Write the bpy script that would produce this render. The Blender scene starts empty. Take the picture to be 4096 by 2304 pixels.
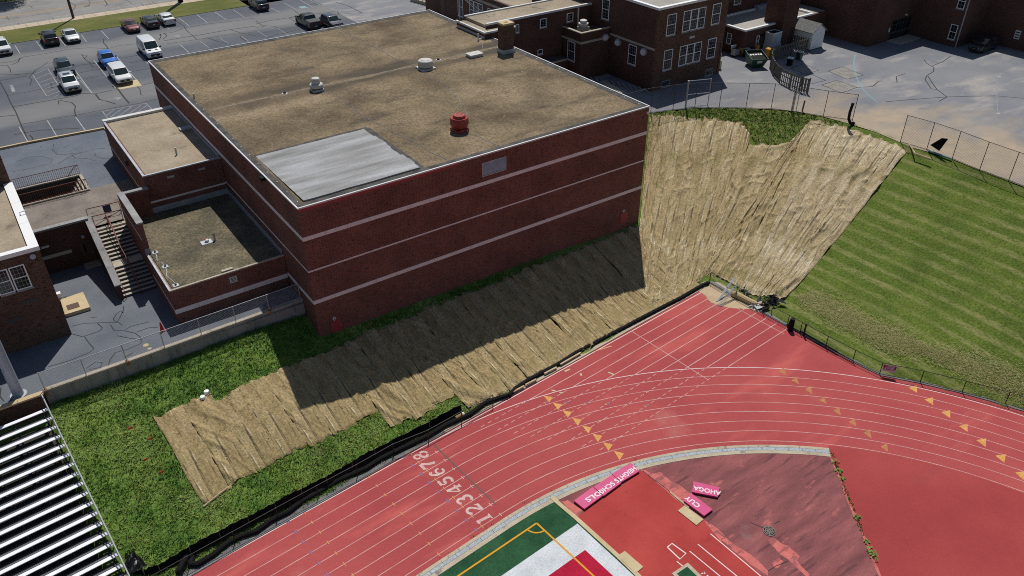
import bpy, bmesh, math, random
import numpy as np
from mathutils import Vector, Matrix
random.seed(7); rng = np.random.default_rng(7)
sc = bpy.context.scene
COL = sc.collection
rad = math.radians

# ------------------------------------------------------------------ camera, sky, sun, exposure
CAM = np.array([-16.843, -51.118, 39.439])
EUL = (0.9785831750, 0.0026837009, -0.6120439061)
FPX = 3219.67                                   # focal length in pixels of the 4096 wide photograph
cd = bpy.data.cameras.new('camera'); cam = bpy.data.objects.new('camera', cd); COL.objects.link(cam)
cam.location = CAM; cam.rotation_euler = EUL
cd.sensor_width = 36; cd.lens = FPX / 4096 * 36; cd.clip_start = .5; cd.clip_end = 2000
sc.camera = cam
SUN = Vector((.33, .45, 1.0))
world = bpy.data.worlds.new('World'); sc.world = world; world.use_nodes = True
wn = world.node_tree.nodes; wl = world.node_tree.links
bg = wn['Background']; sky = wn.new('ShaderNodeTexSky'); sky.sky_type = 'NISHITA'
sky.sun_disc = False; sky.sun_elevation = math.atan2(1, math.hypot(.33, .45)); sky.sun_rotation = math.atan2(.33, .45)
sky.air_density = 1.0; sky.dust_density = .6
wl.new(sky.outputs[0], bg.inputs[0]); bg.inputs[1].default_value = 0.055
sd = bpy.data.lights.new('sun', 'SUN'); sd.energy = 3.7; sd.angle = rad(.53); sd.color = (1, .965, .9)
so = bpy.data.objects.new('sun', sd); COL.objects.link(so); so.rotation_euler = SUN.to_track_quat('Z', 'Y').to_euler()
sc.cycles.use_denoising = False; sc.cycles.filter_width = 1.0
sc.view_settings.view_transform = 'Standard'; sc.view_settings.look = 'None'
sc.view_settings.exposure = 0; sc.view_settings.gamma = 1; sc.view_settings.use_curve_mapping = False

# ------------------------------------------------------------------ survey helpers
_R = np.array([[0.8184724718519953, 0.3225308050277753, -0.4754752281966117],
               [-0.5745394769613333, 0.45559255729125664, -0.6799557420551802],
               [-0.002683697725577477, 0.8297043458660129, 0.5581966465481224]])
OX = {c: ((i % 4) * 1024, (i // 4) * 576) for i, c in enumerate('ABCDEFGHIJKLMNOP')}
def pix(k, x, y): o = OX[k]; return (o[0] + x / 2.515625, o[1] + y / 2.515625)
def ray(k, x, y):
    s = pix(k, x, y); return _R @ np.array([(s[0] - 2048) / FPX, (1152 - s[1]) / FPX, -1.])
def P(k, x, y, z):                              # measured photo point on the level z
    d = ray(k, x, y); q = CAM + d * (z - CAM[2]) / d[2]; return (float(q[0]), float(q[1]), float(z))
def P2(k, x, y, z): return P(k, x, y, z)[:2]
ZT = -3.462; TH = 0.0772                        # track level, heading of the straight
U = np.array([math.cos(TH), math.sin(TH)]); N = np.array([math.sin(TH), -math.cos(TH)])
def tn(t, n): q = U * t + N * n; return (float(q[0]), float(q[1]))

# ------------------------------------------------------------------ object helpers
ORD = 'first second third fourth fifth sixth seventh eighth ninth tenth eleventh twelfth thirteenth fourteenth fifteenth sixteenth seventeenth eighteenth nineteenth twentieth twenty-first twenty-second twenty-third twenty-fourth'.split()
def tag(o, label=None, cat=None, group=None, kind=None):
    if label: o['label'] = label
    if cat: o['category'] = cat
    if group: o['group'] = group
    if kind: o['kind'] = kind
    return o
def thing(name, label, cat, loc=(0, 0, 0), group=None, rz=0.):
    o = bpy.data.objects.new(name, None); COL.objects.link(o); o.location = loc; o.rotation_euler = (0, 0, rz)
    o.empty_display_size = .2
    return tag(o, label, cat, group)
def wloc(o):
    v = Vector((0, 0, 0))
    while o is not None: v += o.location; o = o.parent
    return v
class MB:
    def __init__(s): s.v = []; s.f = []; s.mi = []
    def add(s, vs, fs, m=0):
        b = len(s.v); s.v.extend([tuple(map(float, p)) for p in vs]); s.f.extend([tuple(i + b for i in f) for f in fs]); s.mi.extend([m] * len(fs)); return s
    def box(s, x0, x1, y0, y1, z0, z1, m=0):
        return s.add([(x0, y0, z0), (x1, y0, z0), (x1, y1, z0), (x0, y1, z0), (x0, y0, z1), (x1, y0, z1), (x1, y1, z1), (x0, y1, z1)],
                     [(0, 3, 2, 1), (4, 5, 6, 7), (0, 1, 5, 4), (1, 2, 6, 5), (2, 3, 7, 6), (3, 0, 4, 7)], m)
    def beam(s, a, b, w, h, up=(0, 0, 1), m=0):
        a = Vector(a); b = Vector(b); d = (b - a).normalized(); u = Vector(up)
        if abs(d.dot(u)) > .98: u = Vector((1, 0, 0))
        r = d.cross(u).normalized(); u = r.cross(d).normalized()
        vs = [p + r * (w / 2 * i) + u * (h / 2 * j) for p in (a, b) for i, j in ((-1, -1), (1, -1), (1, 1), (-1, 1))]
        return s.add(vs, [(0, 3, 2, 1), (4, 5, 6, 7), (0, 1, 5, 4), (1, 2, 6, 5), (2, 3, 7, 6), (3, 0, 4, 7)], m)
    def tube(s, pts, r, n=6, m=0, cap=True):
        pts = [Vector(p) for p in pts]; rs = r if isinstance(r, (list, tuple)) else [r] * len(pts)
        b = len(s.v)
        for i, p in enumerate(pts):
            d = (pts[min(i + 1, len(pts) - 1)] - pts[max(i - 1, 0)]).normalized()
            u = Vector((0, 0, 1)) if abs(d.z) < .9 else Vector((1, 0, 0))
            e = d.cross(u).normalized(); g = e.cross(d)
            for k in range(n):
                an = 2 * math.pi * k / n; s.v.append(tuple(p + (e * math.cos(an) + g * math.sin(an)) * rs[i]))
        for i in range(len(pts) - 1):
            for k in range(n):
                s.f.append((b + i * n + k, b + i * n + (k + 1) % n, b + (i + 1) * n + (k + 1) % n, b + (i + 1) * n + k)); s.mi.append(m)
        if cap:
            s.f.append(tuple(b + k for k in range(n))[::-1]); s.f.append(tuple(b + (len(pts) - 1) * n + k for k in range(n))); s.mi += [m, m]
        return s
    def lathe(s, c, prof, n=20, m=0):
        b = len(s.v)
        for r, z in prof:
            for k in range(n):
                an = 2 * math.pi * k / n; s.v.append((c[0] + r * math.cos(an), c[1] + r * math.sin(an), c[2] + z))
        for i in range(len(prof) - 1):
            for k in range(n):
                s.f.append((b + i * n + k, b + i * n + (k + 1) % n, b + (i + 1) * n + (k + 1) % n, b + (i + 1) * n + k)); s.mi.append(m)
        s.f.append(tuple(b + k for k in range(n))[::-1]); s.f.append(tuple(b + (len(prof) - 1) * n + k for k in range(n))); s.mi += [m, m]
        return s
    def sheet(s, poly, z, m=0):
        return s.add([(p[0], p[1], z) for p in poly], [tuple(range(len(poly)))], m)
    def prism(s, poly, z0, z1, m=0):
        n = len(poly)
        a = sum(poly[i][0] * poly[(i + 1) % n][1] - poly[(i + 1) % n][0] * poly[i][1] for i in range(n))
        if a < 0: poly = poly[::-1]
        return s.add([(p[0], p[1], z0) for p in poly] + [(p[0], p[1], z1) for p in poly],
                     [tuple(range(n))[::-1], tuple(range(n, 2 * n))] + [(i, (i + 1) % n, n + (i + 1) % n, n + i) for i in range(n)], m)
    def ribbon(s, pl, w, z, m=0, closed=False):
        pl = [np.array(p[:2], float) for p in pl]; n = len(pl); L = []
        for i in range(n):
            d = pl[min(i + 1, n - 1)] - pl[max(i - 1, 0)]; d = d / (np.hypot(*d) + 1e-9); q = np.array([-d[1], d[0]]) * w / 2
            L += [(*(pl[i] + q), z), (*(pl[i] - q), z)]
        return s.add(L, [(2 * i, 2 * i + 1, 2 * i + 3, 2 * i + 2) for i in range(n - 1)], m)
    def build(s, name, mat, parent=None, smooth=False, kind=None):
        me = bpy.data.meshes.new(name)
        o = bpy.data.objects.new(name, me); COL.objects.link(o)
        if parent is not None:
            o.parent = parent; w = wloc(parent); off = np.array(w)
            vs = (np.array(s.v) - off).tolist() if parent.get('world_build', 1) else s.v
        else: vs = s.v
        me.from_pydata(vs, [], s.f)
        for m in (mat if isinstance(mat, (list, tuple)) else [mat]): me.materials.append(m)
        if any(s.mi): me.polygons.foreach_set('material_index', s.mi)
        bm = bmesh.new(); bm.from_mesh(me); bmesh.ops.recalc_face_normals(bm, faces=bm.faces) if not getattr(s, 'flat', 0) else None; bm.to_mesh(me); bm.free()
        if smooth:
            me.polygons.foreach_set('use_smooth', [True] * len(me.polygons))
            try: me.set_sharp_from_angle(angle=rad(smooth if smooth > 1 else 40))
            except Exception: pass
        me.update()
        if kind: o['kind'] = kind
        return o
def sheet(name, poly, z, mat, parent=None, kind=None):
    m = MB(); m.flat = 1
    n = len(poly); a = sum(poly[i][0] * poly[(i + 1) % n][1] - poly[(i + 1) % n][0] * poly[i][1] for i in range(n))
    if a < 0: poly = poly[::-1]
    return m.sheet(poly, z).build(name, mat, parent, kind=kind)
def rect(x0, x1, y0, y1): return [(x0, y0), (x1, y0), (x1, y1), (x0, y1)]

# ------------------------------------------------------------------ materials
def new_mat(name):
    m = bpy.data.materials.new(name); m.use_nodes = True
    return m, m.node_tree.nodes, m.node_tree.links, m.node_tree.nodes['Principled BSDF']
def plain(name, c, rough=.6, metal=0., coat=0., spec=.5):
    m, n, l, b = new_mat(name)
    b.inputs['Base Color'].default_value = (*c, 1); b.inputs['Roughness'].default_value = rough; b.inputs['Metallic'].default_value = metal
    b.inputs['Coat Weight'].default_value = coat; b.inputs['Coat Roughness'].default_value = .04; b.inputs['Specular IOR Level'].default_value = spec
    return m
def tex_vec(n, l, coord, stretch, rot=0.):
    if coord == 'pos': g = n.new('ShaderNodeNewGeometry'); out = g.outputs['Position']
    else: g = n.new('ShaderNodeTexCoord'); out = g.outputs['Object']
    mp = n.new('ShaderNodeMapping'); mp.inputs['Scale'].default_value = stretch; mp.inputs['Rotation'].default_value = (0, 0, rot)
    l.new(out, mp.inputs['Vector']); return mp.outputs[0]
def noise(n, l, vec, scale, detail=4, rough=.55):
    t = n.new('ShaderNodeTexNoise'); t.inputs['Scale'].default_value = scale; t.inputs['Detail'].default_value = detail; t.inputs['Roughness'].default_value = rough
    l.new(vec, t.inputs['Vector']); return t.outputs['Fac']
def ramp(n, l, fac, stops):
    r = n.new('ShaderNodeValToRGB'); e = r.color_ramp.elements
    while len(e) < len(stops): e.new(.5)
    for i, (p, c) in enumerate(stops): e[i].position = p; e[i].color = (*c, 1) if len(c) == 3 else c
    l.new(fac, r.inputs[0]); return r.outputs[0]
def mixc(n, l, fac, a, b, mode='MIX'):
    x = n.new('ShaderNodeMix'); x.data_type = 'RGBA'; x.blend_type = mode
    for sck, v in ((x.inputs[0], fac), (x.inputs[6], a), (x.inputs[7], b)):
        if hasattr(v, 'links'): l.new(v, sck)
        elif isinstance(v, (int, float)): sck.default_value = v
        else: sck.default_value = (*v, 1)
    return x.outputs[2]
def surf(name, stops, scale=.3, detail=5, rough=.9, bump=0., bscale=8., stretch=(1, 1, 1), rot=0., coord='pos', grain=(12., .25), layers=(), spec=.25, metal=0., post=None):
    """colour from broad noise, fine grain, then spots/streaks: (scale, lo, hi, colour, stretch, rot)"""
    m, n, l, b = new_mat(name)
    v = tex_vec(n, l, coord, stretch, rot)
    col = ramp(n, l, noise(n, l, v, scale, detail), stops)
    vf = tex_vec(n, l, coord, (1, 1, 1))
    for L in layers:
        sc_, lo, hi, c = L[:4]; st = L[4] if len(L) > 4 else (1, 1, 1); ro = L[5] if len(L) > 5 else 0.
        vv = tex_vec(n, l, coord, st, ro)
        fac = ramp(n, l, noise(n, l, vv, sc_, 4, .6), [(lo, (0, 0, 0)), (hi, (1, 1, 1))])
        col = mixc(n, l, fac, col, c)
    if grain[1] > 0:
        g = noise(n, l, vf, grain[0], 2, .7)
        gc = ramp(n, l, g, [(.3, (1 - grain[1],) * 3), (.7, (1 + grain[1],) * 3)])
        col = mixc(n, l, 1., col, gc, 'MULTIPLY')
    if post: col = post(n, l, col)
    l.new(col, b.inputs['Base Color']); b.inputs['Roughness'].default_value = rough; b.inputs['Specular IOR Level'].default_value = spec; b.inputs['Metallic'].default_value = metal
    if bump:
        bp = n.new('ShaderNodeBump'); bp.inputs['Strength'].default_value = bump; bp.inputs['Distance'].default_value = .05
        l.new(noise(n, l, vf, bscale, 3), bp.inputs['Height']); l.new(bp.outputs[0], b.inputs['Normal'])
    return m
def brick_mat(name, c1, c2, mortar, dark=(.02, .012, .012), amt=.62, stain=None):
    m, n, l, b = new_mat(name)
    g = n.new('ShaderNodeNewGeometry'); s = n.new('ShaderNodeSeparateXYZ'); l.new(g.outputs['Position'], s.inputs[0])
    a = n.new('ShaderNodeMath'); a.operation = 'ADD'; l.new(s.outputs[0], a.inputs[0]); l.new(s.outputs[1], a.inputs[1])
    cb = n.new('ShaderNodeCombineXYZ'); l.new(a.outputs[0], cb.inputs[0]); l.new(s.outputs[2], cb.inputs[1])
    t = n.new('ShaderNodeTexBrick'); l.new(cb.outputs[0], t.inputs['Vector'])
    t.inputs['Scale'].default_value = 1; t.inputs['Brick Width'].default_value = .26; t.inputs['Row Height'].default_value = .088
    t.inputs['Mortar Size'].default_value = .011; t.inputs['Mortar Smooth'].default_value = .3; t.inputs['Bias'].default_value = -.1
    t.inputs['Color1'].default_value = (*c1, 1); t.inputs['Color2'].default_value = (*c2, 1); t.inputs['Mortar'].default_value = (*mortar, 1)
    mp = n.new('ShaderNodeMapping'); mp.inputs['Scale'].default_value = (2.2, 11, 1); l.new(cb.outputs[0], mp.inputs[0])
    d = ramp(n, l, noise(n, l, mp.outputs[0], 1., 3, .75), [(amt - .04, (0, 0, 0)), (amt + .05, (1, 1, 1))])
    col = mixc(n, l, d, t.outputs['Color'], dark)
    bn = ramp(n, l, noise(n, l, cb.outputs[0], .35, 4), [(.3, (.78,) * 3), (.7, (1.2,) * 3)])
    col = mixc(n, l, 1., col, bn, 'MULTIPLY')
    l.new(col, b.inputs['Base Color']); b.inputs['Roughness'].default_value = .85; b.inputs['Specular IOR Level'].default_value = .2
    bp = n.new('ShaderNodeBump'); bp.inputs['Strength'].default_value = .5; bp.inputs['Distance'].default_value = .01; bp.invert = True
    l.new(t.outputs['Fac'], bp.inputs['Height']); l.new(bp.outputs[0], b.inputs['Normal'])
    return m

MT = {}
MT['brick'] = brick_mat('gym_brick', (.205, .070, .053), (.145, .046, .036), (.27, .18, .15), (.035, .018, .016), .60)
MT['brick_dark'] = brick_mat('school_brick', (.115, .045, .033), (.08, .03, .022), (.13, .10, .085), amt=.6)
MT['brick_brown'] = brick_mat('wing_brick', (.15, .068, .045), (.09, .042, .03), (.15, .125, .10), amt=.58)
MT['stone'] = surf('limestone', [(.3, (.74, .66, .655)), (.7, (.84, .77, .76))], 1.2, rough=.85, grain=(14, .1))
MT['greystone'] = surf('grey_coping_stone', [(.3, (.23, .23, .23)), (.7, (.36, .35, .35))], .9, rough=.85, grain=(10, .15))
MT['concrete'] = surf('concrete', [(.3, (.36, .32, .26)), (.7, (.50, .45, .37))], .6, rough=.9, grain=(16, .12), layers=[(1.3, .58, .75, (.22, .19, .15))])
MT['tanconcrete'] = surf('tan_concrete', [(.3, (.48, .38, .22)), (.7, (.6, .49, .31))], .7, rough=.9, grain=(16, .1), layers=[(.9, .6, .8, (.33, .27, .17))])
MT['wallconcrete'] = surf('retaining_wall_concrete', [(.3, (.23, .24, .225)), (.7, (.34, .34, .315))], .5, rough=.9, grain=(12, .15), layers=[(1.0, .52, .7, (.15, .17, .16), (2.2, 2.2, .35))])
MT['rust'] = surf('rust', [(.3, (.25, .09, .03)), (.7, (.4, .17, .06))], 4, rough=.9)
def valley_post(n, l, col):                     # silt-darkened gravel either side of the drain valley
    g = n.new('ShaderNodeNewGeometry'); s = n.new('ShaderNodeSeparateXYZ'); l.new(g.outputs['Position'], s.inputs[0])
    nz = noise(n, l, tex_vec(n, l, 'pos', (.35, 1., 1)), .5, 4)
    a = n.new('ShaderNodeMath'); a.operation = 'MULTIPLY_ADD'; l.new(nz, a.inputs[0]); a.inputs[1].default_value = 2.2; l.new(s.outputs[1], a.inputs[2])
    mr = n.new('ShaderNodeMapRange'); mr.inputs[1].default_value = 18; mr.inputs[2].default_value = 30; l.new(a.outputs[0], mr.inputs[0])
    f = ramp(n, l, mr.outputs[0], [(.28, (0,) * 3), (.38, (.85,) * 3), (.44, (.9,) * 3), (.475, (.0,) * 3), (.505, (.0,) * 3), (.53, (.9,) * 3), (.60, (.85,) * 3), (.70, (0,) * 3)])
    k = ramp(n, l, noise(n, l, tex_vec(n, l, 'pos', (.3, .3, 1)), .35, 3), [(.38, (.25,) * 3), (.56, (1,) * 3)])
    return mixc(n, l, mixc(n, l, 1., f, k, 'MULTIPLY'), col, (.07, .058, .042))
MT['roofgravel'] = surf('gravel_roof', [(.28, (.095, .07, .042)), (.45, (.165, .125, .077)), (.62, (.225, .17, .105)), (.8, (.29, .225, .145))], .22, 6, rough=.95, grain=(5.5, .42), bump=.9, bscale=6,
    layers=[(.4, .56, .70, (.105, .08, .053), (.4, 1.1, 1)), (.22, .56, .70, (.275, .21, .135), (.6, 1, 1)), (1.6, .66, .74, (.30, .235, .15))], post=valley_post)
MT['roofpale'] = surf('pale_gravel_roof', [(.3, (.26, .21, .15)), (.6, (.36, .30, .22)), (.8, (.42, .36, .27))], .35, 5, rough=.95, grain=(6, .18), bump=.4, bscale=6, layers=[(.4, .62, .74, (.13, .11, .085))])
MT['roofdark'] = surf('dark_gravel_roof', [(.28, (.075, .068, .048)), (.5, (.125, .108, .072)), (.72, (.19, .158, .10))], .45, 6, rough=.95, grain=(6, .5), bump=.9, bscale=7, layers=[(.7, .63, .75, (.27, .21, .125))])
MT['roofgrey'] = surf('grey_membrane_roof', [(.3, (.30, .285, .255)), (.7, (.42, .40, .36))], .3, rough=.8, grain=(9, .12), layers=[(.6, .6, .7, (.23, .215, .2), (.4, 2.2, 1))])
MT['membrane'] = surf('aluminised_membrane', [(.28, (.13, .13, .128)), (.47, (.225, .225, .225)), (.7, (.36, .365, .38))], .6, 6, rough=.6, stretch=(.28, 1.7, 1), grain=(5, .14), spec=.5)
MT['tar'] = plain('tar', (.018, .017, .018), .8)
MT['flashing'] = surf('asphalt_flashing', [(.3, (.045, .044, .042)), (.7, (.12, .115, .105))], 1.3, rough=.9, grain=(9, .25))
MT['alu'] = plain('aluminium', (.58, .58, .60), .45, .3)
MT['galv'] = surf('galvanised_steel', [(.3, (.36, .38, .41)), (.7, (.5, .52, .55))], 2, rough=.5, metal=.4, grain=(8, .1), spec=.5)
MT['darkgalv'] = plain('dull_galvanised_tube', (.17, .18, .19), .5, .3)
MT['white'] = plain('white_paint', (.84, .84, .84), .45)
MT['offwhite'] = surf('weathered_white_paint', [(.3, (.55, .55, .54)), (.7, (.70, .70, .69))], 1.5, rough=.6, grain=(10, .08))
MT['black'] = plain('black_plastic', (.010, .010, .011), .75, spec=.15)
MT['blacksheen'] = plain('glossy_black_film', (.008, .009, .010), .3, spec=.3)
MT['blackcloth'] = plain('black_fabric', (.009, .009, .010), .9, spec=.08)
MT['blackmetal'] = plain('black_steel', (.015, .016, .017), .5)
MT['darkgrey'] = plain('dark_grey', (.05, .05, .053), .6)
MT['glass'] = plain('window_glass', (.010, .014, .016), .08, spec=.3)
MT['reddoor'] = plain('red_door', (.30, .045, .055), .55)
MT['browndoor'] = plain('brown_door', (.09, .045, .03), .6)
MT['railred'] = plain('rust_red_rail', (.20, .06, .045), .6)
MT['redfan'] = surf('red_fan_paint', [(.3, (.28, .04, .03)), (.7, (.36, .065, .05))], 2., rough=.5, grain=(8, .12), layers=[(5., .60, .66, (.58, .30, .26))])
MT['fanwhite'] = surf('fan_grey_white', [(.3, (.50, .47, .44)), (.7, (.62, .59, .56))], 2., rough=.55, grain=(9, .08))
def lanes_post(n, l, col):                      # lighter wheel-worn aisles run between the rows of stalls
    g = n.new('ShaderNodeNewGeometry'); s = n.new('ShaderNodeSeparateXYZ'); l.new(g.outputs['Position'], s.inputs[0])
    v = tex_vec(n, l, 'pos', (.25, .6, 1)); nz = noise(n, l, v, .5, 3)
    ad = n.new('ShaderNodeMath'); ad.operation = 'MULTIPLY_ADD'; l.new(nz, ad.inputs[0]); ad.inputs[1].default_value = 4.; l.new(s.outputs[1], ad.inputs[2])
    r = n.new('ShaderNodeMapRange'); r.inputs[1].default_value = 40; r.inputs[2].default_value = 90; l.new(ad.outputs[0], r.inputs[0])
    f = ramp(n, l, r.outputs[0], [(.18, (0,) * 3), (.24, (.75,) * 3), (.31, (.75,) * 3), (.36, (0,) * 3), (.57, (0,) * 3), (.63, (.85,) * 3), (.73, (.85,) * 3), (.77, (0,) * 3)])
    return mixc(n, l, f, col, mixc(n, l, nz, (.165, .165, .168), (.255, .25, .245)))
MT['lot'] = surf('parking_asphalt', [(.3, (.084, .094, .114)), (.7, (.124, .132, .152))], .25, rough=.85, grain=(9, .2), post=lanes_post)
MT['court'] = surf('court_asphalt', [(.3, (.108, .123, .147)), (.7, (.158, .172, .195))], .35, rough=.85, grain=(10, .2), layers=[(1.1, .66, .74, (.15, .155, .165))])
MT['terraceblue'] = surf('terrace_asphalt', [(.3, (.108, .126, .16)), (.7, (.16, .178, .212))], .3, rough=.85, grain=(9, .2))
MT['terracebrown'] = surf('terrace_worn_concrete', [(.3, (.165, .142, .128)), (.7, (.27, .235, .205))], .5, rough=.9, grain=(9, .2), layers=[(.7, .56, .7, (.09, .08, .077))])
def dust_post(n, l, col):                       # pale sand washed over the asphalt edge beside the bare slope
    g = n.new('ShaderNodeNewGeometry'); d = n.new('ShaderNodeVectorMath'); d.operation = 'DOT_PRODUCT'; l.new(g.outputs['Position'], d.inputs[0]); d.inputs[1].default_value = (.885, .466, 0)
    nz = noise(n, l, tex_vec(n, l, 'pos', (.55, 1.3, 1), .9), .22, 5, .6)
    a = n.new('ShaderNodeMath'); a.operation = 'MULTIPLY_ADD'; l.new(nz, a.inputs[0]); a.inputs[1].default_value = 34.; l.new(d.outputs['Value'], a.inputs[2])
    mr = n.new('ShaderNodeMapRange'); mr.inputs[1].default_value = DUST0 + 34 * .5; mr.inputs[2].default_value = DUST0 + 34 * .5 + 11; mr.inputs[3].default_value = .85; mr.inputs[4].default_value = 0.; l.new(a.outputs[0], mr.inputs[0])
    c2 = mixc(n, l, noise(n, l, tex_vec(n, l, 'pos', (1, 1, 1)), .9, 4), (.30, .25, .19), (.50, .38, .25))
    ds = n.new('ShaderNodeVectorMath'); ds.operation = 'DISTANCE'; l.new(g.outputs['Position'], ds.inputs[0]); ds.inputs[1].default_value = P('D', 1500, 1350, 5.)
    m2 = n.new('ShaderNodeMapRange'); m2.inputs[1].default_value = 9; m2.inputs[2].default_value = 21; m2.inputs[3].default_value = 1.; m2.inputs[4].default_value = 0.; l.new(ds.outputs['Value'], m2.inputs[0])
    mm = n.new('ShaderNodeMath'); mm.operation = 'MULTIPLY'; l.new(mr.outputs[0], mm.inputs[0]); l.new(m2.outputs[0], mm.inputs[1])
    return mixc(n, l, mm.outputs[0], col, c2)
DUST0 = .885 * P2('D', 1000, 1300, 5.)[0] + .466 * P2('D', 1000, 1300, 5.)[1] + 1.
MT['play'] = surf('playground_asphalt', [(.3, (.165, .172, .20)), (.7, (.24, .242, .255))], .14, 6, rough=.85, grain=(9, .16), layers=[(.28, .52, .72, (.36, .335, .31), (.5, 1.1, 1), .3), (.2, .58, .72, (.15, .165, .20), (.6, 1.1, 1), .2)], post=dust_post)
MT['patch'] = surf('asphalt_patch', [(.3, (.20, .19, .175)), (.7, (.30, .28, .26))], 1., rough=.9, grain=(7, .35))
MT['sand'] = surf('washed_sand', [(.3, (.42, .31, .19)), (.7, (.55, .43, .29))], .6, rough=.95, grain=(10, .12))
MT['road'] = surf('street_concrete', [(.3, (.20, .195, .185)), (.7, (.28, .27, .255))], .3, rough=.85, grain=(9, .14), layers=[(.4, .58, .72, (.16, .157, .155), (.2, 1, 1))])
MT['walk'] = surf('sidewalk_concrete', [(.3, (.44, .36, .27)), (.7, (.53, .44, .34))], .7, rough=.9, grain=(10, .08))
MT['linewhite'] = surf('worn_white_paint', [(.3, (.25, .26, .27)), (.7, (.45, .45, .45))], 1.4, rough=.7, grain=(6, .2))
MT['linefaint'] = surf('faded_white_paint', [(.3, (.17, .18, .195)), (.7, (.34, .34, .35))], 1.2, rough=.7, grain=(6, .2))
MT['lineyellow'] = surf('street_yellow_paint', [(.3, (.40, .24, .09)), (.7, (.50, .32, .13))], 1., rough=.7)
MT['teal'] = plain('teal_paint', (.16, .31, .35), .7)
MT['track'] = surf('red_track_rubber', [(.25, (.335, .055, .058)), (.5, (.385, .068, .070)), (.75, (.44, .088, .082))], .13, 5, rough=.9, grain=(14, .13),
    layers=[(.3, .56, .72, (.50, .105, .095), (.35, 1.3, 1), -.077), (.12, .62, .76, (.45, .155, .14)), (.5, .66, .8, (.30, .048, .056))])
MT['dzone'] = surf('deep_red_rubber', [(.25, (.29, .040, .042)), (.5, (.335, .049, .05)), (.75, (.39, .066, .062))], .16, 6, rough=.9, grain=(14, .13), layers=[(.2, .58, .76, (.265, .055, .062), (.5, 1, 1), .8)])
MT['runway'] = surf('runway_red_rubber', [(.25, (.345, .04, .036)), (.5, (.40, .05, .045)), (.75, (.46, .066, .055))], .3, 5, rough=.9, grain=(14, .12), layers=[(.5, .6, .75, (.29, .034, .036))])
MT['worn'] = surf('worn_red_asphalt', [(.25, (.155, .052, .055)), (.5, (.24, .08, .082)), (.75, (.34, .115, .112))], .8, 5, rough=.9, stretch=(.35, 1.5, 1), rot=-.42, grain=(9, .15),
    layers=[(1.2, .57, .66, (.13, .048, .053), (.22, 1.9, 1), -.40), (1.1, .62, .7, (.40, .125, .12), (.5, 1.2, 1), -.45), (.3, .66, .78, (.24, .17, .17))])
MT['salmon'] = surf('bright_salmon_rubber', [(.3, (.50, .125, .115)), (.7, (.62, .18, .16))], .9, rough=.9, grain=(10, .12), layers=[(1.1, .52, .6, (.33, .10, .10), (.6, 1.6, 1), -.4), (2.6, .6, .66, (.24, .075, .08), (.5, 1.5, 1), -.4)])
MT['pinkline'] = surf('lane_line_paint', [(.3, (.50, .25, .235)), (.7, (.66, .43, .40))], 1.0, rough=.75, grain=(7, .12))
MT['whiteline'] = plain('white_line_paint', (.72, .60, .58), .7)
MT['digit'] = surf('worn_digit_paint', [(.3, (.52, .32, .30)), (.7, (.66, .47, .44))], 3., rough=.8, grain=(14, .2))
MT['tri'] = surf('yellow_triangle_paint', [(.3, (.58, .27, .075)), (.7, (.68, .37, .12))], 3., rough=.8, grain=(9, .2))
MT['trifade'] = surf('faded_triangle_paint', [(.3, (.40, .15, .07)), (.7, (.49, .21, .09))], 3., rough=.8, grain=(9, .2))
MT['greenline'] = plain('dark_green_line', (.10, .085, .07), .8)
MT['orangemark'] = plain('orange_mark', (.58, .27, .13), .8)
MT['bluemark'] = plain('blue_mark', (.24, .16, .30), .8)
MT['turf'] = surf('green_turf', [(.3, (.012, .06, .026)), (.7, (.028, .098, .042))], .7, 6, rough=.95, grain=(10, .3), bump=.4, bscale=14)
MT['turfwhite'] = surf('white_turf', [(.3, (.52, .55, .58)), (.7, (.66, .69, .72))], .8, 6, rough=.95, grain=(9, .17), bump=.6, bscale=12)
MT['turfred'] = surf('red_turf', [(.3, (.34, .006, .03)), (.7, (.44, .012, .045))], .7, 6, rough=.95, grain=(10, .22))
MT['turfline'] = plain('turf_yellow_line', (.66, .31, .012), .9)
MT['curb'] = surf('infield_curb', [(.3, (.40, .34, .25)), (.7, (.52, .45, .34))], .9, rough=.9, grain=(9, .15), layers=[(1.5, .6, .72, (.22, .2, .17))])
MT['curbgrey'] = surf('grey_fence_curb', [(.3, (.15, .15, .15)), (.7, (.25, .24, .23))], .7, rough=.9, grain=(9, .2), layers=[(.6, .62, .75, (.34, .30, .25))])
MT['sandcurb'] = surf('sandy_curb', [(.3, (.40, .33, .25)), (.7, (.52, .44, .34))], .5, rough=.9, grain=(9, .12))
MT['grate'] = surf('drain_grate', [(.3, (.28, .32, .36)), (.7, (.38, .42, .46))], 3, rough=.6, grain=(12, .3))
MT['grass'] = surf('rough_grass', [(.25, (.05, .11, .02)), (.5, (.11, .19, .034)), (.75, (.20, .27, .06))], .55, 6, rough=.95, grain=(7, .45), bump=1., bscale=5, layers=[(.35, .6, .75, (.115, .145, .045))])
MOWK = .05
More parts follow.
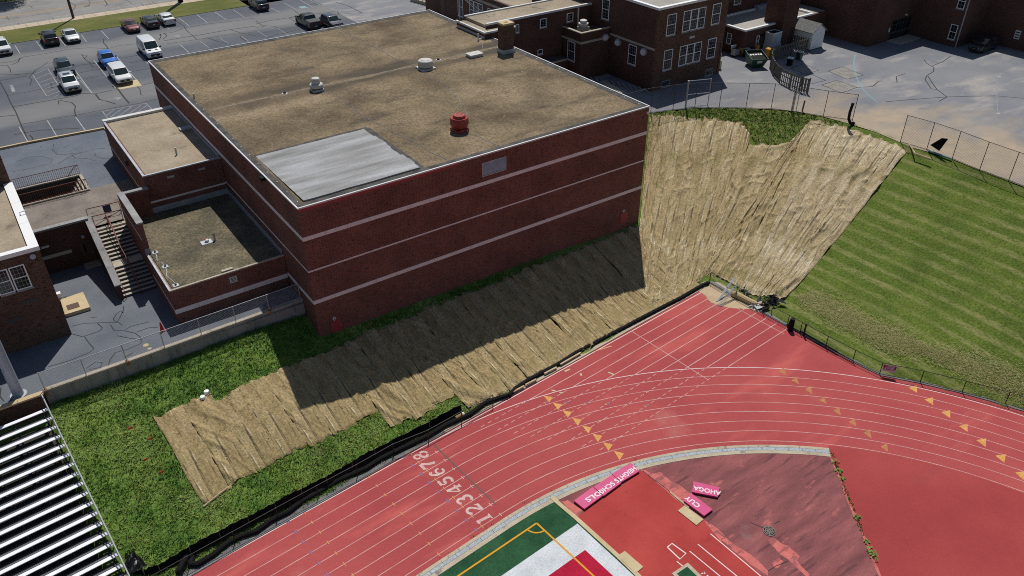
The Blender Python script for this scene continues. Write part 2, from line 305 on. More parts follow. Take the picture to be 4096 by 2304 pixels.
def mow_post(n, l, col):
    g = n.new('ShaderNodeNewGeometry'); s = n.new('ShaderNodeSeparateXYZ'); l.new(g.outputs['Position'], s.inputs[0])
    v = tex_vec(n, l, 'pos', (.6, .12, 1)); nz = noise(n, l, v, .8, 4)
    a = n.new('ShaderNodeMath'); a.operation = 'MULTIPLY_ADD'; l.new(nz, a.inputs[0]); a.inputs[1].default_value = 1.1
    yy = n.new('ShaderNodeMath'); yy.operation = 'MULTIPLY_ADD'; l.new(s.outputs[1], yy.inputs[0]); yy.inputs[1].default_value = MOWK; l.new(s.outputs[0], yy.inputs[2]); l.new(yy.outputs[0], a.inputs[2])
    w = n.new('ShaderNodeMath'); w.operation = 'MULTIPLY'; l.new(a.outputs[0], w.inputs[0]); w.inputs[1].default_value = 2 * math.pi / 1.4
    si = n.new('ShaderNodeMath'); si.operation = 'SINE'; l.new(w.outputs[0], si.inputs[0])
    mr = n.new('ShaderNodeMapRange'); mr.inputs[1].default_value = -1; mr.inputs[2].default_value = 1; l.new(si.outputs[0], mr.inputs[0])
    f = ramp(n, l, mr.outputs[0], [(.5, (0,) * 3), (.92, (.85,) * 3)])
    nb = ramp(n, l, noise(n, l, tex_vec(n, l, 'pos', (1, 1, 1)), .25, 3), [(.35, (.25,) * 3), (.65, (1,) * 3)])
    fb = ramp(n, l, noise(n, l, tex_vec(n, l, 'pos', (2.2, .8, 1)), 2.2, 3, .7), [(.36, (.15,) * 3), (.58, (1,) * 3)]); ff = mixc(n, l, 1., mixc(n, l, 1., f, nb, 'MULTIPLY'), fb, 'MULTIPLY')
    return mixc(n, l, ff, col, (.27, .26, .10))
MT['lawn'] = surf('mown_hill_lawn', [(.25, (.062, .098, .013)), (.5, (.095, .135, .018)), (.75, (.13, .172, .028))], .3, 6, rough=.95, grain=(6, .45), bump=1., bscale=5, post=mow_post)
MT['verge'] = surf('verge_lawn', [(.25, (.075, .092, .018)), (.5, (.115, .125, .03)), (.75, (.19, .165, .06))], .35, 6, rough=.95, grain=(6, .25), bump=.6, bscale=5, stretch=(.5, 1, 1))
MT['blade1'] = plain('grass_blade', (.145, .265, .04), .8, spec=.2); MT['blade2'] = plain('pale_grass_blade', (.33, .42, .12), .8, spec=.2); MT['blade3'] = plain('deep_grass_blade', (.075, .17, .026), .8, spec=.2)
MT['blade4'] = plain('olive_grass_blade', (.20, .25, .05), .8, spec=.2)
MT['hay1'] = plain('dry_clipping', (.50, .45, .21), .85, spec=.2); MT['hay2'] = plain('straw', (.52, .41, .22), .85, spec=.2); MT['hay3'] = plain('dull_straw', (.24, .17, .085), .85, spec=.2)
def straw(name, a, b, c, d, thin, light):  # thin: dark streak colour, the shadow of creases painted along the strip
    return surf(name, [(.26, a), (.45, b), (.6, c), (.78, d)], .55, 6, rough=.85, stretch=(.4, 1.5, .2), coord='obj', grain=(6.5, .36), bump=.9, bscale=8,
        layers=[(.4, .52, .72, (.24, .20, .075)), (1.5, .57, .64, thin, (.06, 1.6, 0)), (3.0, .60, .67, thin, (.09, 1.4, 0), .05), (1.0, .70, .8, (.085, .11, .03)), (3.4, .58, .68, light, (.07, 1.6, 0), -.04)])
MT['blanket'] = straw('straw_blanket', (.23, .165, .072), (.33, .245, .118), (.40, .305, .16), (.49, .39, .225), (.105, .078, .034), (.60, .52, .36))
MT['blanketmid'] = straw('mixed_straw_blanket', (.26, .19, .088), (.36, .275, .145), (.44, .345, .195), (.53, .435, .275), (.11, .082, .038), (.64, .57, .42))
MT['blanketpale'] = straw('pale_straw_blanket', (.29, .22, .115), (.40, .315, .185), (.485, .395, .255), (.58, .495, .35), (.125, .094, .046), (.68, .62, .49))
MT['wood'] = surf('weathered_fence_wood', [(.3, (.10, .095, .085)), (.7, (.19, .18, .16))], 3, rough=.9, grain=(12, .2))
MT['plank'] = surf('bright_plank', [(.3, (.42, .30, .18)), (.7, (.56, .43, .28))], 2, rough=.85, grain=(12, .15))
MT['seat'] = plain('bleacher_seat_aluminium', (.84, .85, .88), .5, .0)
MT['foot'] = plain('bleacher_footboard', (.035, .04, .045), .7)
MT['pink'] = surf('pink_vinyl', [(.3, (.52, .038, .16)), (.7, (.60, .055, .20))], 1.1, rough=.5, grain=(9, .06))
MT['pinktext'] = plain('pink_white_lettering', (.80, .62, .68), .6)
MT['dumpgreen'] = plain('dumpster_green', (.014, .055, .035), .5)
MT['bluebin'] = plain('blue_bin', (.02, .022, .10), .5); MT['yellow'] = plain('yellow_bin', (.55, .27, .025), .5); MT['greybin'] = surf('grey_cart', [(.3, (.28, .28, .28)), (.7, (.4, .4, .39))], 2, rough=.6); MT['cardboard'] = plain('cardboard', (.34, .21, .09), .85)
MT['unit'] = surf('pale_unit_sheet_metal', [(.3, (.42, .47, .50)), (.7, (.52, .56, .59))], 1.5, rough=.5, grain=(8, .08))
MT['shingle'] = surf('grey_shingles', [(.3, (.14, .14, .14)), (.7, (.22, .22, .215))], 3, rough=.9, grain=(8, .3))
MT['orange'] = plain('safety_orange', (.65, .085, .03), .6)
MT['cone'] = plain('cone_red', (.45, .035, .03), .6)
MT['pole'] = surf('utility_pole_wood', [(.3, (.055, .045, .035)), (.7, (.11, .09, .07))], 4, rough=.9)
MT['bluesteel'] = surf('floodlight_pole_steel', [(.3, (.30, .34, .42)), (.7, (.40, .44, .52))], 1, rough=.5, grain=(6, .06), spec=.5)
MT['dirt'] = surf('bare_soil', [(.3, (.16, .11, .06)), (.7, (.26, .19, .11))], 1.5, rough=.95, grain=(8, .3))
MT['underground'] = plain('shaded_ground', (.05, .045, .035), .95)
MT['leaf'] = plain('weed_leaf', (.12, .22, .025), .7)
MT['tire'] = plain('tyre', (.014, .014, .014), .85); MT['rim'] = plain('wheel_rim', (.42, .42, .43), .35, .7)
MT['carglass'] = plain('car_glass', (.012, .022, .024), .04, spec=.9)
MT['trim'] = plain('car_black_trim', (.013, .013, .014), .55); MT['chrome'] = plain('chrome', (.7, .7, .7), .15, 1.)
MT['lamp'] = plain('headlamp_lens', (.62, .64, .66), .12, .3); MT['tail'] = plain('tail_lamp', (.25, .012, .012), .2)
MT['plate'] = plain('licence_plate', (.55, .56, .6), .5)
MT['signmaroon'] = plain('sign_maroon', (.17, .012, .05), .5); MT['signpale'] = plain('sign_lilac_white', (.62, .52, .62), .5); MT['signwhite'] = plain('sign_white', (.75, .72, .75), .5)
MT['bark'] = surf('tree_bark', [(.3, (.06, .045, .03)), (.7, (.12, .09, .065))], 5, rough=.9)

# ------------------------------------------------------------------ gym dimensions and levels
L, D, H = 34.51, 40.42, 11.77
ZG = 5.0; ZC = 2.1
# ------------------------------------------------------------------ track outline (fence side)
CT, CN, RIN, LW = 1.5, 51.75, 30.8, 1.067
CC = tn(CT, CN)
nw = [tn(-75, 12.25), tn(-20, 12.25), (-15.263, -13.56), (-10.771, -13.1), (-6.2, -12.76), (-.6, -12.25), (4.38, -11.86), (9.49, -11.45), (17.5, -10.85), (24.6, -10.22), (33.8, -9.45), (35.70, -9.05)]
re = [(35.70, -12.43), (35.94, -15.4), (36.2, -19.4), (36.6, -24.4), (36.95, -26.9)]
def arc(r, a0, a1, n):                          # angle measured from the -N direction (top of the bend) towards +U
    return [tn(CT + r * math.sin(a0 + (a1 - a0) * i / n), CN - r * math.cos(a0 + (a1 - a0) * i / n)) for i in range(n + 1)]
a_st = math.atan2(37.0 * U[0] + -27.2 * U[1] - CT, CN - (37.0 * N[0] + -27.2 * N[1]))
fence_arc = arc(39.95, a_st, rad(170), 30)
track_poly = nw + re + fence_arc + [tn(-75, 95)]
def inside(poly, x, y):
    poly = np.asarray(poly); x = np.asarray(x); y = np.asarray(y); r = np.zeros(x.shape, bool); j = len(poly) - 1
    for i in range(len(poly)):
        xi, yi = poly[i][:2]; xj, yj = poly[j][:2]
        c = ((yi > y) != (yj > y)) & (x < (xj - xi) * (y - yi) / (yj - yi + 1e-12) + xi); r ^= c; j = i
    return r
yard_edge = [P2(*q, ZG) for q in [('C', 1385, 1140), ('C', 1618, 1106), ('C', 1835, 1087), ('C', 2083, 1087), ('C', 2352, 1090), ('D', 30, 1097), ('D', 240, 1118), ('D', 555, 1172), ('D', 700, 1212), ('D', 850, 1255), ('D', 1090, 1330), ('D', 1325, 1430),
             ('H', 1420, 25), ('H', 1600, 75), ('H', 1860, 155), ('H', 2130, 262), ('H', 2420, 370)]]
dE = np.array(yard_edge[-1]) - np.array(yard_edge[-2]); dE /= np.hypot(*dE)
yard_edge += [tuple(np.array(yard_edge[-1]) + dE * s + np.array([-.012, 0]) * s * s * .3) for s in (6, 14, 25, 40, 60)]
yard_poly = [(L + .02, 44), (L + .02, 14.5)] + [(39.5, 12.2)] + yard_edge + [(190, -90), (190, 44)]
# ------------------------------------------------------------------ hillside heights (thin plate through measured points)
ctl = [(0, -.05, 0), (8, -.05, -.14), (17, -.05, -.29), (26, -.05, -.44), (34.5, -.05, -.59), (0, 2.5, 1.05), (-4, 2.4, 1.3), (-10, 2.3, 1.2), (-14, 2.2, 1.15), (-19.2, 2.2, 1.2), (-30, 2, 1.1), (-42, 1.2, 1.0),
       (-4.3, -5.9, -1.25), (29.3, -6.4, -3.0), (14, -6.2, -2.2), (-18.5, -6, -1.2), (-30, -6, -1.2), (34.6, 9, 1.3), (34.6, 14, 3.4), (36.5, 1, -.3)]
for q in nw[1:]: ctl.append((q[0], q[1], ZT + .0))
for t_ in (-16, -9, -3, 3): ctl.append((*tn(t_, 11.0), ZT + .13))
for q in [tn(-50, 12.2), tn(-35, 12.2)]: ctl.append((*q, ZT))
for q in re + fence_arc[1::3]: ctl.append((q[0], q[1], ZT))
for q in yard_edge: ctl.append((q[0], q[1], ZG - .02))
ctl = np.array(ctl, float); _c = ctl[:, :2] / 50.
def _k(r2): return np.where(r2 > 1e-12, .5 * r2 * np.log(np.maximum(r2, 1e-12)), 0)
_d2 = ((_c[:, None] - _c[None]) ** 2).sum(-1); _n = len(_c); _Pm = np.c_[np.ones(_n), _c]
_A = np.zeros((_n + 3, _n + 3)); _A[:_n, :_n] = _k(_d2) + np.eye(_n) * 2e-4; _A[:_n, _n:] = _Pm; _A[_n:, :_n] = _Pm.T
_w = np.linalg.solve(_A, np.r_[ctl[:, 2], np.zeros(3)])
def hgt(x, y):
    x = np.atleast_1d(np.asarray(x, float)); y = np.atleast_1d(np.asarray(y, float)); o = np.empty(x.shape)
    fx, fy, fo = x.ravel() / 50, y.ravel() / 50, o.ravel()
    for s in range(0, fx.size, 20000):
        d2 = (fx[s:s + 20000, None] - _c[None, :, 0]) ** 2 + (fy[s:s + 20000, None] - _c[None, :, 1]) ** 2
        fo[s:s + 20000] = _k(d2) @ _w[:_n] + _w[_n] + _w[_n + 1] * fx[s:s + 20000] + _w[_n + 2] * fy[s:s + 20000]
    return np.clip(fo.reshape(x.shape), ZT - .05, 5.0)
def PT(k, x, y, dz=0.):                         # measured photo point on the hillside
    z = 0.
    for _ in range(25):
        q = P(k, x, y, z); z = .5 * z + .5 * float(hgt(q[0], q[1])[0])
    return (q[0], q[1], z + dz)

# ================================================================== SETTING
def fast_mesh(name, V, F, mat, parent=None, kind=None, mi=None, smooth=False):
    me = bpy.data.meshes.new(name); V = np.asarray(V, np.float32); F = np.asarray(F, np.int32); k = F.shape[1]
    me.vertices.add(len(V)); me.vertices.foreach_set('co', V.ravel()); me.loops.add(F.size); me.loops.foreach_set('vertex_index', F.ravel())
    me.polygons.add(len(F)); me.polygons.foreach_set('loop_start', np.arange(0, F.size, k, dtype=np.int32)); me.polygons.foreach_set('loop_total', np.full(len(F), k, np.int32))
    for m in (mat if isinstance(mat, (list, tuple)) else [mat]): me.materials.append(m)
    if mi is not None: me.polygons.foreach_set('material_index', np.asarray(mi, np.int32))
    if smooth: me.polygons.foreach_set('use_smooth', np.ones(len(F), bool))
    me.update(calc_edges=True); me.validate()
    o = bpy.data.objects.new(name, me); COL.objects.link(o); o.parent = parent
    if kind: o['kind'] = kind
    return o
ST = 'structure'
sheet('ground', rect(-700, 700, -700, 700), -4.6, MT['verge'], kind=ST)
sheet('far_lawn', rect(-300, 300, 107.2, 500), ZG - .05, MT['verge'], kind=ST)
def terrain(name, x0, x1, y0, y1, step, mat):
    xs = np.arange(x0, x1 + step / 2, step); ys = np.arange(y0, y1 + step / 2, step)
    X, Y = np.meshgrid(xs, ys); Z = hgt(X, Y)
    Z = Z + .03 * np.sin(X * 2.1 + Y * 1.3) * np.sin(Y * 1.7 - X * .6)
    xc, yc = np.array(CC)
    it = inside(track_poly, X, Y)
    for dx, dy in ((.4, 0), (-.4, 0), (0, .4), (0, -.4)): it &= inside(track_poly, X + dx, Y + dy)
    Z = np.where(it, ZT - .5, Z)
    iy = inside(yard_poly, X, Y)
    for dx, dy in ((.5, 0), (-.5, 0), (0, .5), (0, -.5)): iy &= inside(yard_poly, X + dx, Y + dy)
    Z = np.where(iy, 4.5, Z)
    Z = np.where((X < .1) & (Y > 2.6), np.minimum(Z, .5), Z)
    Z = np.where(X < -19.45, np.minimum(Z, .25 + (Y - 1.) * .343), Z)
    nx, ny = len(xs), len(ys); I = np.arange(nx * ny).reshape(ny, nx)
    F = np.stack([I[:-1, :-1], I[:-1, 1:], I[1:, 1:], I[1:, :-1]], -1).reshape(-1, 4)
    return fast_mesh(name, np.stack([X, Y, Z], -1).reshape(-1, 3), F, mat, kind=ST, smooth=True)
terrain('grass_slope', -46, 36, -15, 16, .4, MT['grass'])
terrain('hill_lawn', 36, 130, -90, 18, .6, MT['lawn'])

# ---- level sheets
sheet('track', track_poly, ZT, MT['track'], kind=ST)
TRK = bpy.data.objects['track']
lot = sheet('parking_lot', rect(-90, L, 42.3, 81.7), ZG, MT['lot'], kind=ST)
sheet('yard', yard_poly, ZG, MT['play'], kind=ST)
sheet('driveway', rect(L, 190, 44, 81.7), ZG, MT['play'], kind=ST)
MB().box(-90, 24.5, 81.7, 89.1, 4.0, ZG + .05).build('verge_strip', MT['verge'], kind=ST)
wk = MB(); wk.box(-90, 190, 89.1, 91.2, 4.0, ZG + .06); walk = wk.build('pavement', MT['walk'], kind=ST)
mj = MB()
for i in range(-40, 60): mj.box(i * 1.6 - .02, i * 1.6 + .02, 89.15, 91.15, ZG + .055, ZG + .064)
mj.build('joint', MT['flashing'], walk, kind='stuff')
sheet('street', rect(-90, 190, 91.35, 106.8), ZG - .08, MT['road'], kind=ST)
MB().box(-90, 190, 91.2, 91.35, 4, ZG + .05).build('kerb', MT['concrete'], kind=ST)
MB().box(-90, 190, 106.8, 107.2, 4, ZG + .03).build('kerb', MT['concrete'], kind=ST)
st = bpy.data.objects['street']
def strip(pl, w, z, mat, parent, name='marking'): m = MB(); m.flat = 1; return m.ribbon(pl, w, z).build(name, mat, parent)
zs = ZG - .076
strip([(-90, 93.55), (190, 92.4)], .14, zs, MT['linewhite'], st); strip([(-90, 98.2), (190, 97.2)], .16, zs, MT['lineyellow'], st); strip([(-90, 98.55), (190, 97.55)], .14, zs, MT['lineyellow'], st)
strip([(-90, 101.6), (190, 101.2)], .14, zs, MT['linewhite'], st)
m = MB(); cx, cy = P2('A', 965, 122, ZG)
strip([(cx + 1.05 * math.cos(a * math.pi / 12), cy + .75 * math.sin(a * math.pi / 12)) for a in range(25)], .12, zs, MT['linefaint'], st)
m = MB(); m.lathe((*P2('A', 1498, 37, ZG), zs - .01), [(.01, 0), (.62, 0), (.62, .012), (.01, .014)], 18).build('manhole_cover', MT['terracebrown'], st)
for pl in [[(30, 30), (400, 5)], [(1045, -10), (1075, 30), (1060, 60)], [(1265, -5), (1310, 20), (1330, 40)], [(1420, 30), (1450, 60), (1700, 30)], [(60, 160), (90, 195)], [(700, 15), (760, 55), (730, 105)], [(300, 55), (330, 80)], [(0, 175), (60, 180), (200, 168)], [(320, 150), (500, 128)], [(1530, 15), (1590, 45)], [(180, 228), (190, 250)], [(520, 170), (545, 192)], [(1060, 10), (1090, 50)]]:
    strip([P2('A', *q, ZG) for q in pl], .09, zs + .003, MT['tar'], st, 'crack_seal')
# terrace west of the gym with the stairwell hole, lower court, curb wall
hx0, hx1, hy0, hy1 = -16.08, -10.58, 27.45, 31.05
tb = MB(); tb.flat = 1
for r in [rect(-90, hx0, 31.05, 42.3), rect(hx0, hx1, hy1, 42.3), rect(hx1, 0, 27.6, 42.3), rect(-90, hx0, 27.6, 31.05)]: tb.sheet(r, 4.95)
ter = tb.build('terrace', MT['terraceblue'], kind=ST)
tb = MB(); tb.flat = 1
for r in [rect(-90, -11.74, 18.95, hy0), rect(-11.74, -9.16, 19.68, hy0), rect(-9.16, -8, 18.95, hy0), rect(hx1, 0, hy0, 27.6), rect(-8, 0, 19.1, 27.45), rect(-90, hx0, hy0, 27.6)]: tb.sheet(r, 4.95)
tb.build('terrace_walk', MT['terracebrown'], kind=ST)
cb = MB(); cb.beam((-90, 42.75, 4.98), (-13.6, 42.55, 4.98), .25, .36); cb.beam((-13.6, 42.55, 4.98), (-5.8, 41.95, 4.98), .25, .36); cb.beam((-5.8, 41.95, 4.98), (-5.8, 34.2, 4.98), .25, .3)
cb.build('lot_kerb', MT['tanconcrete'], kind=ST)
sheet('court', rect(-90, .1, 2.35, 19.3), ZC, MT['court'], kind=ST)
court = bpy.data.objects['court']

# ---- sealed cracks and stall lines in the parking lot
CR_A = [[(0,825),(60,930),(110,1040),(160,1130),(205,1240),(255,1350),(290,1440)],[(75,962),(250,930),(400,900),(540,880)],[(130,1075),(330,1040),(560,1000),(760,965),(830,940),(960,945),(1140,905)],[(215,1250),(420,1215),(640,1175),(760,1160),(960,1120),(1200,1075),(1400,1040),(1585,995)],[(0,1172),(155,1160)],
 [(0,635),(110,620),(190,600),(230,575),(420,545),(560,520),(690,495)],[(0,660),(75,660),(100,690),(108,730)],[(120,650),(180,625),(200,585)],[(690,495),(900,480),(1090,490),(1190,460),(1350,440)],[(1045,390),(1040,430),(1075,465),(1085,490)],[(820,545),(850,590),(900,630),(940,680)],[(830,560),(880,560),(850,590)],[(900,630),(960,640)],
 [(730,675),(830,650),(950,640)],[(760,745),(860,720),(980,700),(1060,690)],[(790,805),(950,775),(1080,750)],[(1260,580),(1390,555)],[(1300,630),(1500,600)],[(1320,720),(1500,690)],[(1420,860),(1545,830)],[(1140,880),(1190,900),(1240,970),(1300,1040)],[(1380,870),(1410,900),(1415,950),(1440,960)],[(960,945),(1000,1000),(1080,1020),(1160,1045)],
 [(600,1010),(720,1030),(760,1070),(750,1110),(760,1160),(770,1190)],[(590,1010),(590,1050)],[(1770,210),(1850,260),(1880,310),(1930,350),(1980,395)],[(1600,350),(1760,320),(1850,280),(2100,240),(2330,215),(2576,180)],[(1650,410),(1860,375),(2050,345),(2300,300),(2576,262)],[(1680,440),(1900,410),(2200,365),(2576,320)],[(2080,378),(2200,420),(2320,445)],
 [(2430,350),(2420,380),(2480,415)],[(2320,300),(2420,330),(2576,360)],[(0,745),(180,750),(330,735),(360,700)],[(340,730),(290,780),(320,800),(300,860)],[(370,700),(450,650),(480,625)],[(510,830),(525,885)],[(0,810),(160,785),(270,765)],[(1600,400),(1620,370),(1610,340)],[(1640,395),(1680,360),(1650,335)],[(140,1355),(400,1310),(800,1290)],[(300,1360),(330,1390),(320,1430)]]
CR_B = [[(0,210),(60,255),(190,265),(300,330)],[(0,275),(90,265)],[(0,240),(120,210),(330,180),(520,150),(700,130)],[(380,100),(440,150),(330,180),(400,220)],[(700,130),(820,110),(830,140)],[(800,20),(930,60),(1070,130)],[(110,380),(200,350),(320,330)],[(300,330),(420,300),(450,290)],[(690,150),(900,140),(1060,125)],[(560,0),(640,50)]]
for pref, LST in (('A', CR_A), ('B', CR_B)):
    for pl in LST: strip([P2(pref, *q, ZG) for q in pl], random.uniform(.10, .2), ZG + .004, MT['tar'], lot, 'crack_seal')
SL = [('A', a, b) for a, b in [((150,455),(205,545)),((365,415),(430,503)),((590,375),(660,462)),((820,350),(872,425)),((1020,310),(1092,390)),((1222,275),(1300,355)),((1415,240),(1500,320)),((1600,215),(1700,290)),((1800,180),(1900,258)),((1985,150),(2087,228)),((2165,122),(2278,200)),((2345,97),(2460,175)),((2520,70),(2576,110)),
      ((945,605),(1165,890)),((1170,565),(1420,860)),((720,660),(925,935)),((1815,450),(1900,528)),((190,1275),(290,1440)),((475,1210),(580,1385)),((760,1175),(870,1330)),((1390,525),(1490,640))]]
SL += [('B', a, b) for a, b in [((0,105),(60,148)),((280,28),(405,97)),((445,3),(570,70)),((550,0),(650,52)),((740,190),(830,250)),((915,160),(1025,222)),((1085,135),(1190,190)),((800,10),(835,28)),((150,80),(235,120))]]
for k, a, b in SL: strip([P2(k, *a, ZG), P2(k, *b, ZG)], .10, ZG + .006, MT['linewhite'], lot)
FL = [('A', a, b) for a, b in [((2015,415),(2100,480)),((2215,385),(2300,440)),((2420,360),(2500,415)),((700,690),(925,935)),((480,690),(660,970)),((330,755),(470,965)),((355,745),(478,690)),((365,795),(500,735)),((390,835),(525,785)),((415,870),(550,820)),((435,900),(580,850)),((450,935),(600,880)),((480,965),(610,915)),((540,975),(635,935)),
      ((1030,1120),(1080,1185)),((1040,1120),(1470,1040)),((1470,1040),(1530,1100)),((1060,1170),(1150,1105)),((1110,1180),(1240,1085)),((1190,1170),(1330,1070)),((1280,1155),(1420,1060)),((1380,1130),(1480,1060)),((940,1030),(1160,992)),((1830,352),(1965,333))]]
FL += [('B', a, b) for a, b in [((215,285),(330,350)),((20,315),(110,370)),((385,240),(430,265)),((570,70),(655,52)),((480,20),(560,5)),((500,35),(590,20))]]
for k, a, b in FL: strip([P2(k, *a, ZG), P2(k, *b, ZG)], .11, ZG + .005, MT['linefaint'], lot)
sheet('arrow_marking', [P2('A', *q, ZG) for q in [(1145,975),(1230,980),(1180,1005)]], ZG + .005, MT['linefaint'], lot)
sheet('arrow_marking', [P2('A', *q, ZG) for q in [(1720,370),(1800,345),(1815,370)]], ZG + .005, MT['linefaint'], lot)
sheet('marking', [P2('A', *q, ZG) for q in [(95,855),(130,855),(155,920),(120,925)]], ZG + .005, MT['linefaint'], lot)
sheet('marking', [P2('B', *q, ZG) for q in [(425,68),(490,58),(525,78),(455,86)]], ZG + .005, MT['teal'], lot)
sheet('marking', [P2('B', *q, ZG) for q in [(455,70),(485,65),(500,75),(470,79)]], ZG + .008, MT['linewhite'], lot)
sheet('concrete_slab', [P2('A', *q, ZG) for q in [(1130,845),(1380,800),(1425,862),(1205,900)]], ZG + .007, MT['tanconcrete'], lot)
for pl in [[(160,180),(300,130),(440,125),(530,160),(500,200),(330,240),(120,280)],[(540,0),(530,60),(580,110),(700,100),(860,80),(960,50),(1060,45)],[(640,40),(700,10)],[(720,110),(760,140),(900,150),(960,170)],[(950,95),(970,130),(1060,150),(1120,140)],[(580,200),(650,160),(740,110),(820,90)],[(420,20),(400,40)]]:
    strip([P2('E', *q, 4.95) for q in pl], .08, 4.954, MT['flashing'], ter, 'crack_seal')
for pl in [[(720,385),(850,355),(1000,350),(1180,345),(1210,290),(1240,230),(1245,180)],[(980,355),(1030,400),(1010,430),(900,470),(830,490),(720,460)],[(850,490),(900,560),(945,610),(900,650),(700,730),(480,795)],[(1110,370),(1150,430),(1250,430),(1360,455),(1420,500)],[(1260,420),(1320,385),(1500,340)],[(1140,310),(1170,265),(1210,230),(1240,250)],[(1140,310),(1150,330),(1190,345),(1230,375)],[(1180,480),(1300,505),(1430,520),(1415,560),(1280,620),(1160,650),(1110,720),(1085,790)],[(870,810),(960,745),(1030,750),(1010,800),(900,820)],[(1380,440),(1500,400),(1590,395)],[(915,300),(980,290)],[(1250,700),(1340,650)],[(10,1000),(0,1090),(40,1140)]]:
    strip([P2('I', *q, ZC) for q in pl], .075, ZC + .004, MT['tar'], court, 'crack_seal')
yard = bpy.data.objects['yard']
for pl in [[(1840,565),(1760,620),(1650,665)],[(1570,600),(1600,640),(1670,680),(1665,720),(1600,760),(1580,800),(1640,890),(1700,905)],[(1610,765),(1650,830),(1700,900),(1800,975)],[(1180,1025),(1400,1005),(1600,990),(1800,975),(2050,968),(2300,965),(2576,990)],[(1060,865),(1110,820),(1160,815)],[(1300,830),(1290,770),(1380,740)],[(900,880),(1060,870)],[(1800,975),(1720,1020)],[(430,845),(580,810)],[(420,740),(580,810)]]:
    strip([P2('D', *q, ZG) for q in pl], .12, ZG + .004, MT['tar'], yard, 'crack_seal')
for q4 in [[(605,715),(740,672),(960,755),(795,797)],[(540,855),(690,808),(895,880),(745,935)],[(225,690),(355,642),(510,708),(370,745)]]:
    pl = [P2('D', *q, ZG) for q in q4]; sheet('asphalt_patch', pl, ZG + .005, MT['patch'], yard)
    strip(pl + [pl[0]], .12, ZG + .009, MT['tar'], yard, 'crack_seal')
strip([P2('D', *q, ZG) for q in [(1050,575),(960,560),(880,552)]], .1, ZG + .006, MT['linefaint'], yard)
strip([P2('D', *q, ZG) for q in [(880,552),(862,630),(875,720),(905,815),(960,905),(1040,985),(1100,1025)]], .14, ZG + .007, MT['teal'], yard)
strip([P2('D', *q, ZG) for q in [(2308,1140),(2302,960),(2308,870),(2312,780)]], .09, ZG + .006, MT['linefaint'], yard)
for q in [(2328,770), (2322,1140)]:
    x, y = P2('D', *q, ZG); sheet('marking', rect(x - .3, x + .3, y - .12, y + .12), ZG + .007, MT['linewhite'], yard)
def blob(name, k, pts, z, mat, parent, n=40, jag=.25):
    pl = [np.array(P2(k, *q, z)) for q in pts]; out = []
    for i in range(len(pl)):
        a, b = pl[i], pl[(i + 1) % len(pl)]; m_ = max(2, int(np.hypot(*(b - a)) / .5))
        for j in range(m_): out.append(tuple(a + (b - a) * j / m_ + rng.normal(0, jag, 2) * (j > 0)))
    return sheet(name, out, z + .005, mat, parent)
# ================================================================== TRACK MARKINGS AND INFIELD
z0 = ZT + .004
def tline(pl, w=.055, mat='pinkline', z=z0, name='lane_line'): return strip(pl, w, z, MT[mat], TRK, name)
n8 = CN - RIN
def nk(k): return n8 - LW * (8 - k)
for k in range(9):
    r = RIN + LW * (8 - k)
    tline([tn(-75, nk(k)), tn(-30, nk(k)), tn(CT, nk(k))] + arc(r, 0, rad(170), 90)[1:], .06 if k == 0 else .05, 'whiteline' if k == 0 else 'pinkline')
# straight chute: dashed across the bend lanes, solid beyond them
t_end = 34.4
for k in range(9):
    n = nk(k); r = RIN + LW * 8
    ts = CT + math.sqrt(max(r * r - (CN - n) ** 2, 0)) + .15
    if k == 0: ts = 1.0
    tline([tn(ts, n), tn(t_end, n)], .07, 'whiteline' if k == 0 else 'pinkline', z0 + .002)
    if k > 0:
        t = CT + 3.6 + .75 * k; dm = MB(); dm.flat = 1
        while t < ts - .4:
            dm.ribbon([tn(t, n), tn(t + .40, n)], .05, z0 + .002); t += .68
        dm.build('dashed_line', MT['pinkline'], TRK)
tline([tn(33.5, nk(0)), tn(33.5, nk(8) + .3)], .06, 'pinkline', z0 + .004); tline([tn(23.5, nk(0) - .05), tn(23.5, nk(8) + .0)], .06, 'pinkline', z0 + .004)
tline([tn(2.05, nk(0) + .25), tn(2.05, nk(7) + .25)], .09, 'greenline', z0 + .005, 'finish_line')
# hurdle marks and relay marks: little crosses on the lane lines
def crosses(t, mat, ks=range(9), s=.34):
    m = MB(); m.flat = 1
    for k in ks:
        n = nk(k); m.ribbon([tn(t, n - s / 2), tn(t, n + s / 2)], .055, z0 + .006); m.ribbon([tn(t - .12, n), tn(t + .12, n)], .06, z0 + .007)
    m.build('cross_mark', MT[mat], TRK)
for t, mt in ((-8.33, 'orangemark'), (-3.31, 'orangemark'), (.19, 'orangemark'), (-9.55, 'bluemark'), (-.30, 'bluemark'), (1.75, 'pinkline'), (-17.3, 'orangemark'), (-18.8, 'bluemark')): crosses(t, mt)
for t, k in ((8.2, 1), (9.4, 2), (10.6, 3), (11.8, 4), (13.0, 5), (14.2, 6), (15.2, 7)): crosses(t + 2.2, 'bluemark', [k], .28); crosses(t + 2.0, 'orangemark', [k], .26)
def text_mesh(body, size, extrude=0., bold=0., sx=1., align='CENTER'):
    cu = bpy.data.curves.new('txt', 'FONT'); cu.body = body; cu.size = size; cu.extrude = extrude; cu.offset = bold; cu.align_x = align; cu.align_y = 'CENTER'; cu.space_character = sx
    o = bpy.data.objects.new('txt', cu); COL.objects.link(o); dg = bpy.context.evaluated_depsgraph_get()
    me = bpy.data.meshes.new_from_object(o.evaluated_get(dg)); bpy.data.objects.remove(o); return me
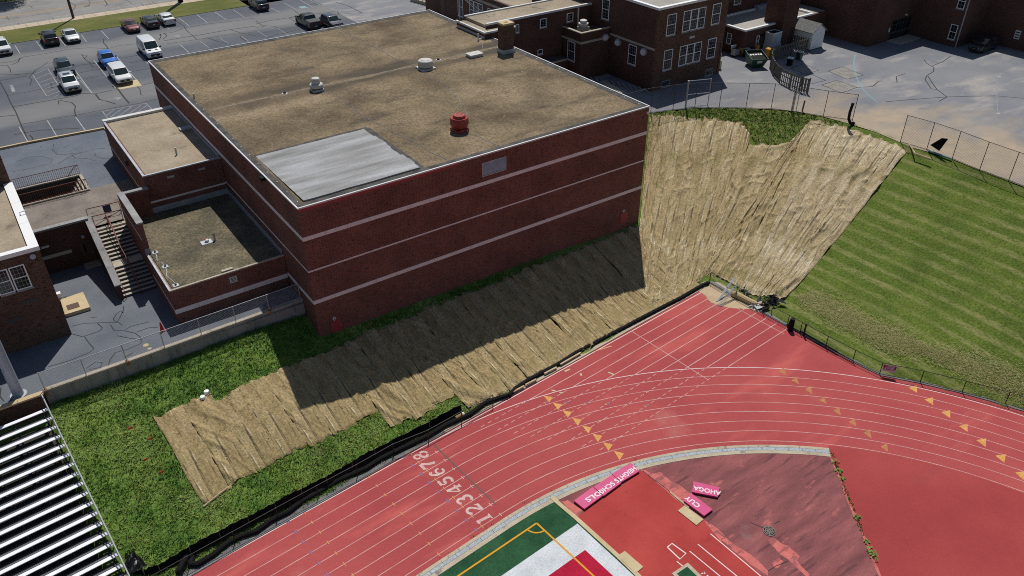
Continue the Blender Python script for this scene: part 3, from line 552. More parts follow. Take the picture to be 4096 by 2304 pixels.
def text(name, body, size, mat, parent, origin, ex, ey, extrude=0., bold=0., sx=1., stretch=(1, 1)):
    me = text_mesh(body, size, extrude, bold, sx); ex = Vector(ex).normalized(); ey = Vector(ey).normalized(); ez = ex.cross(ey)
    o0 = Vector(origin) - (wloc(parent) if parent else Vector())
    me.transform(Matrix(((ex.x * stretch[0], ey.x * stretch[1], ez.x, o0.x), (ex.y * stretch[0], ey.y * stretch[1], ez.y, o0.y), (ex.z * stretch[0], ey.z * stretch[1], ez.z, o0.z), (0, 0, 0, 1))))
    me.materials.clear(); me.materials.append(mat); o = bpy.data.objects.new(name, me); COL.objects.link(o); o.parent = parent; return o
# stencilled lane digits: strokes drawn as thick-and-thin ribbons with stencil gaps
def stroke(pts, w): return (pts, w)
def arcp(cx, cy, rx, ry, a0, a1, n=10): return [(cx + rx * math.cos(rad(a0 + (a1 - a0) * i / n)), cy + ry * math.sin(rad(a0 + (a1 - a0) * i / n))) for i in range(n + 1)]
DIG = {'1': [([(.0, -.5), (.0, .5)], .17), ([(-.2, .38), (-.04, .46)], .12), ([(-.22, -.46), (.22, -.46)], .08)],
 '2': [(arcp(-.02, .2, .25, .26, 165, -35), .15), ([(.2, .04), (-.27, -.4)], .12), ([(-.30, -.42), (.3, -.42)], .16), ([(.27, -.4), (.33, -.24)], .06)],
 '3': [(arcp(-.02, .24, .23, .22, 150, -75), .15), (arcp(-.02, -.22, .27, .24, 70, -155), .16), ([(-.06, .02), (.1, .02)], .08)],
 '4': [([(.12, -.5), (.12, .5)], .16), ([(.08, .46), (-.33, -.14)], .08), ([(-.34, -.18), (.02, -.18)], .10), ([(.2, -.18), (.34, -.18)], .10), ([(-.04, -.46), (.28, -.46)], .07)],
 '5': [([(-.2, .42), (.28, .42)], .16), ([(-.2, .36), (-.2, .08)], .08), (arcp(-.02, -.16, .27, .26, 125, -150), .16)],
 '6': [(arcp(0, -.2, .26, .26, -15, 300), .13), (arcp(.16, -.04, .42, .52, 178, 95), .14), (arcp(.16, .38, .07, .07, 0, 330), .07)],
 '7': [([(-.3, .4), (.3, .4)], .17), ([(.28, .34), (.02, -.1), (-.04, -.5)], .17), ([(-.3, .44), (-.32, .2)], .06)],
 '8': [(arcp(0, .25, .2, .2, 40, 215), .12), (arcp(0, .25, .2, .2, 235, 395), .10), (arcp(0, -.23, .27, .25, 55, 240), .15), (arcp(0, -.23, .27, .25, 262, 400), .13)]}
for dch, (px, py) in {'8': (1657, 237), '7': (1730, 330), '6': (1822, 405), '5': (1910, 495), '4': (1998, 577), '3': (2097, 680), '2': (2192, 778), '1': (2292, 875)}.items():
    c = np.array(P2('N', px, py, ZT)); m = MB(); m.flat = 1; s = 1.0
    for i, (pts, w) in enumerate(DIG[dch]):
        m.ribbon([c + (-N) * (p[0] * s * 1.05 + .16 * p[1] * s) * 1. + (-U) * (p[1] * s * 1.05) for p in pts], w * s * 1.3, z0 + .004 + .0006 * i)
    m.build('lane_number', MT['digit'], TRK)
TA = [('K', [(318,1085),(408,1097),(375,1155)]), ('K', [(410,1155),(502,1172),(465,1228)]), ('K', [(508,1230),(602,1248),(562,1307)]), ('K', [(605,1307),(700,1327),(662,1387)]), ('K', [(705,1385),(803,1405),(768,1465)]), ('O', [(810,18),(908,40),(865,103)]), ('O', [(913,103),(1015,127),(972,190)]), ('O', [(1025,190),(1127,215),(1083,283)]),
      ('L', [(1413,1005),(1500,980),(1500,1057)]), ('L', [(1573,1122),(1662,1100),(1662,1180)]), ('L', [(1743,1250),(1835,1230),(1832,1312)]), ('L', [(1920,1390),(2008,1368),(2008,1448)]), ('P', [(2095,82),(2195,65),(2188,150)]), ('P', [(2287,238),(2393,225),(2378,312)]), ('P', [(2487,408),(2590,395),(2570,485)])]
TF = [('L', [(103,838),(160,800),(182,878)]), ('L', [(235,930),(292,892),(313,972)]), ('L', [(370,1025),(430,988),(448,1070)]), ('L', [(512,1130),(570,1090),(590,1172)]), ('L', [(655,1238),(715,1197),(735,1285)]), ('L', [(808,1350),(872,1310),(887,1397)]), ('P', [(965,10),(1025,-30),(1043,72)]), ('P', [(1132,150),(1197,108),(1207,200)])]
for L_, mt in ((TA, 'tri'), (TF, 'trifade')):
    for k, tr in L_: sheet('triangle_marking', [P2(k, *q, ZT) for q in tr], z0 + .005, MT[mt], TRK)
for k, q4 in [('K', [(880,615),(1000,580),(1005,590),(830,642)]), ('K', [(525,832),(580,812),(588,822),(535,846)]), ('K', [(960,850),(975,843),(1032,868),(1020,878)]), ('K', [(395,1022),(440,1030),(432,1042),(400,1034)]), ('K', [(475,1045),(520,1052),(510,1062),(478,1055)]), ('K', [(680,862),(700,858),(708,880),(690,885)])]:
    sheet('tape_mark', [P2(k, *q, ZT) for q in q4], z0 + .006, MT['orangemark' if q4[0][0] == 880 else 'tanconcrete'], TRK)
# sandy apron at the end of the chute, curbs along the fence
blob('sand_wash', 'K', [(1870,28),(1985,-55),(2110,10),(2300,115),(2520,250),(2400,215),(2230,205),(2120,185),(2010,150),(1950,80),(1895,40)], ZT + .004, MT['sand'], TRK, jag=.07)
def offset_curve(pl, d):
    pl = [np.array(p) for p in pl]; o = []
    for i in range(len(pl)):
        a = pl[min(i + 1, len(pl) - 1)] - pl[max(i - 1, 0)]; a = a / np.hypot(*a); o.append(tuple(pl[i] + np.array([-a[1], a[0]]) * d))
    return o
def kerb(name, pl, d0, d1, zt, mat):
    a, b = offset_curve(pl, d0), offset_curve(pl, d1); m = MB(); n = len(pl)
    m.add([(*p, zt) for p in a] + [(*p, zt) for p in b] + [(*p, ZT - .5) for p in a] + [(*p, ZT - .5) for p in b],
          [(i, i + 1, n + i + 1, n + i) for i in range(n - 1)] + [(2 * n + i, i, i + 1, 2 * n + i + 1) for i in range(n - 1)] + [(n + i, 3 * n + i, 3 * n + i + 1, n + i + 1) for i in range(n - 1)])
    return m.build(name, mat, kind=ST)
wline = nw[:7]; cline = nw[6:]
kerb('fence_kerb', wline, -.12, .42, ZT + .06, MT['curbgrey'])
kerb('chute_kerb', cline, -.12, .40, ZT + .055, MT['sandcurb'])
rline = [nw[-1]] + re + fence_arc
kerb('bend_kerb', rline, -.02, .45, ZT + .06, MT['curbgrey'])
kerb('gravel_edge', rline, .45, .8, ZT + .05, MT['sandcurb'])
# trench drain round the bend
dr0, dr1, dr2, dr3 = RIN - .42, RIN - .66, RIN - .98, RIN - 1.30
a_end = None
ex, ey = P2('P', 612, 165, ZT); w_ = np.array([ex, ey]); a_end = math.atan2(w_ @ U - CT, CN - w_ @ N)
def ring(r, t0=-45): return [tn(t0, CN - r), tn(-20, CN - r), tn(-8, CN - r), tn(CT, CN - r)] + arc(r, 0, a_end, 50)[1:]
def band(name, ra, rb, zt, mat, parent=None, kind=ST):
    a, b = ring(ra), ring(rb); n = len(a); m = MB()
    m.add([(*p, zt) for p in a] + [(*p, zt) for p in b] + [(*p, ZT - .3) for p in a] + [(*p, ZT - .3) for p in b],
          [(i, i + 1, n + i + 1, n + i) for i in range(n - 1)] + [(2 * n + i, i, i + 1, 2 * n + i + 1) for i in range(n - 1)] + [(n + i, 3 * n + i, 3 * n + i + 1, n + i + 1) for i in range(n - 1)] + [(0, n, 3 * n, 2 * n), (n - 1, 3 * n - 1, 4 * n - 1, 2 * n - 1)])
    return m.build(name, mat, parent, kind=kind)
drain = band('trench_drain', dr0, dr1, ZT + .022, MT['curb'])
band('drain_kerb', dr2, dr3, ZT + .026, MT['curb'])
band('drain_channel', dr1, dr2, ZT + .004, MT['darkgrey'])
def along(s, r):                                # position along the drain: straight, then bend
    if s < 0: return tn(CT + s, CN - r), 0.
    a = s / RIN; return tn(CT + r * math.sin(a), CN - r * math.cos(a)), a
s = -30.
while s < a_end * RIN - .3:
    (p0, _), (p1, _), (p2, _), (p3, _) = along(s + .015, dr1 - .02), along(s + .985, dr1 - .02), along(s + .985, dr2 + .02), along(s + .015, dr2 + .02)
    MB().prism([p0, p1, p2, p3], ZT + .0, ZT + .024).build('grate_panel', MT['grate'], drain); s += 1.
for s in np.arange(-28, a_end * RIN, 3.05):
    a, b = along(s, dr0)[0], along(s, dr3)[0]
    if int(s * 7) % 3: strip([along(s, dr0)[0], along(s, dr1)[0]], .03, ZT + .027, MT['darkgrey'], drain, 'joint')
# ---- infield surfaces
zi = ZT + .005
wl_pts = [P2('P', *q, ZT) for q in [(628,192),(660,280),(690,350),(740,480),(800,640),(860,780),(920,940),(980,1080),(1060,1270),(1140,1449)]]
dv = np.array(wl_pts[-1]) - np.array(wl_pts[-2]); wl_pts.append(tuple(np.array(wl_pts[-1]) + dv / np.hypot(*dv) * 14))
inner = [p for p in arc(RIN - 1.30, 0, a_end, 40)]
dz_out = arc(RIN - .12, a_end, rad(170), 30)
sheet('dzone_floor', wl_pts[::-1] + dz_out + [tn(10, 70)], zi, MT['dzone'], kind=ST)
edge_t = [P2('O', *q, ZT) for q in [(393,655),(640,865),(1065,1250),(1270,1449)]]
dv = np.array(edge_t[-1]) - np.array(edge_t[-2]); edge_t.append(tuple(np.array(edge_t[-1]) + dv / np.hypot(*dv) * 14))
# angle of the turf corner on the drain
w_ = np.array(edge_t[0]); a_t = math.atan2(w_ @ U - CT, CN - w_ @ N)
sheet('worn_apron', arc(RIN - 1.29, a_t, a_end, 36) + wl_pts + [edge_t[-1]] + edge_t[::-1][1:-1], zi, MT['worn'], kind=ST)
worn = bpy.data.objects['worn_apron']
t0 = -45
sheet('turf', [tn(t0, CN - RIN + 1.29), tn(CT, CN - RIN + 1.29)] + arc(RIN - 1.29, 0, a_t, 8)[1:] + edge_t[1:] + [tn(t0, 45)], zi, MT['turf'], kind=ST)
turf = bpy.data.objects['turf']
def oz(*pts): return [P2('O', *q, ZT) for q in pts]
def ext(a, b, d): a = np.array(a); b = np.array(b); v = (b - a) / np.hypot(*(b - a)); return tuple(b + v * d)
wa, wb, wc, wd = oz((660,922), (0,1375), (735,1187), (365,1449))
e1 = oz((1230,1449))[0]
sheet('turf_border', [wa, ext(wa, wb, 22), ext(wa, wb, 22)[:0] or tuple(np.array(ext(wa, wb, 22)) + np.array([3., -8.])), tuple(np.array(e1) + np.array([4., -10.])), e1], zi + .004, MT['turfwhite'], turf)
r1, r2 = oz((1018,1449))[0], wd
sheet('turf_endzone', [wc, ext(wc, wd, 24), tuple(np.array(ext(wc, wd, 24)) + np.array([6., -12.])), ext(wc, r1, 14)], zi + .008, MT['turfred'], turf)
ya, yb, yc = oz((248,918), (0,1085), (820,1449))
strip([ext(ya, yb, 24), ya], .12, zi + .012, MT['turfline'], turf); strip([ya, ext(ya, yc, 14)], .12, zi + .0125, MT['turfline'], turf)
strip(oz((155,985), (190,1005), (240,1017), (290,1010), (325,993)), .1, zi + .013, MT['turfline'], turf)
m = MB()
for i in range(len(edge_t) - 1): m.beam((*edge_t[i], ZT + .0), (*edge_t[i + 1], ZT + .0), .30, .1)
m.build('turf_kerb', MT['tanconcrete'], kind=ST)
rw = oz((650,858), (1312,393), (1735,742), (1930,880), (2132,1052), (2090,1085), (2576,1470)); rw.append(ext(oz((2132,1052))[0], oz((2576,1440))[0], 10)); rw2 = ext(edge_t[1], edge_t[3], 13)
runway = sheet('runway', rw[:6] + [ext(rw[5], oz((2560,1475))[0], 8), rw2], zi + .004, MT['runway'], kind=ST)
blob('repair_patch', 'O', [(500,700),(560,685),(720,790),(640,862),(600,800)], ZT + .006, MT['salmon'], worn, jag=.05)
blob('repair_patch', 'O', [(1255,345),(1290,375),(1318,395),(1735,738),(1800,625),(1700,545),(1590,490),(1500,405),(1430,415),(1340,385)], ZT + .006, MT['salmon'], worn, jag=.05)
blob('repair_patch', 'O', [(1930,885),(2010,930),(2140,1045),(2230,1130),(2400,1230),(2576,1400),(2576,1449),(2330,1270),(2120,1100),(2090,1085)], ZT + .006, MT['salmon'], worn, jag=.05)
blob('repair_patch', 'P', [(628,198),(660,290),(690,360),(800,640),(890,850),(1000,1110),(1140,1449),(1115,1449),(980,1120),(860,850),(700,440),(600,205)], ZT + .006, MT['salmon'], worn, jag=.02)
blob('repair_patch', 'P', [(40,1320),(110,1265),(160,1300),(120,1350),(60,1365)], ZT + .006, MT['salmon'], worn, jag=.04)
blob('repair_patch', 'P', [(0,1085),(80,1070),(150,1130),(240,1180),(330,1260),(290,1290),(420,1430),(380,1449),(200,1280),(60,1160)], ZT + .006, MT['salmon'], worn, jag=.08)
blob('repair_patch', 'O', [(1700,235),(1880,205),(2030,200),(1990,230),(1800,245)], ZT + .006, MT['salmon'], worn, jag=.06)
for pl in [[(1285,325),(1310,360),(1320,395),(1400,460),(1500,530),(1600,610),(1735,740)],[(2400,910),(2480,945),(2540,970)],[(2060,1000),(2135,1055)]]: strip(oz(*pl), .05, zi + .008, MT['tar'], worn, 'crack_seal')
for pl in [[(0,1400),(80,1350),(200,1300)],[(60,925),(120,895)]]: strip([P2('P', *q, ZT) for q in pl], .05, zi + .008, MT['tar'], worn, 'crack_seal')
for a, b in [((1870,1130),(2260,1449)), ((1787,1200),(2090,1449)), ((1997,1025),(2500,1449)), ((1658,1303),(1840,1449))]:
    a, b = oz(a, b); strip([a, ext(a, b, 4)], .07, zi + .010, MT['whiteline'], runway)
tz = oz((1563,1160), (1610,1122), (1750,1223), (1690,1280)); strip(tz + [tz[0]], .09, zi + .010, MT['whiteline'], runway)
m = MB(); m.flat = 1
for q in [((1905,1430),(1940,1410)), ((1925,1412),(1945,1430)), ((1960,1449),(1975,1440))]: m.ribbon(oz(*q), .06, zi + .011)
m.build('marking', MT['whiteline'], runway)
for q4 in [[(1735,745),(1925,885),(1855,943),(1668,797)], [(1135,1203),(1320,1363),(1242,1427),(1062,1252)]]:
    MB().prism(oz(*q4), ZT, ZT + .065).build('concrete_slab', MT['tanconcrete'], runway)
m = MB(); a, b = oz((1590,605), (1780,765)); m.beam((*a, ZT + .03), (*b, ZT + .03), .14, .05).build('board', MT['plank'], runway)
m = MB(); c = oz((1745,1430))[0]; m.box(c[0] - .7, c[0] + .7, c[1] - .9, c[1] + .5, ZT - .1, ZT + .06).build('takeoff_box', MT['curb'], runway)
m = MB(); m.box(c[0] - .45, c[0] + .45, c[1] - .8, c[1] + .3, ZT - .1, ZT + .07).build('box_lid', MT['turf'], runway)
# round drain grate
g = thing('drain_cover', 'round slotted iron drain cover set in the worn purple-red apron', 'drain cover', (*P2('P', 12, 1000, ZT), ZT))
gx, gy = g.location.x, g.location.y
MB().lathe((gx, gy, ZT), [(.02, 0), (.42, 0), (.42, .03), (.02, .032)], 20).build('pit', MT['black'], g)
m = MB()
for r in (.38, .25, .12): m.ribbon([(gx + r * math.cos(a * math.pi / 12), gy + r * math.sin(a * math.pi / 12)) for a in range(25)], .06, ZT + .04)
for a in range(8): m.ribbon([(gx, gy), (gx + .4 * math.cos(a * math.pi / 4), gy + .4 * math.sin(a * math.pi / 4))], .045, ZT + .043)
m.build('grate', MT['terracebrown'], g)
# pink padded panels with the lettering
PG = 'pink lettered pads lying by the runway'
def pad2(k4, a0, a1, word, label, size, f0):
    """pad whose text baseline runs from a0 to a1 (photo points)"""
    q = oz(*k4); c = np.mean(q, 0); t = thing('padded_panel', label, 'padded panel', (*c, ZT), PG)
    MB().prism(q, ZT + .06, ZT + .20).build('cover', MT['pink'], t); MB().prism([tuple(np.array(p) + np.array([0, -.03])) for p in q], ZT + .012, ZT + .055).build('backing', MT['trim'], t)
    a, b = [np.array(p) for p in oz(a0, a1)]; Lw = np.hypot(*(b - a)); ex = (b - a) / Lw; ey = np.array([-ex[1], ex[0]]); me_ = text_mesh(word, 1., 0., .03, 1.05); co = np.array([v.co[:2] for v in me_.vertices]); wd_, ht_ = co.max(0) - co.min(0); bpy.data.meshes.remove(me_)
    tw = Lw * len(word.strip()) / (len(word.strip()) - 1.); text('lettering', word, 1., MT['pinktext'], t, (*((a + b) / 2), ZT + .206), (*ex, 0), (*ey, 0), .004, .03, 1.05, (tw / wd_, size / ht_))
pad2([(1003,440),(1190,328),(1280,412),(1097,522)], (1222,388), (1080,490), 'HEIGHT', 'pink pad reading HEIGHT nearest the drain kerb', .40, 0)
pad2([(820,572),(1005,447),(1097,530),(922,660)], (1045,512), (885,625), 'S SCHO', 'pink pad reading S SCHO in the middle of the row', .40, 0)
pad2([(623,710),(810,572),(912,658),(727,793)], (870,635), (770,695), 'OLS', 'pink pad reading OLS at the turf end of the row', .40, 0)
pad2([(1727,712),(1800,635),(2015,798),(1930,862)], (1860,755), (1770,690), 'CUY', 'pink pad reading CUY beside the concrete slab', .40, 0)
pad2([(1822,515),(2085,575),(2068,672),(1810,622)], (2070,632), (1850,585), 'AHOGA', 'pink pad reading AHOGA lying askew on the worn apron', .40, 0)
# ================================================================== BUILDINGS
def wallbox(parent, x0, x1, y0, y1, z0, z1, mat, sides='fblr', th=.3):
    """four separate brick walls round a box: f front (-y), b back, l left (-x), r right"""
    if 'f' in sides: MB().box(x0, x1, y0, y0 + th, z0, z1).build('wall', mat, parent)
    if 'b' in sides: MB().box(x0, x1, y1 - th, y1, z0, z1).build('wall', mat, parent)
    if 'l' in sides: MB().box(x0, x0 + th, y0 + th, y1 - th, z0, z1).build('wall', mat, parent)
    if 'r' in sides: MB().box(x1 - th, x1, y0 + th, y1 - th, z0, z1).build('wall', mat, parent)
def coping(parent, x0, x1, y0, y1, z, w, h, mat, sides='fblr', out=.03, name='coping'):
    if 'f' in sides: MB().box(x0 - out, x1 + out, y0 - out, y0 + w, z, z + h).build(name, mat, parent)
    if 'b' in sides: MB().box(x0 - out, x1 + out, y1 - w, y1 + out, z, z + h).build(name, mat, parent)
    if 'l' in sides: MB().box(x0 - out, x0 + w, y0 + w, y1 - w, z, z + h).build(name, mat, parent)
    if 'r' in sides: MB().box(x1 - w, x1 + out, y0 + w, y1 - w, z, z + h).build(name, mat, parent)
def stones(parent, axis, fixed, a0, a1, z0, z1, unit, mat, proud=.025, name='band_stone'):
    n = max(1, round((a1 - a0) / unit)); w = (a1 - a0) / n
    for i in range(n):
        b0, b1 = a0 + i * w + .008, a0 + (i + 1) * w - .008
        if axis == 'x': MB().box(b0, b1, fixed - proud, fixed + .05, z0, z1).build(name, mat, parent)
        else: MB().box(fixed - proud, fixed + .05, b0, b1, z0, z1).build(name, mat, parent)
# ---------------- gym
gym = thing('gym_building', 'large flat-roofed red brick gym with three pale stone bands', 'gym', (0, 0, 0))
wallbox(gym, 0, L, 0, D, -4, H - .12, MT['brick'])
rf = MB().box(.3, L - .3, .3, D - .3, H - .6, H - .05).build('roof', MT['roofgravel'], gym)
fl = MB()
for r in [(.12, L - .12, .12, .62), (.12, L - .12, D - .8, D - .12), (.12, .55, .62, D - .8), (L - .7, L - .12, .62, D - .8)]: fl.box(*r, H - .12, H - .03)
fl.build('edge_flashing', MT['flashing'], gym)
coping(gym, 0, L, 0, D, H - .12, .07, .12, MT['alu'], 'flbr', .05, 'roof_edge')
MB().box(0, 13.5, -.045, .0, H - .36, H - .125).build('fascia', MT['reddoor'], gym)
for b0, b1, un in ((8.96, 9.29, 1.82), (6.21, 6.34, 1.82), (3.25, 3.58, 1.82)):
    stones(gym, 'x', 0., -.02, L, b0, b1, un, MT['stone'])
    stones(gym, 'y', 0., .06, D if b0 > 4 else 5.2, b0, b1, un, MT['stone'])
for x in (1.05, 9.9, 18.7, 27.4, 33.2): MB().box(x - .006, x + .006, -.004, .02, -.6, H - .4).build('control_joint', MT['railred'], gym)
# roof details that belong to the gym
jx = MB()
for x, y in [(i * 1.9 + 1, D - .45) for i in range(18)] + [(.42, i * 2. + 1) for i in range(20)] + [(L - .4, i * 2. + 1) for i in range(20)]: jx.box(x - .035, x + .035, y - .035, y + .035, H - .035, H + .01)
jx.build('roof_clip', MT['white'], gym, kind='stuff')
# membrane repair: strips lapped one over the next
px0, px1, py0, py1 = .78, 10.55, .72, 10.4
for i in range(10):
    a = py0 + (py1 - py0) * i / 10; b = py0 + (py1 - py0) * (i + 1) / 10 + .07
    wv = lambda s: (rng.random(9) - .5) * s
    xs = np.linspace(px0 - .05 * i / 10, px1 + .12 * math.sin(i * 1.3), 15); e0, e1_ = a + rng.normal(0, .02, 15), b + rng.normal(0, .02, 15)
    m = MB(); zt = H - .044 + .012 * (10 - i)
    m.add([(x, y, zt) for x, y in zip(xs, e0)] + [(x, y, zt + .004) for x, y in zip(xs, e1_)] + [(x, y, H - .06) for x, y in zip(xs, e0)],
          [(j, j + 1, 15 + j + 1, 15 + j) for j in range(14)] + [(30 + j, 30 + j + 1, j + 1, j) for j in range(14)])
    m.build('membrane_strip', MT['membrane'], gym)
for q in [[(10.62, .7), (10.75, 5), (10.8, 10.5), (.7, 10.6)]]: m = MB(); m.ribbon([(10.72, .66), (10.78, 4), (10.7, 7), (10.8, 10.55)], .5, H - .042); m.ribbon([(10.9, 10.62), (6, 10.68), (.7, 10.6)], .38, H - .041); m.build('membrane_edge', MT['flashing'], gym)
# lightning cables lying on the roof
def wob(pl, s=.08, step=1.):
    o = []
    for a, b in zip(pl[:-1], pl[1:]):
        a, b = np.array(a, float), np.array(b, float); n = max(2, int(np.linalg.norm(b - a) / step))
        for i in range(n): o.append(a + (b - a) * i / n + np.r_[rng.normal(0, s, 2), 0][:len(a)])
    o.append(np.array(pl[-1], float)); return [tuple(p) for p in o]
def cable(name, parent, pl, z, mat, r=.02): return MB().tube([(p[0], p[1], z) for p in wob(pl)], r, 4).build(name, mat, parent)
for pl in [[(13.28, 39.6), (13.28, 36.9), (12.43, 25.7), (11.3, 22)], [(11.2, 20.6), (12.02, 20.3), (11.8, 12), (12.6, 5.2), (13.2, .4)], [(21.77, 39.7), (21.88, 25.3), (22.4, 22)], [(22.6, 20.3), (21.92, 19.9), (21.88, 14.9), (19.72, 8.27), (18.2, 6.4)], [(17.6, 4), (17.9, 2.2), (18.2, .5)], [(33.9, 19), (31, 22.5), (32.5, 25)]]:
    cable('roof_cable', gym, pl, H - .03, MT['galv'], .022)
m = MB()
for pl in [[(.9, 22.75), (8, 22.8), (10.6, 22.7)], [(12, 22.75), (22, 22.85)], [(24, 22.9), (33.2, 22.9)]]: m.ribbon(wob(pl, .05), .10, H - .045)
m.build('drain_seam', MT['patch'], gym)
# louver
lx0, lx1, lz0, lz1 = 15.9, 18.33, 9.76, 11.02
m = MB()
for x in (lx0, lx1 - .07): m.box(x, x + .07, -.05, .02, lz0, lz1)
for z in (lz0, lz1 - .07): m.box(lx0 + .07, lx1 - .07, -.05, .02, z, z + .07)
lv = m.build('louver', MT['galv'], gym)
MB().box(lx0 + .07, lx1 - .07, -.008, .03, lz0 + .07, lz1 - .07).build('backing', MT['black'], lv)
for i in range(13):
    z = lz0 + .11 + i * .083; MB().add([(lx0 + .07, -.045, z), (lx1 - .07, -.045, z), (lx1 - .07, -.012, z + .055), (lx0 + .07, -.012, z + .055), (lx0 + .07, -.045, z - .012), (lx1 - .07, -.045, z - .012)], [(0, 1, 2, 3), (4, 5, 1, 0)]).build('slat', MT['galv'], lv)
# hatch doors with a ring lamp over each
for x0, x1, z0d, z1d in ((1.10, 2.03, -.08, 1.09), (32.0, 33.0, .02, 1.2)):
    d = MB().box(x0, x1, -.012, .03, z0d, z1d).build('door', MT['reddoor'], gym)
    m = MB(); m.box(x0 - .05, x0, -.03, .03, z0d, z1d + .05); m.box(x1, x1 + .05, -.03, .03, z0d, z1d + .05); m.box(x0 - .05, x1 + .05, -.03, .03, z1d, z1d + .05).build('frame', MT['brick'], d)
    MB().box(x1 - .12, x1 - .06, -.04, -.012, z0d + .55, z0d + .62).build('handle', MT['galv'], d)
    c = ((x0 + x1) / 2 - .12, -.03, z1d + .22)
    m = MB(); m.tube([(c[0], -.001, c[2]), (c[0], -.10, c[2])], [.15, .13], 10); m.build('wall_lamp', MT['white'], gym)
    MB().tube([(c[0], -.10, c[2]), (c[0], -.115, c[2])], .08, 10).build('lens', MT['darkgrey'], bpy.data.objects[[o.name for o in gym.children if o.name.startswith('wall_lamp')][-1]])
MB().box(L - .28, L - .12, -.14, -.0, H - .72, H - .52).build('wall_lamp', MT['white'], gym)
m = MB(); m.box(-.35, .0, 6.4, 6.9, H - .35, H - .1); m.build('roof_camera', MT['black'], gym)
# upper annex
ua = thing('annex_building', 'brick annex with pale tan gravel roof against the gym side', 'annex', (-6.77, 18.9, 4.95))
ux, uy0, uy1, uz = -6.77, 18.9, 34.15, 8.72
wallbox(ua, ux, -.03, uy0, uy1, 2, uz - .12, MT['brick'], 'fbl')
MB().box(ux + .25, -.03, uy0 + .25, uy1 - .25, uz - .5, uz - .14).build('roof', MT['roofpale'], ua)
coping(ua, ux, -.03, uy0, uy1, uz - .12, .16, .12, MT['galv'], 'fl', .04, 'roof_edge'); MB().box(ux - .04, -.03, uy1 - .5, uy1 + .04, uz - .12, uz + .1).build('roof_edge', MT['offwhite'], ua)
MB().box(-.12, -.03, uy0 + .3, uy1 - .6, uz - .14, uz + .14).build('flashing', MT['galv'], ua); MB().box(-1.15, -.03, 27.2, 27.9, uz - .13, uz + .05).build('flashing', MT['galv'], ua)
stones(ua, 'x', uy0, ux + .02, -.03, 6.05, 6.22, 1.8, MT['stone']); stones(ua, 'y', ux, uy0 + .1, uy1, 6.05, 6.2, 1.8, MT['stone'])
for x in (-4.57, -1.83): MB().box(x - .3, x + .3, uy0 - .03, uy0 + .02, 7.95, 8.15).build('wall_vent', MT['galv'], ua)
m = MB(); m.box(ux - .28, ux, 25.0, 25.3, 7.4, 7.75).build('wall_lamp', MT['darkgrey'], ua)
MB().box(ux - .015, ux + .02, 23.2, 24.2, 4.95, 7.1).build('door', MT['browndoor'], ua)
m = MB(); m.tube([(-3.02, 22.0, uz - .2), (-3.02, 22.0, uz + .55)], .085, 8).build('vent_pipe', MT['galv'], ua)
# lower annex
la = thing('annex_building', 'low brick annex with dark weathered gravel roof beside the stairs', 'annex', (-9.15, 5.28, ZC))
lx, ly0, ly1, lz = -9.15, 5.28, 18.6, 5.2
wallbox(la, lx, -.03, ly0, ly1, 1.0, lz - .1, MT['brick'], 'fl')
MB().box(lx + .25, -.03, ly0 + .25, ly1 + .28, lz - .5, lz - .1).build('roof', MT['roofdark'], la)
MB().box(lx - .03, -.03, ly0 - .03, ly0 + .14, lz - .1, lz).build('roof_edge', MT['concrete'], la); MB().box(lx - .03, lx + .12, ly0 + .14, 12.0, lz - .1, lz).build('roof_edge', MT['galv'], la)
MB().box(lx + .35, -.03, 18.80, 18.885, lz - .1, lz + .42).build('flashing', MT['galv'], la); MB().box(-.11, -.03, 5.6, 18.80, lz - .1, lz + .36).build('flashing', MT['galv'], la)
stones(la, 'x', ly0, lx - .02, -.03, 3.02, 3.42, 1.8, MT['stone']); stones(la, 'y', lx, ly0 + .1, 11.5, 3.32, 3.42, 2.2, MT['stone'])
# parapet wall round the stair side, stone capped
MB().box(lx - .005, lx + .38, 12.0, 18.55, 1.5, 7.85).build('wall', MT['brick'], la); MB().box(lx - .004, ux - .02, 18.55, 18.88, 4.9, 7.6).build('wall', MT['brick'], la)
stones(la, 'y', lx, 12.0, 18.5, 6.45, 6.58, 2.2, MT['stone'])
for y0_, y1_ in ((11.95, 14.1), (14.1, 16.4), (16.4, 18.5)): MB().box(lx - .06, lx + .46, y0_ + .01, y1_ - .01, 7.85, 7.99).build('coping_stone', MT['greystone'], la)
MB().box(lx - .06, ux + .1, 18.5, 18.95, 7.6, 7.74).build('coping_stone', MT['greystone'], la)
MB().box(lx - .02, lx + .40, 11.9, 12.0, 5.1, 5.6).build('coping_stone', MT['greystone'], la)
vx = MB(); vx.box(-4.65, -4.08, ly0 - .035, ly0 + .01, 4.17, 4.72); v_ = vx.build('wall_vent', MT['offwhite'], la)
for i in range(4): MB().box(-4.58, -4.15, ly0 - .045, ly0 - .034, 4.24 + i * .115, 4.29 + i * .115).build('slat', MT['darkgrey'], v_)
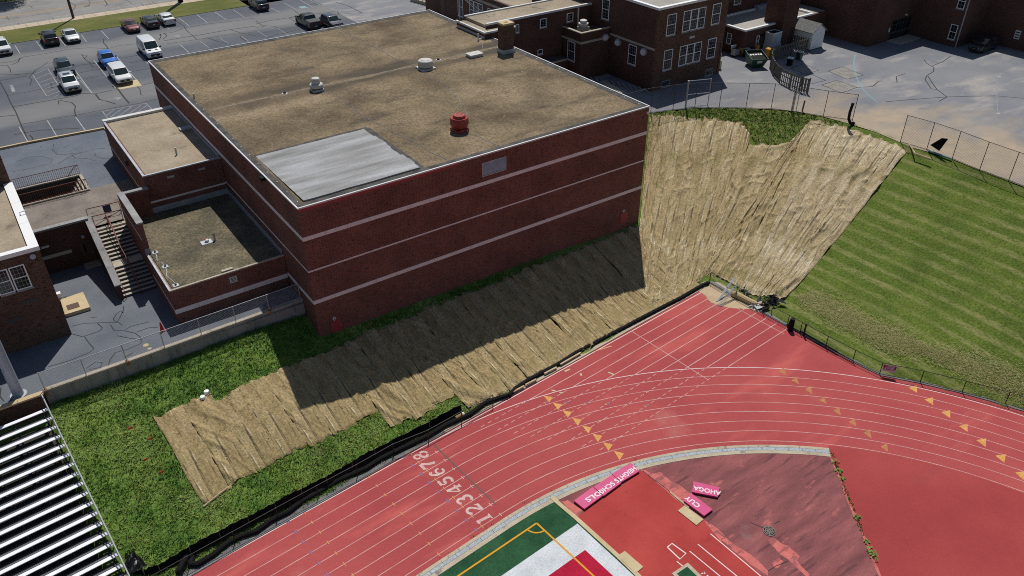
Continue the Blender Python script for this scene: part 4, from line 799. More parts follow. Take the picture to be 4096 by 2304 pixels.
# roof furniture on the annex roofs
zr = lz - .1
for i, (x, y, dsc) in enumerate([(-8.48, 11.86, 'square cable foot on the dark annex roof nearest the parapet'), (-8.41, 9.16, 'middle square cable foot on the dark annex roof'), (-8.5, 5.95, 'square cable foot at the front corner of the dark roof')]):
    t = thing('roof_anchor', dsc, 'cable foot', (x, y, zr), 'cable feet along the annex roof edge'); MB().box(x - .22, x + .22, y - .22, y + .22, zr, zr + .04).build('base', MT['galv'], t); MB().lathe((x, y, zr + .04), [(.09, 0), (.07, .12)], 8).build('stub', MT['darkgrey'], t)
tag(MB().tube([(p[0], p[1], zr + .03) for p in wob([(-8.5, 6.1), (-8.7, 7.6), (-8.42, 9.0)], .05, .5) + wob([(-8.42, 9.3), (-8.6, 10.5), (-8.48, 11.7)], .05, .5)], .025, 4).build('roof_cable', MT['offwhite']), 'thin pale cable running between the square feet on the dark roof', 'cable')
t = thing('roof_vent', 'low roof vent with orange cap on grey sheet on the dark roof', 'roof vent', (-4.5, 11.05, zr)); MB().box(-4.95, -4.05, 10.75, 11.45, zr, zr + .03).build('base', MT['galv'], t); MB().lathe((-4.45, 11.1, zr + .03), [(.17, 0), (.17, .18), (.12, .22)], 12).build('cap', MT['offwhite'], t); MB().lathe((-4.52, 11.2, zr + .25), [(.1, 0), (.06, .06)], 8).build('knob', MT['orange'], t)
t = thing('vent_pipe', 'upright grey vent pipe on the dark roof beside the orange-capped vent', 'pipe', (-3.85, 10.95, zr)); MB().tube([(-3.85, 10.95, zr), (-3.85, 10.95, zr + .6)], .1, 10).build('pipe', MT['galv'], t); MB().lathe((-3.85, 10.95, zr + .6), [(.105, 0), (.06, .005)], 10).build('mouth', MT['black'], t)
t = tag(MB().box(-5.0, -4.1, 5.62, 5.9, zr, zr + .12).build('roof_block', MT['concrete']), 'flat pale block lying near the front edge of the dark roof', 'block')
# gym roof furniture
zr = H - .05
def curb_base(t, x, y, s, h, mat): MB().box(x - s, x + s, y - s, y + s, zr, zr + h).build('curb_base', mat, t)
t = thing('exhaust_fan', 'tall pale mushroom fan with narrow cap on the gym roof', 'roof fan', (11.05, 21.75, zr), 'pale mushroom fans on the gym roof'); x, y = 11.05, 21.75
curb_base(t, x, y, .55, .22, MT['galv']); MB().lathe((x, y, zr + .22), [(.42, 0), (.42, .14)], 18).build('neck', MT['darkgrey'], t); MB().lathe((x, y, zr + .34), [(.6, 0), (.66, .06), (.66, .26), (.6, .36), (.46, .42)], 28).build('skirt', MT['fanwhite'], t, smooth=40); MB().lathe((x, y, zr + .76), [(.42, 0), (.41, .34), (.38, .40), (.40, .43), (.36, .50), (.1, .54)], 28).build('cap', MT['fanwhite'], t, smooth=40)
t = thing('exhaust_fan', 'wide low pale mushroom fan near the chimney on the gym roof', 'roof fan', (22.9, 21.2, zr), 'pale mushroom fans on the gym roof'); x, y = 22.9, 21.2
curb_base(t, x, y, .78, .16, MT['fanwhite']); MB().lathe((x, y, zr + .16), [(.62, 0), (.62, .14)], 18).build('neck', MT['darkgrey'], t); MB().lathe((x, y, zr + .26), [(.74, 0), (.80, .05), (.78, .3), (.80, .34), (.76, .58), (.68, .66), (.5, .68), (.48, .72), (.05, .76)], 32).build('cap', MT['fanwhite'], t, smooth=40)
t = thing('exhaust_fan', 'red upblast fan with a peeling lid on the gym roof', 'roof fan', (17.15, 5.35, zr)); x, y = 17.15, 5.35
curb_base(t, x, y, .6, .25, MT['redfan']); MB().lathe((x, y, zr + .25), [(.5, 0), (.56, .06), (.78, .3), (.82, .52), (.80, .95), (.76, 1.0), (.68, .98)], 32).build('bowl', MT['redfan'], t, smooth=40); MB().lathe((x, y, zr + 1.0), [(.56, -.35), (.56, .38), (.50, .47), (.05, .50)], 28).build('motor_cover', MT['redfan'], t, smooth=40); MB().lathe((x, y, zr + .93), [(.66, 0), (.57, .005)], 24).build('gap', MT['black'], t)
m = MB(); m.tube([(x + .3, y - .75, zr + .03), (x + .45, y - .65, zr + .3), (x + .75, y - .2, zr + .6)], .025, 5); m.build('conduit', MT['galv'], t)
t = thing('roof_hatch', 'flat pale rectangular hatch on the gym roof near the chimney', 'roof hatch', (29.2, 21.7, zr)); MB().box(28.45, 29.95, 21.15, 22.15, zr, zr + .22).build('frame', MT['galv'], t); MB().box(28.38, 30.02, 21.08, 22.22, zr + .22, zr + .34).build('lid', MT['fanwhite'], t)
for x, y, s in ((8.2, 22.84, 'left of the tall fan'), (25.4, 22.87, 'beyond the wide fan')):
    t = thing('roof_drain', 'small dark drain dome on the gym roof ' + s, 'roof drain', (x, y, zr)); MB().lathe((x, y, zr), [(.3, 0), (.28, .03)], 12).build('ring', MT['galv'], t); MB().lathe((x, y, zr + .03), [(.17, 0), (.15, .09), (.06, .13)], 10).build('dome', MT['black'], t)
t = thing('vent_pipe', 'short grey vent pipe standing on the gym roof left edge', 'pipe', (*P2('A', 1955, 985, H), zr)); x, y = t.location.x, t.location.y; MB().tube([(x, y, zr), (x, y, zr + .45)], .08, 8).build('pipe', MT['galv'], t)
t = thing('vent_pipe', 'bent white vent pipe on the gym roof beside the low link wall', 'pipe', (32.9, 26.2, zr)); MB().tube([(32.6, 26.1, zr), (32.6, 26.1, zr + .75)], .09, 8).build('pipe', MT['offwhite'], t); MB().tube([(32.6, 26.1, zr + .12), (33.9, 26.5, zr + .12), (34.2, 26.5, zr + .9)], .06, 6).build('elbow', MT['offwhite'], t)
t = thing('chimney', 'square red brick chimney with sandstone top at the gym roof edge', 'chimney', (32.9, 20.9, zr)); MB().box(32.1, 33.45, 20.3, 21.4, zr + .45, 14.75).build('stack', MT['brick_brown'], t); MB().box(32.0, 33.6, 20.2, 21.5, zr, zr + .45).build('flashing', MT['galv'], t); MB().box(32.05, 33.5, 20.25, 21.45, 14.75, 14.95).build('cap', MT['tanconcrete'], t); MB().box(32.55, 33.0, 20.65, 21.0, 14.94, 14.965).build('flue', MT['rust'], t)
# ---------------- windows
def window(parent, o, ax, w, h, nrm, cols=4, rows=6, sash=True, fm=None, name='window', sill=True):
    """o: lower left corner on the wall; ax: unit vector along the wall; nrm: outward normal"""
    o = Vector(o); a = Vector(ax); nn = Vector(nrm); up = Vector((0, 0, 1)); fm = fm or MT['white']
    def bar(mb, u0, u1, v0, v1, d0, d1):
        ps = [o + a * u + up * v + nn * d for d in (d0, d1) for v in (v0, v1) for u in (u0, u1)]
        mb.add(ps, [(0, 1, 3, 2), (4, 6, 7, 5), (0, 4, 5, 1), (2, 3, 7, 6), (0, 2, 6, 4), (1, 5, 7, 3)])
    fw = .085; m = MB(); bar(m, 0, fw, 0, h, -.02, .05); bar(m, w - fw, w, 0, h, -.02, .05); bar(m, fw, w - fw, h - fw, h, -.02, .05); bar(m, fw, w - fw, 0, fw, -.02, .05)
    if sash: bar(m, fw, w - fw, h / 2 - .035, h / 2 + .035, -.02, .045)
    win = m.build(name, fm, parent)
    m = MB(); bar(m, fw, w - fw, fw, h - fw, -.02, .012); m.build('pane', MT['glass'], win)
    m = MB()
    for i in range(1, cols): bar(m, w * i / cols - .008, w * i / cols + .008, fw, h - fw, .008, .032)
    for j in range(1, rows):
        if not (sash and j * 2 == rows): bar(m, fw, w - fw, h * j / rows - .008, h * j / rows + .008, .008, .031)
    if cols > 1: m.build('glazing_bar', MT['galv'], win)
    if sill: m = MB(); bar(m, -.08, w + .08, -.13, -.0, -.02, .09); m.build('sill', MT['greystone'], win)
    return win
FX, FY = (1, 0, 0), (0, 1, 0); NF = (0, -1, 0); NL = (-1, 0, 0)
def lwin(parent, x, ya, yb, z0, z1, **k): return window(parent, (x, ya, z0), (0, -1, 0), ya - yb, z1 - z0, NL, **k)
# two storey wing
wx, wy = 50.34, 15.69
wing = thing('school_wing', 'two storey brown brick school wing with white framed windows', 'school', (wx, wy, ZG))
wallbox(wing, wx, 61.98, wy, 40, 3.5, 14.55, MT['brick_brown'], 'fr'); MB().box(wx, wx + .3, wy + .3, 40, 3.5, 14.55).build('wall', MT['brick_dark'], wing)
MB().box(wx + .3, 61.7, wy + .3, 40, 14.2, 14.6).build('roof', MT['roofgrey'], wing); coping(wing, wx, 61.98, wy, 40, 14.55, .42, .26, MT['white'], 'flr', .05)
for x0, x1, z0, z1, n in ((51.8, 53.28, 11.4, 13.84, 1), (54.4, 58.1, 11.4, 13.84, 3), (59.25, 60.7, 11.46, 13.9, 1), (51.85, 53.28, 7.27, 9.7, 1), (54.42, 58.12, 7.32, 9.72, 3), (59.22, 60.68, 7.34, 9.76, 1)):
    for i in range(n):
        w = (x1 - x0) / n; window(wing, (x0 + i * w + .01, wy, z0), FX, w - .02, z1 - z0, NF)
window(wing, (59.42, wy, 5.12), FX, 1.38, .82, NF, 5, 3, False, MT['greystone']); window(wing, (51.93, wy, 5.2), FX, 1.4, .76, NF, 5, 3, False, MT['greystone'])
m = MB(); m.box(55.86, 56.74, wy - .03, wy + .01, 10.4, 10.66).build('wall_vent', MT['galv'], wing); MB().box(55.88, 56.72, wy - .01, wy + .02, 5.0, 5.98).build('door', MT['browndoor'], wing)
MB().box(61.55, 61.68, wy - .1, wy - .0, 5.0, 8.9).build('downpipe', MT['browndoor'], wing)
lwin(wing, wx, 20.15, 18.75, 7.34, 9.7); lwin(wing, wx, 25.4, 24.1, 11.55, 13.95)
MB().box(wx - .015, wx + .02, wy + .02, 23.7, 9.9, 10.15).build('stone_band', MT['concrete'], wing)
def fan_wall(parent, c, nrm):
    c = Vector(c); nn = Vector(nrm); m = MB(); m.tube([c, c + nn * .22], [.48, .46], 20); f = m.build('wall_fan', MT['galv'], parent); MB().tube([c + nn * .22, c + nn * .26, c + nn * .42], [.34, .34, .26], 20).build('dome', MT['offwhite'], f)
fan_wall(wing, (wx, 22.05, 9.38), NL); fan_wall(wing, (wx, 17.45, 9.4), NL)
# projecting room with roof tray, link corridor
room = thing('projecting_room', 'small dark brick bay with a tray roof beside the wing', 'room', (45.745, 23.7, ZG))
rx, ry, yl = 45.745, 23.7, 27.42
wallbox(room, rx, wx - .02, ry, yl, 3.5, 10.75, MT['brick_dark'], 'fl'); MB().box(rx + .3, wx - .02, ry + .3, yl - .02, 10.0, 10.35).build('roof', MT['roofdark'], room)
m = MB(); m.box(rx - .03, wx - .02, ry - .03, ry + .32, 10.75, 10.86); m.box(rx - .03, rx + .32, ry + .32, yl - .02, 10.75, 10.86); m.build('coping', MT['concrete'], room)
m = MB(); m.box(rx - .018, wx - .02, ry - .018, ry, 9.5, 9.78); m.box(rx - .018, rx, ry + .001, yl - .02, 9.5, 9.78); m.build('stone_band', MT['concrete'], room)
lwin(room, rx, 26.2, 24.75, 7.1, 9.44); fan_wall(room, (49.5, ry, 9.75), NF)
t = thing('exhaust_fan', 'pale mushroom fan on a block in the tray roof', 'roof fan', (47.6, 25.6, 10.35)); MB().box(47.0, 48.2, 25.1, 26.1, 10.35, 10.9).build('curb_base', MT['concrete'], t); MB().lathe((47.6, 25.6, 10.9), [(.45, 0), (.45, .2), (.62, .22), (.62, .45), (.4, .52), (.44, .6), (.44, .78), (.3, .86)], 24).build('cap', MT['fanwhite'], t, smooth=40)
link = thing('link_corridor', 'long dark brick link building with small square windows behind the gym', 'school link', (36.5, yl, ZG))
wallbox(link, 34.7, wx - .02, yl, 32.2, 3.5, 12.75, MT['brick_dark'], 'f'); MB().box(34.7, wx - .02, yl + .3, 32.2, 12.2, 12.72).build('roof', MT['roofpale'], link)
MB().box(34.6, wx - .02, yl - .06, yl + .28, 12.75, 12.97).build('coping', MT['offwhite'], link); MB().box(34.6, wx - .02, 31.95, 32.25, 12.72, 12.86).build('coping', MT['offwhite'], link)
MB().box(33.45, 37.8, 26.1, yl - .07, 11.0, 12.3).build('wall', MT['brick_dark'], link); MB().box(33.45, 34.7, yl - .07, 32.1, 11.0, 12.3).build('wall', MT['brick_dark'], link)
MB().box(33.6, 37.7, 26.3, yl - .07, 12.3, 12.36).build('roof', MT['roofpale'], link); MB().box(33.6, 34.6, yl - .07, 32.0, 12.3, 12.36).build('roof', MT['roofpale'], link)
m = MB(); m.box(33.36, 33.6, 26.0, 32.25, 12.3, 12.5); m.box(33.6, 37.8, 26.0, 26.26, 12.3, 12.5); m.build('gutter', MT['offwhite'], link); MB().box(33.42, 33.46, 26.1, 32.1, 11.6, 12.0).build('flashing', MT['galv'], link)
for x0, x1, z0, z1 in ((42.3, 43.26, 11.2, 12.26), (46.4, 47.4, 11.22, 12.28), (38.7, 39.2, 11.2, 12.2)): window(link, (x0, yl, z0), FX, x1 - x0, z1 - z0, NF, 2, 3, False)
window(link, (42.0, yl, 8.0), FX, .75, .6, NF, 1, 1, False); MB().box(48.1, 48.25, yl - .12, yl - .0, 10.4, 12.8).build('downpipe', MT['offwhite'], link)
MB().box(42.8, 45.7, 25.9, yl - .0, 3.5, 7.3).build('wall', MT['brick_dark'], link); m = MB(); m.box(42.7, 45.74, 25.8, 25.9, 7.1, 7.3); m.box(42.7, 42.8, 25.9, yl, 7.1, 7.3); m.build('stone_band', MT['concrete'], link)
t = thing('service_mast', 'thin steel mast with stay wires at the back gym corner', 'mast', (35.2, 33, 12.7)); MB().tube([(34.2, 32.6, 12.4), (34.2, 32.6, 15.4)], .06, 6).build('pole', MT['galv'], t); MB().tube([(34.2, 32.6, 15.3), (36.5, 29.5, 12.9)], .025, 4).build('stay', MT['galv'], t); MB().tube([(34.2, 32.6, 15.3), (39, 33.2, 11)], .025, 4).build('stay', MT['galv'], t)
# back building with tall windows
bk = thing('back_building', 'low brick school block with tall white windows behind the link', 'school block', (46, 34, ZG))
MB().box(46, 46.3, 33.5, 62, 3.5, 10.6).build('wall', MT['brick_brown'], bk); MB().box(46.3, 75, 33.5, 62, 9.9, 10.45).build('roof', MT['roofpale'], bk); MB().box(45.95, 46.35, 33.5, 62, 10.6, 10.75).build('coping', MT['browndoor'], bk); MB().box(45.98, 46.02, 33.6, 54, 9.75, 10.1).build('stone_band', MT['concrete'], bk)
MB().box(46.3, 75, 61.7, 62, 3.5, 10.5).build('wall', MT['brick_brown'], bk)
for ya in (49.1, 47.95, 46.8): lwin(bk, 46, ya, ya - 1.13, 6.9, 9.55)
lwin(bk, 46, 52.3, 50.9, 6.6, 9.4); lwin(bk, 46, 44.4, 43.0, 7.9, 9.4); lwin(bk, 46, 41.5, 40.1, 7.9, 9.4)
MB().box(45.97, 46.02, 56.1, 57.3, 5.0, 8.4).build('door', MT['browndoor'], bk)
b2 = thing('rear_school_block', 'grey trimmed school block rising behind the tall windowed block', 'school block', (62, 45, ZG)); MB().box(56, 75, 44, 60, 10.4, 14.5).build('wall', MT['brick_dark'], b2); MB().box(55.9, 75, 43.9, 60.1, 14.5, 14.7).build('roof', MT['roofgrey'], b2)
for x in (58, 61, 64): window(b2, (x, 44, 11.5), FX, 1.5, 2.2, NF)
# ramp wall with railing beyond the gym
t = thing('ramp_railing', 'tan ramp wall with rust red railing beyond the gym corner', 'railing', (40, 58, ZG)); pa, pb = P('B', 1560, 10, ZG), P('B', 1885, 98, ZG)
MB().beam((pa[0], pa[1], ZG + .25), (pb[0], pb[1], ZG + .25), .3, .5).build('wall', MT['walk'], t)
m = MB(); m.beam((pa[0], pa[1], ZG + 1.45), (pb[0], pb[1], ZG + 1.45), .06, .06); m.beam((pa[0], pa[1], ZG + .95), (pb[0], pb[1], ZG + .95), .05, .05).build('rail', MT['railred'], t)
for i in range(9):
    f = i / 8; x, y = pa[0] + (pb[0] - pa[0]) * f, pa[1] + (pb[1] - pa[1]) * f; MB().box(x - .03, x + .03, y - .03, y + .03, ZG + .5, ZG + 1.45).build('post', MT['railred'], t)
# white roofed block, chimney tower, shed
wr = thing('boiler_house', 'low brick building with bright white roof edge behind the bins', 'boiler house', (69.1, 18.3, ZG))
wallbox(wr, 69.1, 86.2, 18.3, 24.8, 3.5, 8.35, MT['brick_dark'], 'flb'); MB().box(69.4, 86.2, 18.6, 24.6, 7.9, 8.36).build('roof', MT['roofgrey'], wr); coping(wr, 69.1, 83.0, 18.3, 24.8, 8.35, .3, .22, MT['white'], 'flb', .06, 'roof_edge')
m = MB(); m.box(82.9, 83.2, 18.6, 24.5, 8.35, 8.6).build('roof_edge', MT['white'], wr); MB().box(78.3, 81.5, 24.2, 24.9, 8.36, 8.95).build('roof_box', MT['galv'], wr); MB().box(77.0, 77.15, 19.2, 19.35, 8.3, 8.8).build('vent_pipe', MT['darkgrey'], wr)
window(wr, (71.6, 18.3, 5.9), FX, .55, 1.5, NF, 2, 3, True); lwin(wr, 69.1, 21.2, 20.4, 6.2, 7.6); MB().box(72.2, 73.1, 18.15, 18.29, 7.2, 7.4).build('pipe_outlet', MT['black'], wr)
m = MB(); m.box(77.3, 77.9, 16.95, 16.99, 5.0, 7.6)
tw = thing('brick_tower', 'tall square dark brick boiler stack beside the white roof', 'tower', (76.3, 17.4, ZG)); MB().box(75.0, 77.75, 17.0, 20.2, 3.5, 24).build('stack', MT['brick_dark'], tw)
ld = MB(); 
for x in (76.75, 77.2): ld.box(x, x + .05, 16.86, 16.91, 5.2, 7.9)
for i in range(8): ld.box(76.8, 77.2, 16.87, 16.9, 5.4 + i * .32, 5.44 + i * .32)
ld.build('ladder', MT['blackmetal'], tw)
b3 = thing('rear_school_wing', 'dark brick school wall with a white window behind the white roof', 'school', (70, 27, ZG)); MB().box(62.1, 87, 25.0, 40, 3.5, 16.5).build('wall', MT['brick_dark'], b3); window(b3, (74.0, 25.0, 9.6), FX, 1.45, 2.4, NF); MB().box(70.9, 71.0, 24.93, 25.0, 8.6, 13).build('downpipe', MT['offwhite'], b3)
sh = thing('garden_shed', 'white clapboard shed with grey gabled roof by the slatted fence', 'shed', (79.9, 16.6, ZG)); sx0, sx1, sy0, sy1 = 78.7, 81.3, 14.75, 18.1
m = MB(); m.add([(sx0, sy0, ZG), (sx1, sy0, ZG), (sx1, sy0, 7.45), ((sx0 + sx1) / 2, sy0, 8.35), (sx0, sy0, 7.45), (sx0, sy1, ZG), (sx1, sy1, ZG), (sx1, sy1, 7.45), ((sx0 + sx1) / 2, sy1, 8.35), (sx0, sy1, 7.45)], [(0, 1, 2, 3, 4), (9, 8, 7, 6, 5), (0, 4, 9, 5), (1, 6, 7, 2)]).build('wall', MT['white'], sh)
xm = (sx0 + sx1) / 2; m = MB(); e = .22
for s, xe in ((-1, sx0 - e), (1, sx1 + e)):
    ze = 7.45 - .69 * e; m.add([(xm, sy0 - .2, 8.40), (xe, sy0 - .2, ze), (xe, sy1 + .2, ze), (xm, sy1 + .2, 8.40), (xm, sy0 - .2, 8.48), (xe, sy0 - .2, ze + .08), (xe, sy1 + .2, ze + .08), (xm, sy1 + .2, 8.48)], [(0, 1, 2, 3), (4, 7, 6, 5), (0, 4, 5, 1), (1, 5, 6, 2), (2, 6, 7, 3)])
m.build('roof', MT['shingle'], sh); m = MB()
for i in range(11): m.box(sx0 - .012, sx0, sy0, sy1, ZG + .18 + i * .2, ZG + .20 + i * .2); m.box(sx0, sx1, sy0 - .012, sy0, ZG + .18 + i * .2, ZG + .20 + i * .2)
m.build('siding', MT['offwhite'], sh, kind='stuff'); MB().box(sx0 - .02, sx1 + .02, sy0 - .02, sy1 + .02, ZG, ZG + .12).build('base', MT['darkgrey'], sh)
# big stepped school building on the right
bb = thing('main_school_building', 'big dark brick school building stepping back behind the playground', 'school', (86.4, 11.2, ZG))
bz = 14.0; steps_ = [(86.4, 11.22, 40), (96.1, 4.06, 40), (101.9, -4.0, 40)]
MB().box(86.4, 96.1, 11.22, 40, 3.5, bz).build('wall', MT['brick_dark'], bb); MB().box(96.101, 101.9, 4.06, 40, 3.5, bz).build('wall', MT['brick_dark'], bb); MB().box(101.901, 130, -3.9, 40, 3.5, bz).build('wall', MT['brick_dark'], bb)
m = MB(); m.box(86.3, 96.0, 11.1, 40, bz, bz + .2); m.box(96.0, 101.8, 3.95, 40, bz, bz + .2); m.box(101.8, 130, -4.0, 40, bz, bz + .2); m.build('roof', MT['roofgrey'], bb)
dx0, dx1, dz1 = 91.25, 95.8, 7.83; m = MB()
for x in (dx0, 92.35, 93.15, 93.95, 94.7, dx1 - .09): m.box(x, x + .09, 11.15, 11.25, ZG, dz1)
for z in (ZG + .0, 5.95, 7.1, dz1 - .09): m.box(dx0, dx1, 11.16, 11.24, z, z + (.22 if z == 5.95 else .09))
dr = m.build('door', MT['darkgrey'], bb); MB().box(dx0 + .02, dx1 - .02, 11.195, 11.23, ZG + .02, dz1 - .02).build('pane', MT['glass'], dr)
m = MB(); m.box(90.75, 91.0, 11.16, 11.22, 6.3, 6.9).build('notice', MT['offwhite'], bb); MB().box(91.0, 96.0, 9.2, 11.2, ZG, ZG + .12).build('doorstep', MT['concrete'], bb)
MB().box(94, 94.2, 11.0, 11.22, 8.1, 8.3).build('wall_lamp', MT['offwhite'], bb)
MB().box(101.85, 101.9, -1.5, -1.3, 6.2, 7.2)
lwin(bb, 96.1, 5.5, 4.5, 5.9, 7.9, cols=2, rows=4); lwin(bb, 96.1, 5.5, 4.5, 10.0, 12.0, cols=2, rows=4); MB().box(96.0, 96.12, 4.0, 4.12, ZG, bz).build('downpipe', MT['galv'], bb)
sg = MB().box(101.84, 101.9, -1.15, -.42, 6.35, 7.5).build('notice', MT['offwhite'], bb)
for i in range(3): MB().box(101.83, 101.845, -1.08, -.5, 6.5 + i * .33, 6.65 + i * .33).build('lettering', MT['darkgrey'], sg)
# west building with white roof edge
wb = thing('west_building', 'brick building with wide white roof edge and window on the left', 'building', (-16.25, 8.75, ZC)); wX, wY, wZ = -16.25, 8.72, 9.95
wallbox(wb, -46, wX, wY, 21.2, 1.0, wZ - .3, MT['brick_brown'], 'fr'); MB().box(-46, wX - .3, wY + .3, 21.2, wZ - .6, wZ - .2).build('roof', MT['roofpale'], wb)
m = MB(); m.box(-46, wX + .05, wY - .05, wY + .45, wZ - .3, wZ + .02).build('coping', MT['white'], wb)
for y0_, y1_ in ((wY + .45, 13), (13, 17), (17, 21.15)): MB().box(wX - .62, wX + .05, y0_ + .01, y1_ - .01, wZ - .3, wZ + .02).build('coping', MT['white'], wb)
for x0 in (-18.52, -19.62, -20.7): window(wb, (x0, wY, 7.0), FX, 1.02, 1.93, NF)
for x0, z0 in ((-18.6, 5.75), (-20.0, 4.6)): MB().box(x0, x0 + 1.1, wY - .02, wY + .02, z0, z0 + .28).build('wall_vent', MT['darkgrey'], wb)
m = MB(); m.tube([(-16.8, wY, 9.3), (-16.8, wY - .12, 9.3)], .2, 12).build('wall_lamp', MT['bluesteel'], wb)
m = MB(); m.tube([(wX - .3, 14.5, wZ), (wX - .3, 14.5, wZ + .25), (wX + .2, 14.6, wZ + .25)], .05, 6); m.build('roof_spout', MT['white'], wb)
tall = thing('tall_west_block', 'taller brick block behind the white edged roof at the left', 'building', (-16.3, 21.3, 4.95)); MB().box(-50, wX - .05, 21.3, 40, 3, 15.5).build('wall', MT['brick_brown'], tall)
# court wall below the terrace (with door), stair side wall, stairs
cw = thing('court_wall', 'dark brick court wall with grey stone cap and brown door', 'wall', (-14, 18.9, ZC)); MB().box(-16.24, -11.9, 18.9, 19.25, 1.5, 6.1).build('wall', MT['brick_dark'], cw)
for x0, x1 in ((-16.24, -14.1), (-14.1, -11.9)): MB().box(x0 + .01, x1 - .01, 18.82, 19.33, 6.1, 6.26).build('coping_stone', MT['greystone'], cw)
d = MB().box(-13.2, -12.2, 18.87, 18.93, ZC, 4.3).build('door', MT['browndoor'], cw); MB().box(-12.95, -12.8, 18.855, 18.875, 3.2, 4.0).build('pane', MT['black'], d); MB().box(-12.42, -12.3, 18.84, 18.87, 3.0, 3.1).build('handle', MT['galv'], d)
MB().box(-16.2, -13.9, 18.86, 18.92, 3.55, 3.85).build('stone_band', MT['concrete'], cw); MB().box(-16.0, -15.4, 18.86, 18.9, 4.6, 4.8).build('wall_vent', MT['galv'], cw)
m = MB(); m.tube([(-12.75, 18.9, 4.75), (-12.75, 18.75, 4.75)], .14, 10).build('wall_lamp', MT['bluesteel'], cw); MB().box(-13.4, -11.9, 17.9, 18.88, ZC, ZC + .1).build('doorstep', MT['concrete'], cw)
sw = thing('stair_wall', 'sloping dark brick wall with grey stone cap left of the stairs', 'wall', (-12, 15, ZC)); ya, yb, za, zb_ = 19.35, 11.4, 6.1, 3.35
m = MB(); m.add([(-12.1, yb, 1.5), (-11.75, yb, 1.5), (-11.75, ya, 1.5), (-12.1, ya, 1.5), (-12.1, yb, zb_), (-11.75, yb, zb_), (-11.75, ya, za), (-12.1, ya, za)], [(0, 3, 2, 1), (4, 5, 6, 7), (0, 1, 5, 4), (1, 2, 6, 5), (2, 3, 7, 6), (3, 0, 4, 7)]).build('wall', MT['brick_dark'], sw)
for i in range(4):
    f0, f1 = i / 4, (i + 1) / 4; y_ = lambda f: ya + (yb - .08 - ya) * f; z_ = lambda f: za + (zb_ - za) * f + .085
    MB().beam((-11.925, y_(f0 + .003), z_(f0)), (-11.925, y_(f1 - .003), z_(f1)), .52, .16).build('coping_stone', MT['greystone'], sw)
stt = thing('outdoor_stairs', 'concrete outdoor stairs between the brick walls with rust red rails', 'stairs', (-10.4, 11.4, ZC)); n_r = 17; y = 11.5; z = ZC; rs = (4.95 - ZC) / n_r
for i in range(n_r):
    z += rs; dpt = .405 if i != 7 else 1.3; last = i == n_r - 1; MB().box(-11.74, -9.16, y, y + dpt, ZC - .3, z - (.004 if last else 0)).build('step', MT['concrete'], stt); MB().box(-11.73, -9.165, y - .012, y + .03, z - rs + .01, z + .012).build('nosing', MT['darkgrey'], stt) if not last else None
    if i == 7: yl0, zl0 = y, z
    y += dpt
def hrail(parent, xr, pts, nposts=7, name='handrail'):
    m = MB(); m.tube([(xr, p[0], p[1]) for p in pts], .035, 6); h = m.build(name, MT['railred'], parent)
    for i in range(nposts):
        f = i / (nposts - 1) * (len(pts) - 1); k = min(int(f), len(pts) - 2); ff = f - k; yy = pts[k][0] + (pts[k + 1][0] - pts[k][0]) * ff; zz = pts[k][1] + (pts[k + 1][1] - pts[k][1]) * ff
        MB().box(xr - .02, xr + .02, yy - .02, yy + .02, zz - .95, zz).build('post', MT['railred'], h)
    return h
prof = [(11.3, ZC + .95), (yl0, zl0 + .9), (yl0 + 1.3, zl0 + .95), (y - .6, 4.95 + .85), (y + .6, 4.95 + .95)]
hrail(stt, -10.45, prof, 9); hrail(stt, -10.37, [(a, b - .35) for a, b in prof], 2); hrail(stt, -11.62, [(a, b - .1) for a, b in prof], 8)
gt = thing('pipe_gate', 'rust red pipe and chain link gate at the stair top', 'gate', (-10.4, 20.4, 4.95)); m = MB(); m.tube([(-11.68, 21.2, 6.0), (-8.95, 21.05, 6.0)], .04, 6); m.tube([(-11.5, 19.7, 5.9), (-9.1, 19.55, 5.9)], .04, 6); m.build('rail', MT['railred'], gt); m = MB(); m.tube([(-11.5, 19.7, 5.0), (-9.1, 19.55, 5.9)], .025, 5); m.build('brace', MT['railred'], gt)
for x, yy in ((-11.68, 21.2), (-8.98, 21.05), (-11.5, 19.7), (-9.2, 19.56)): MB().tube([(x, yy, 4.95), (x, yy, 6.0)], .04, 6).build('post', MT['galv'], gt)
pl = P('E', 1058, 650, 4.95); MB().box(pl[0] - .32, pl[0] + .32, 21.06, 21.09, 5.2, 5.95).build('blue_plate', MT['bluebin'], gt)
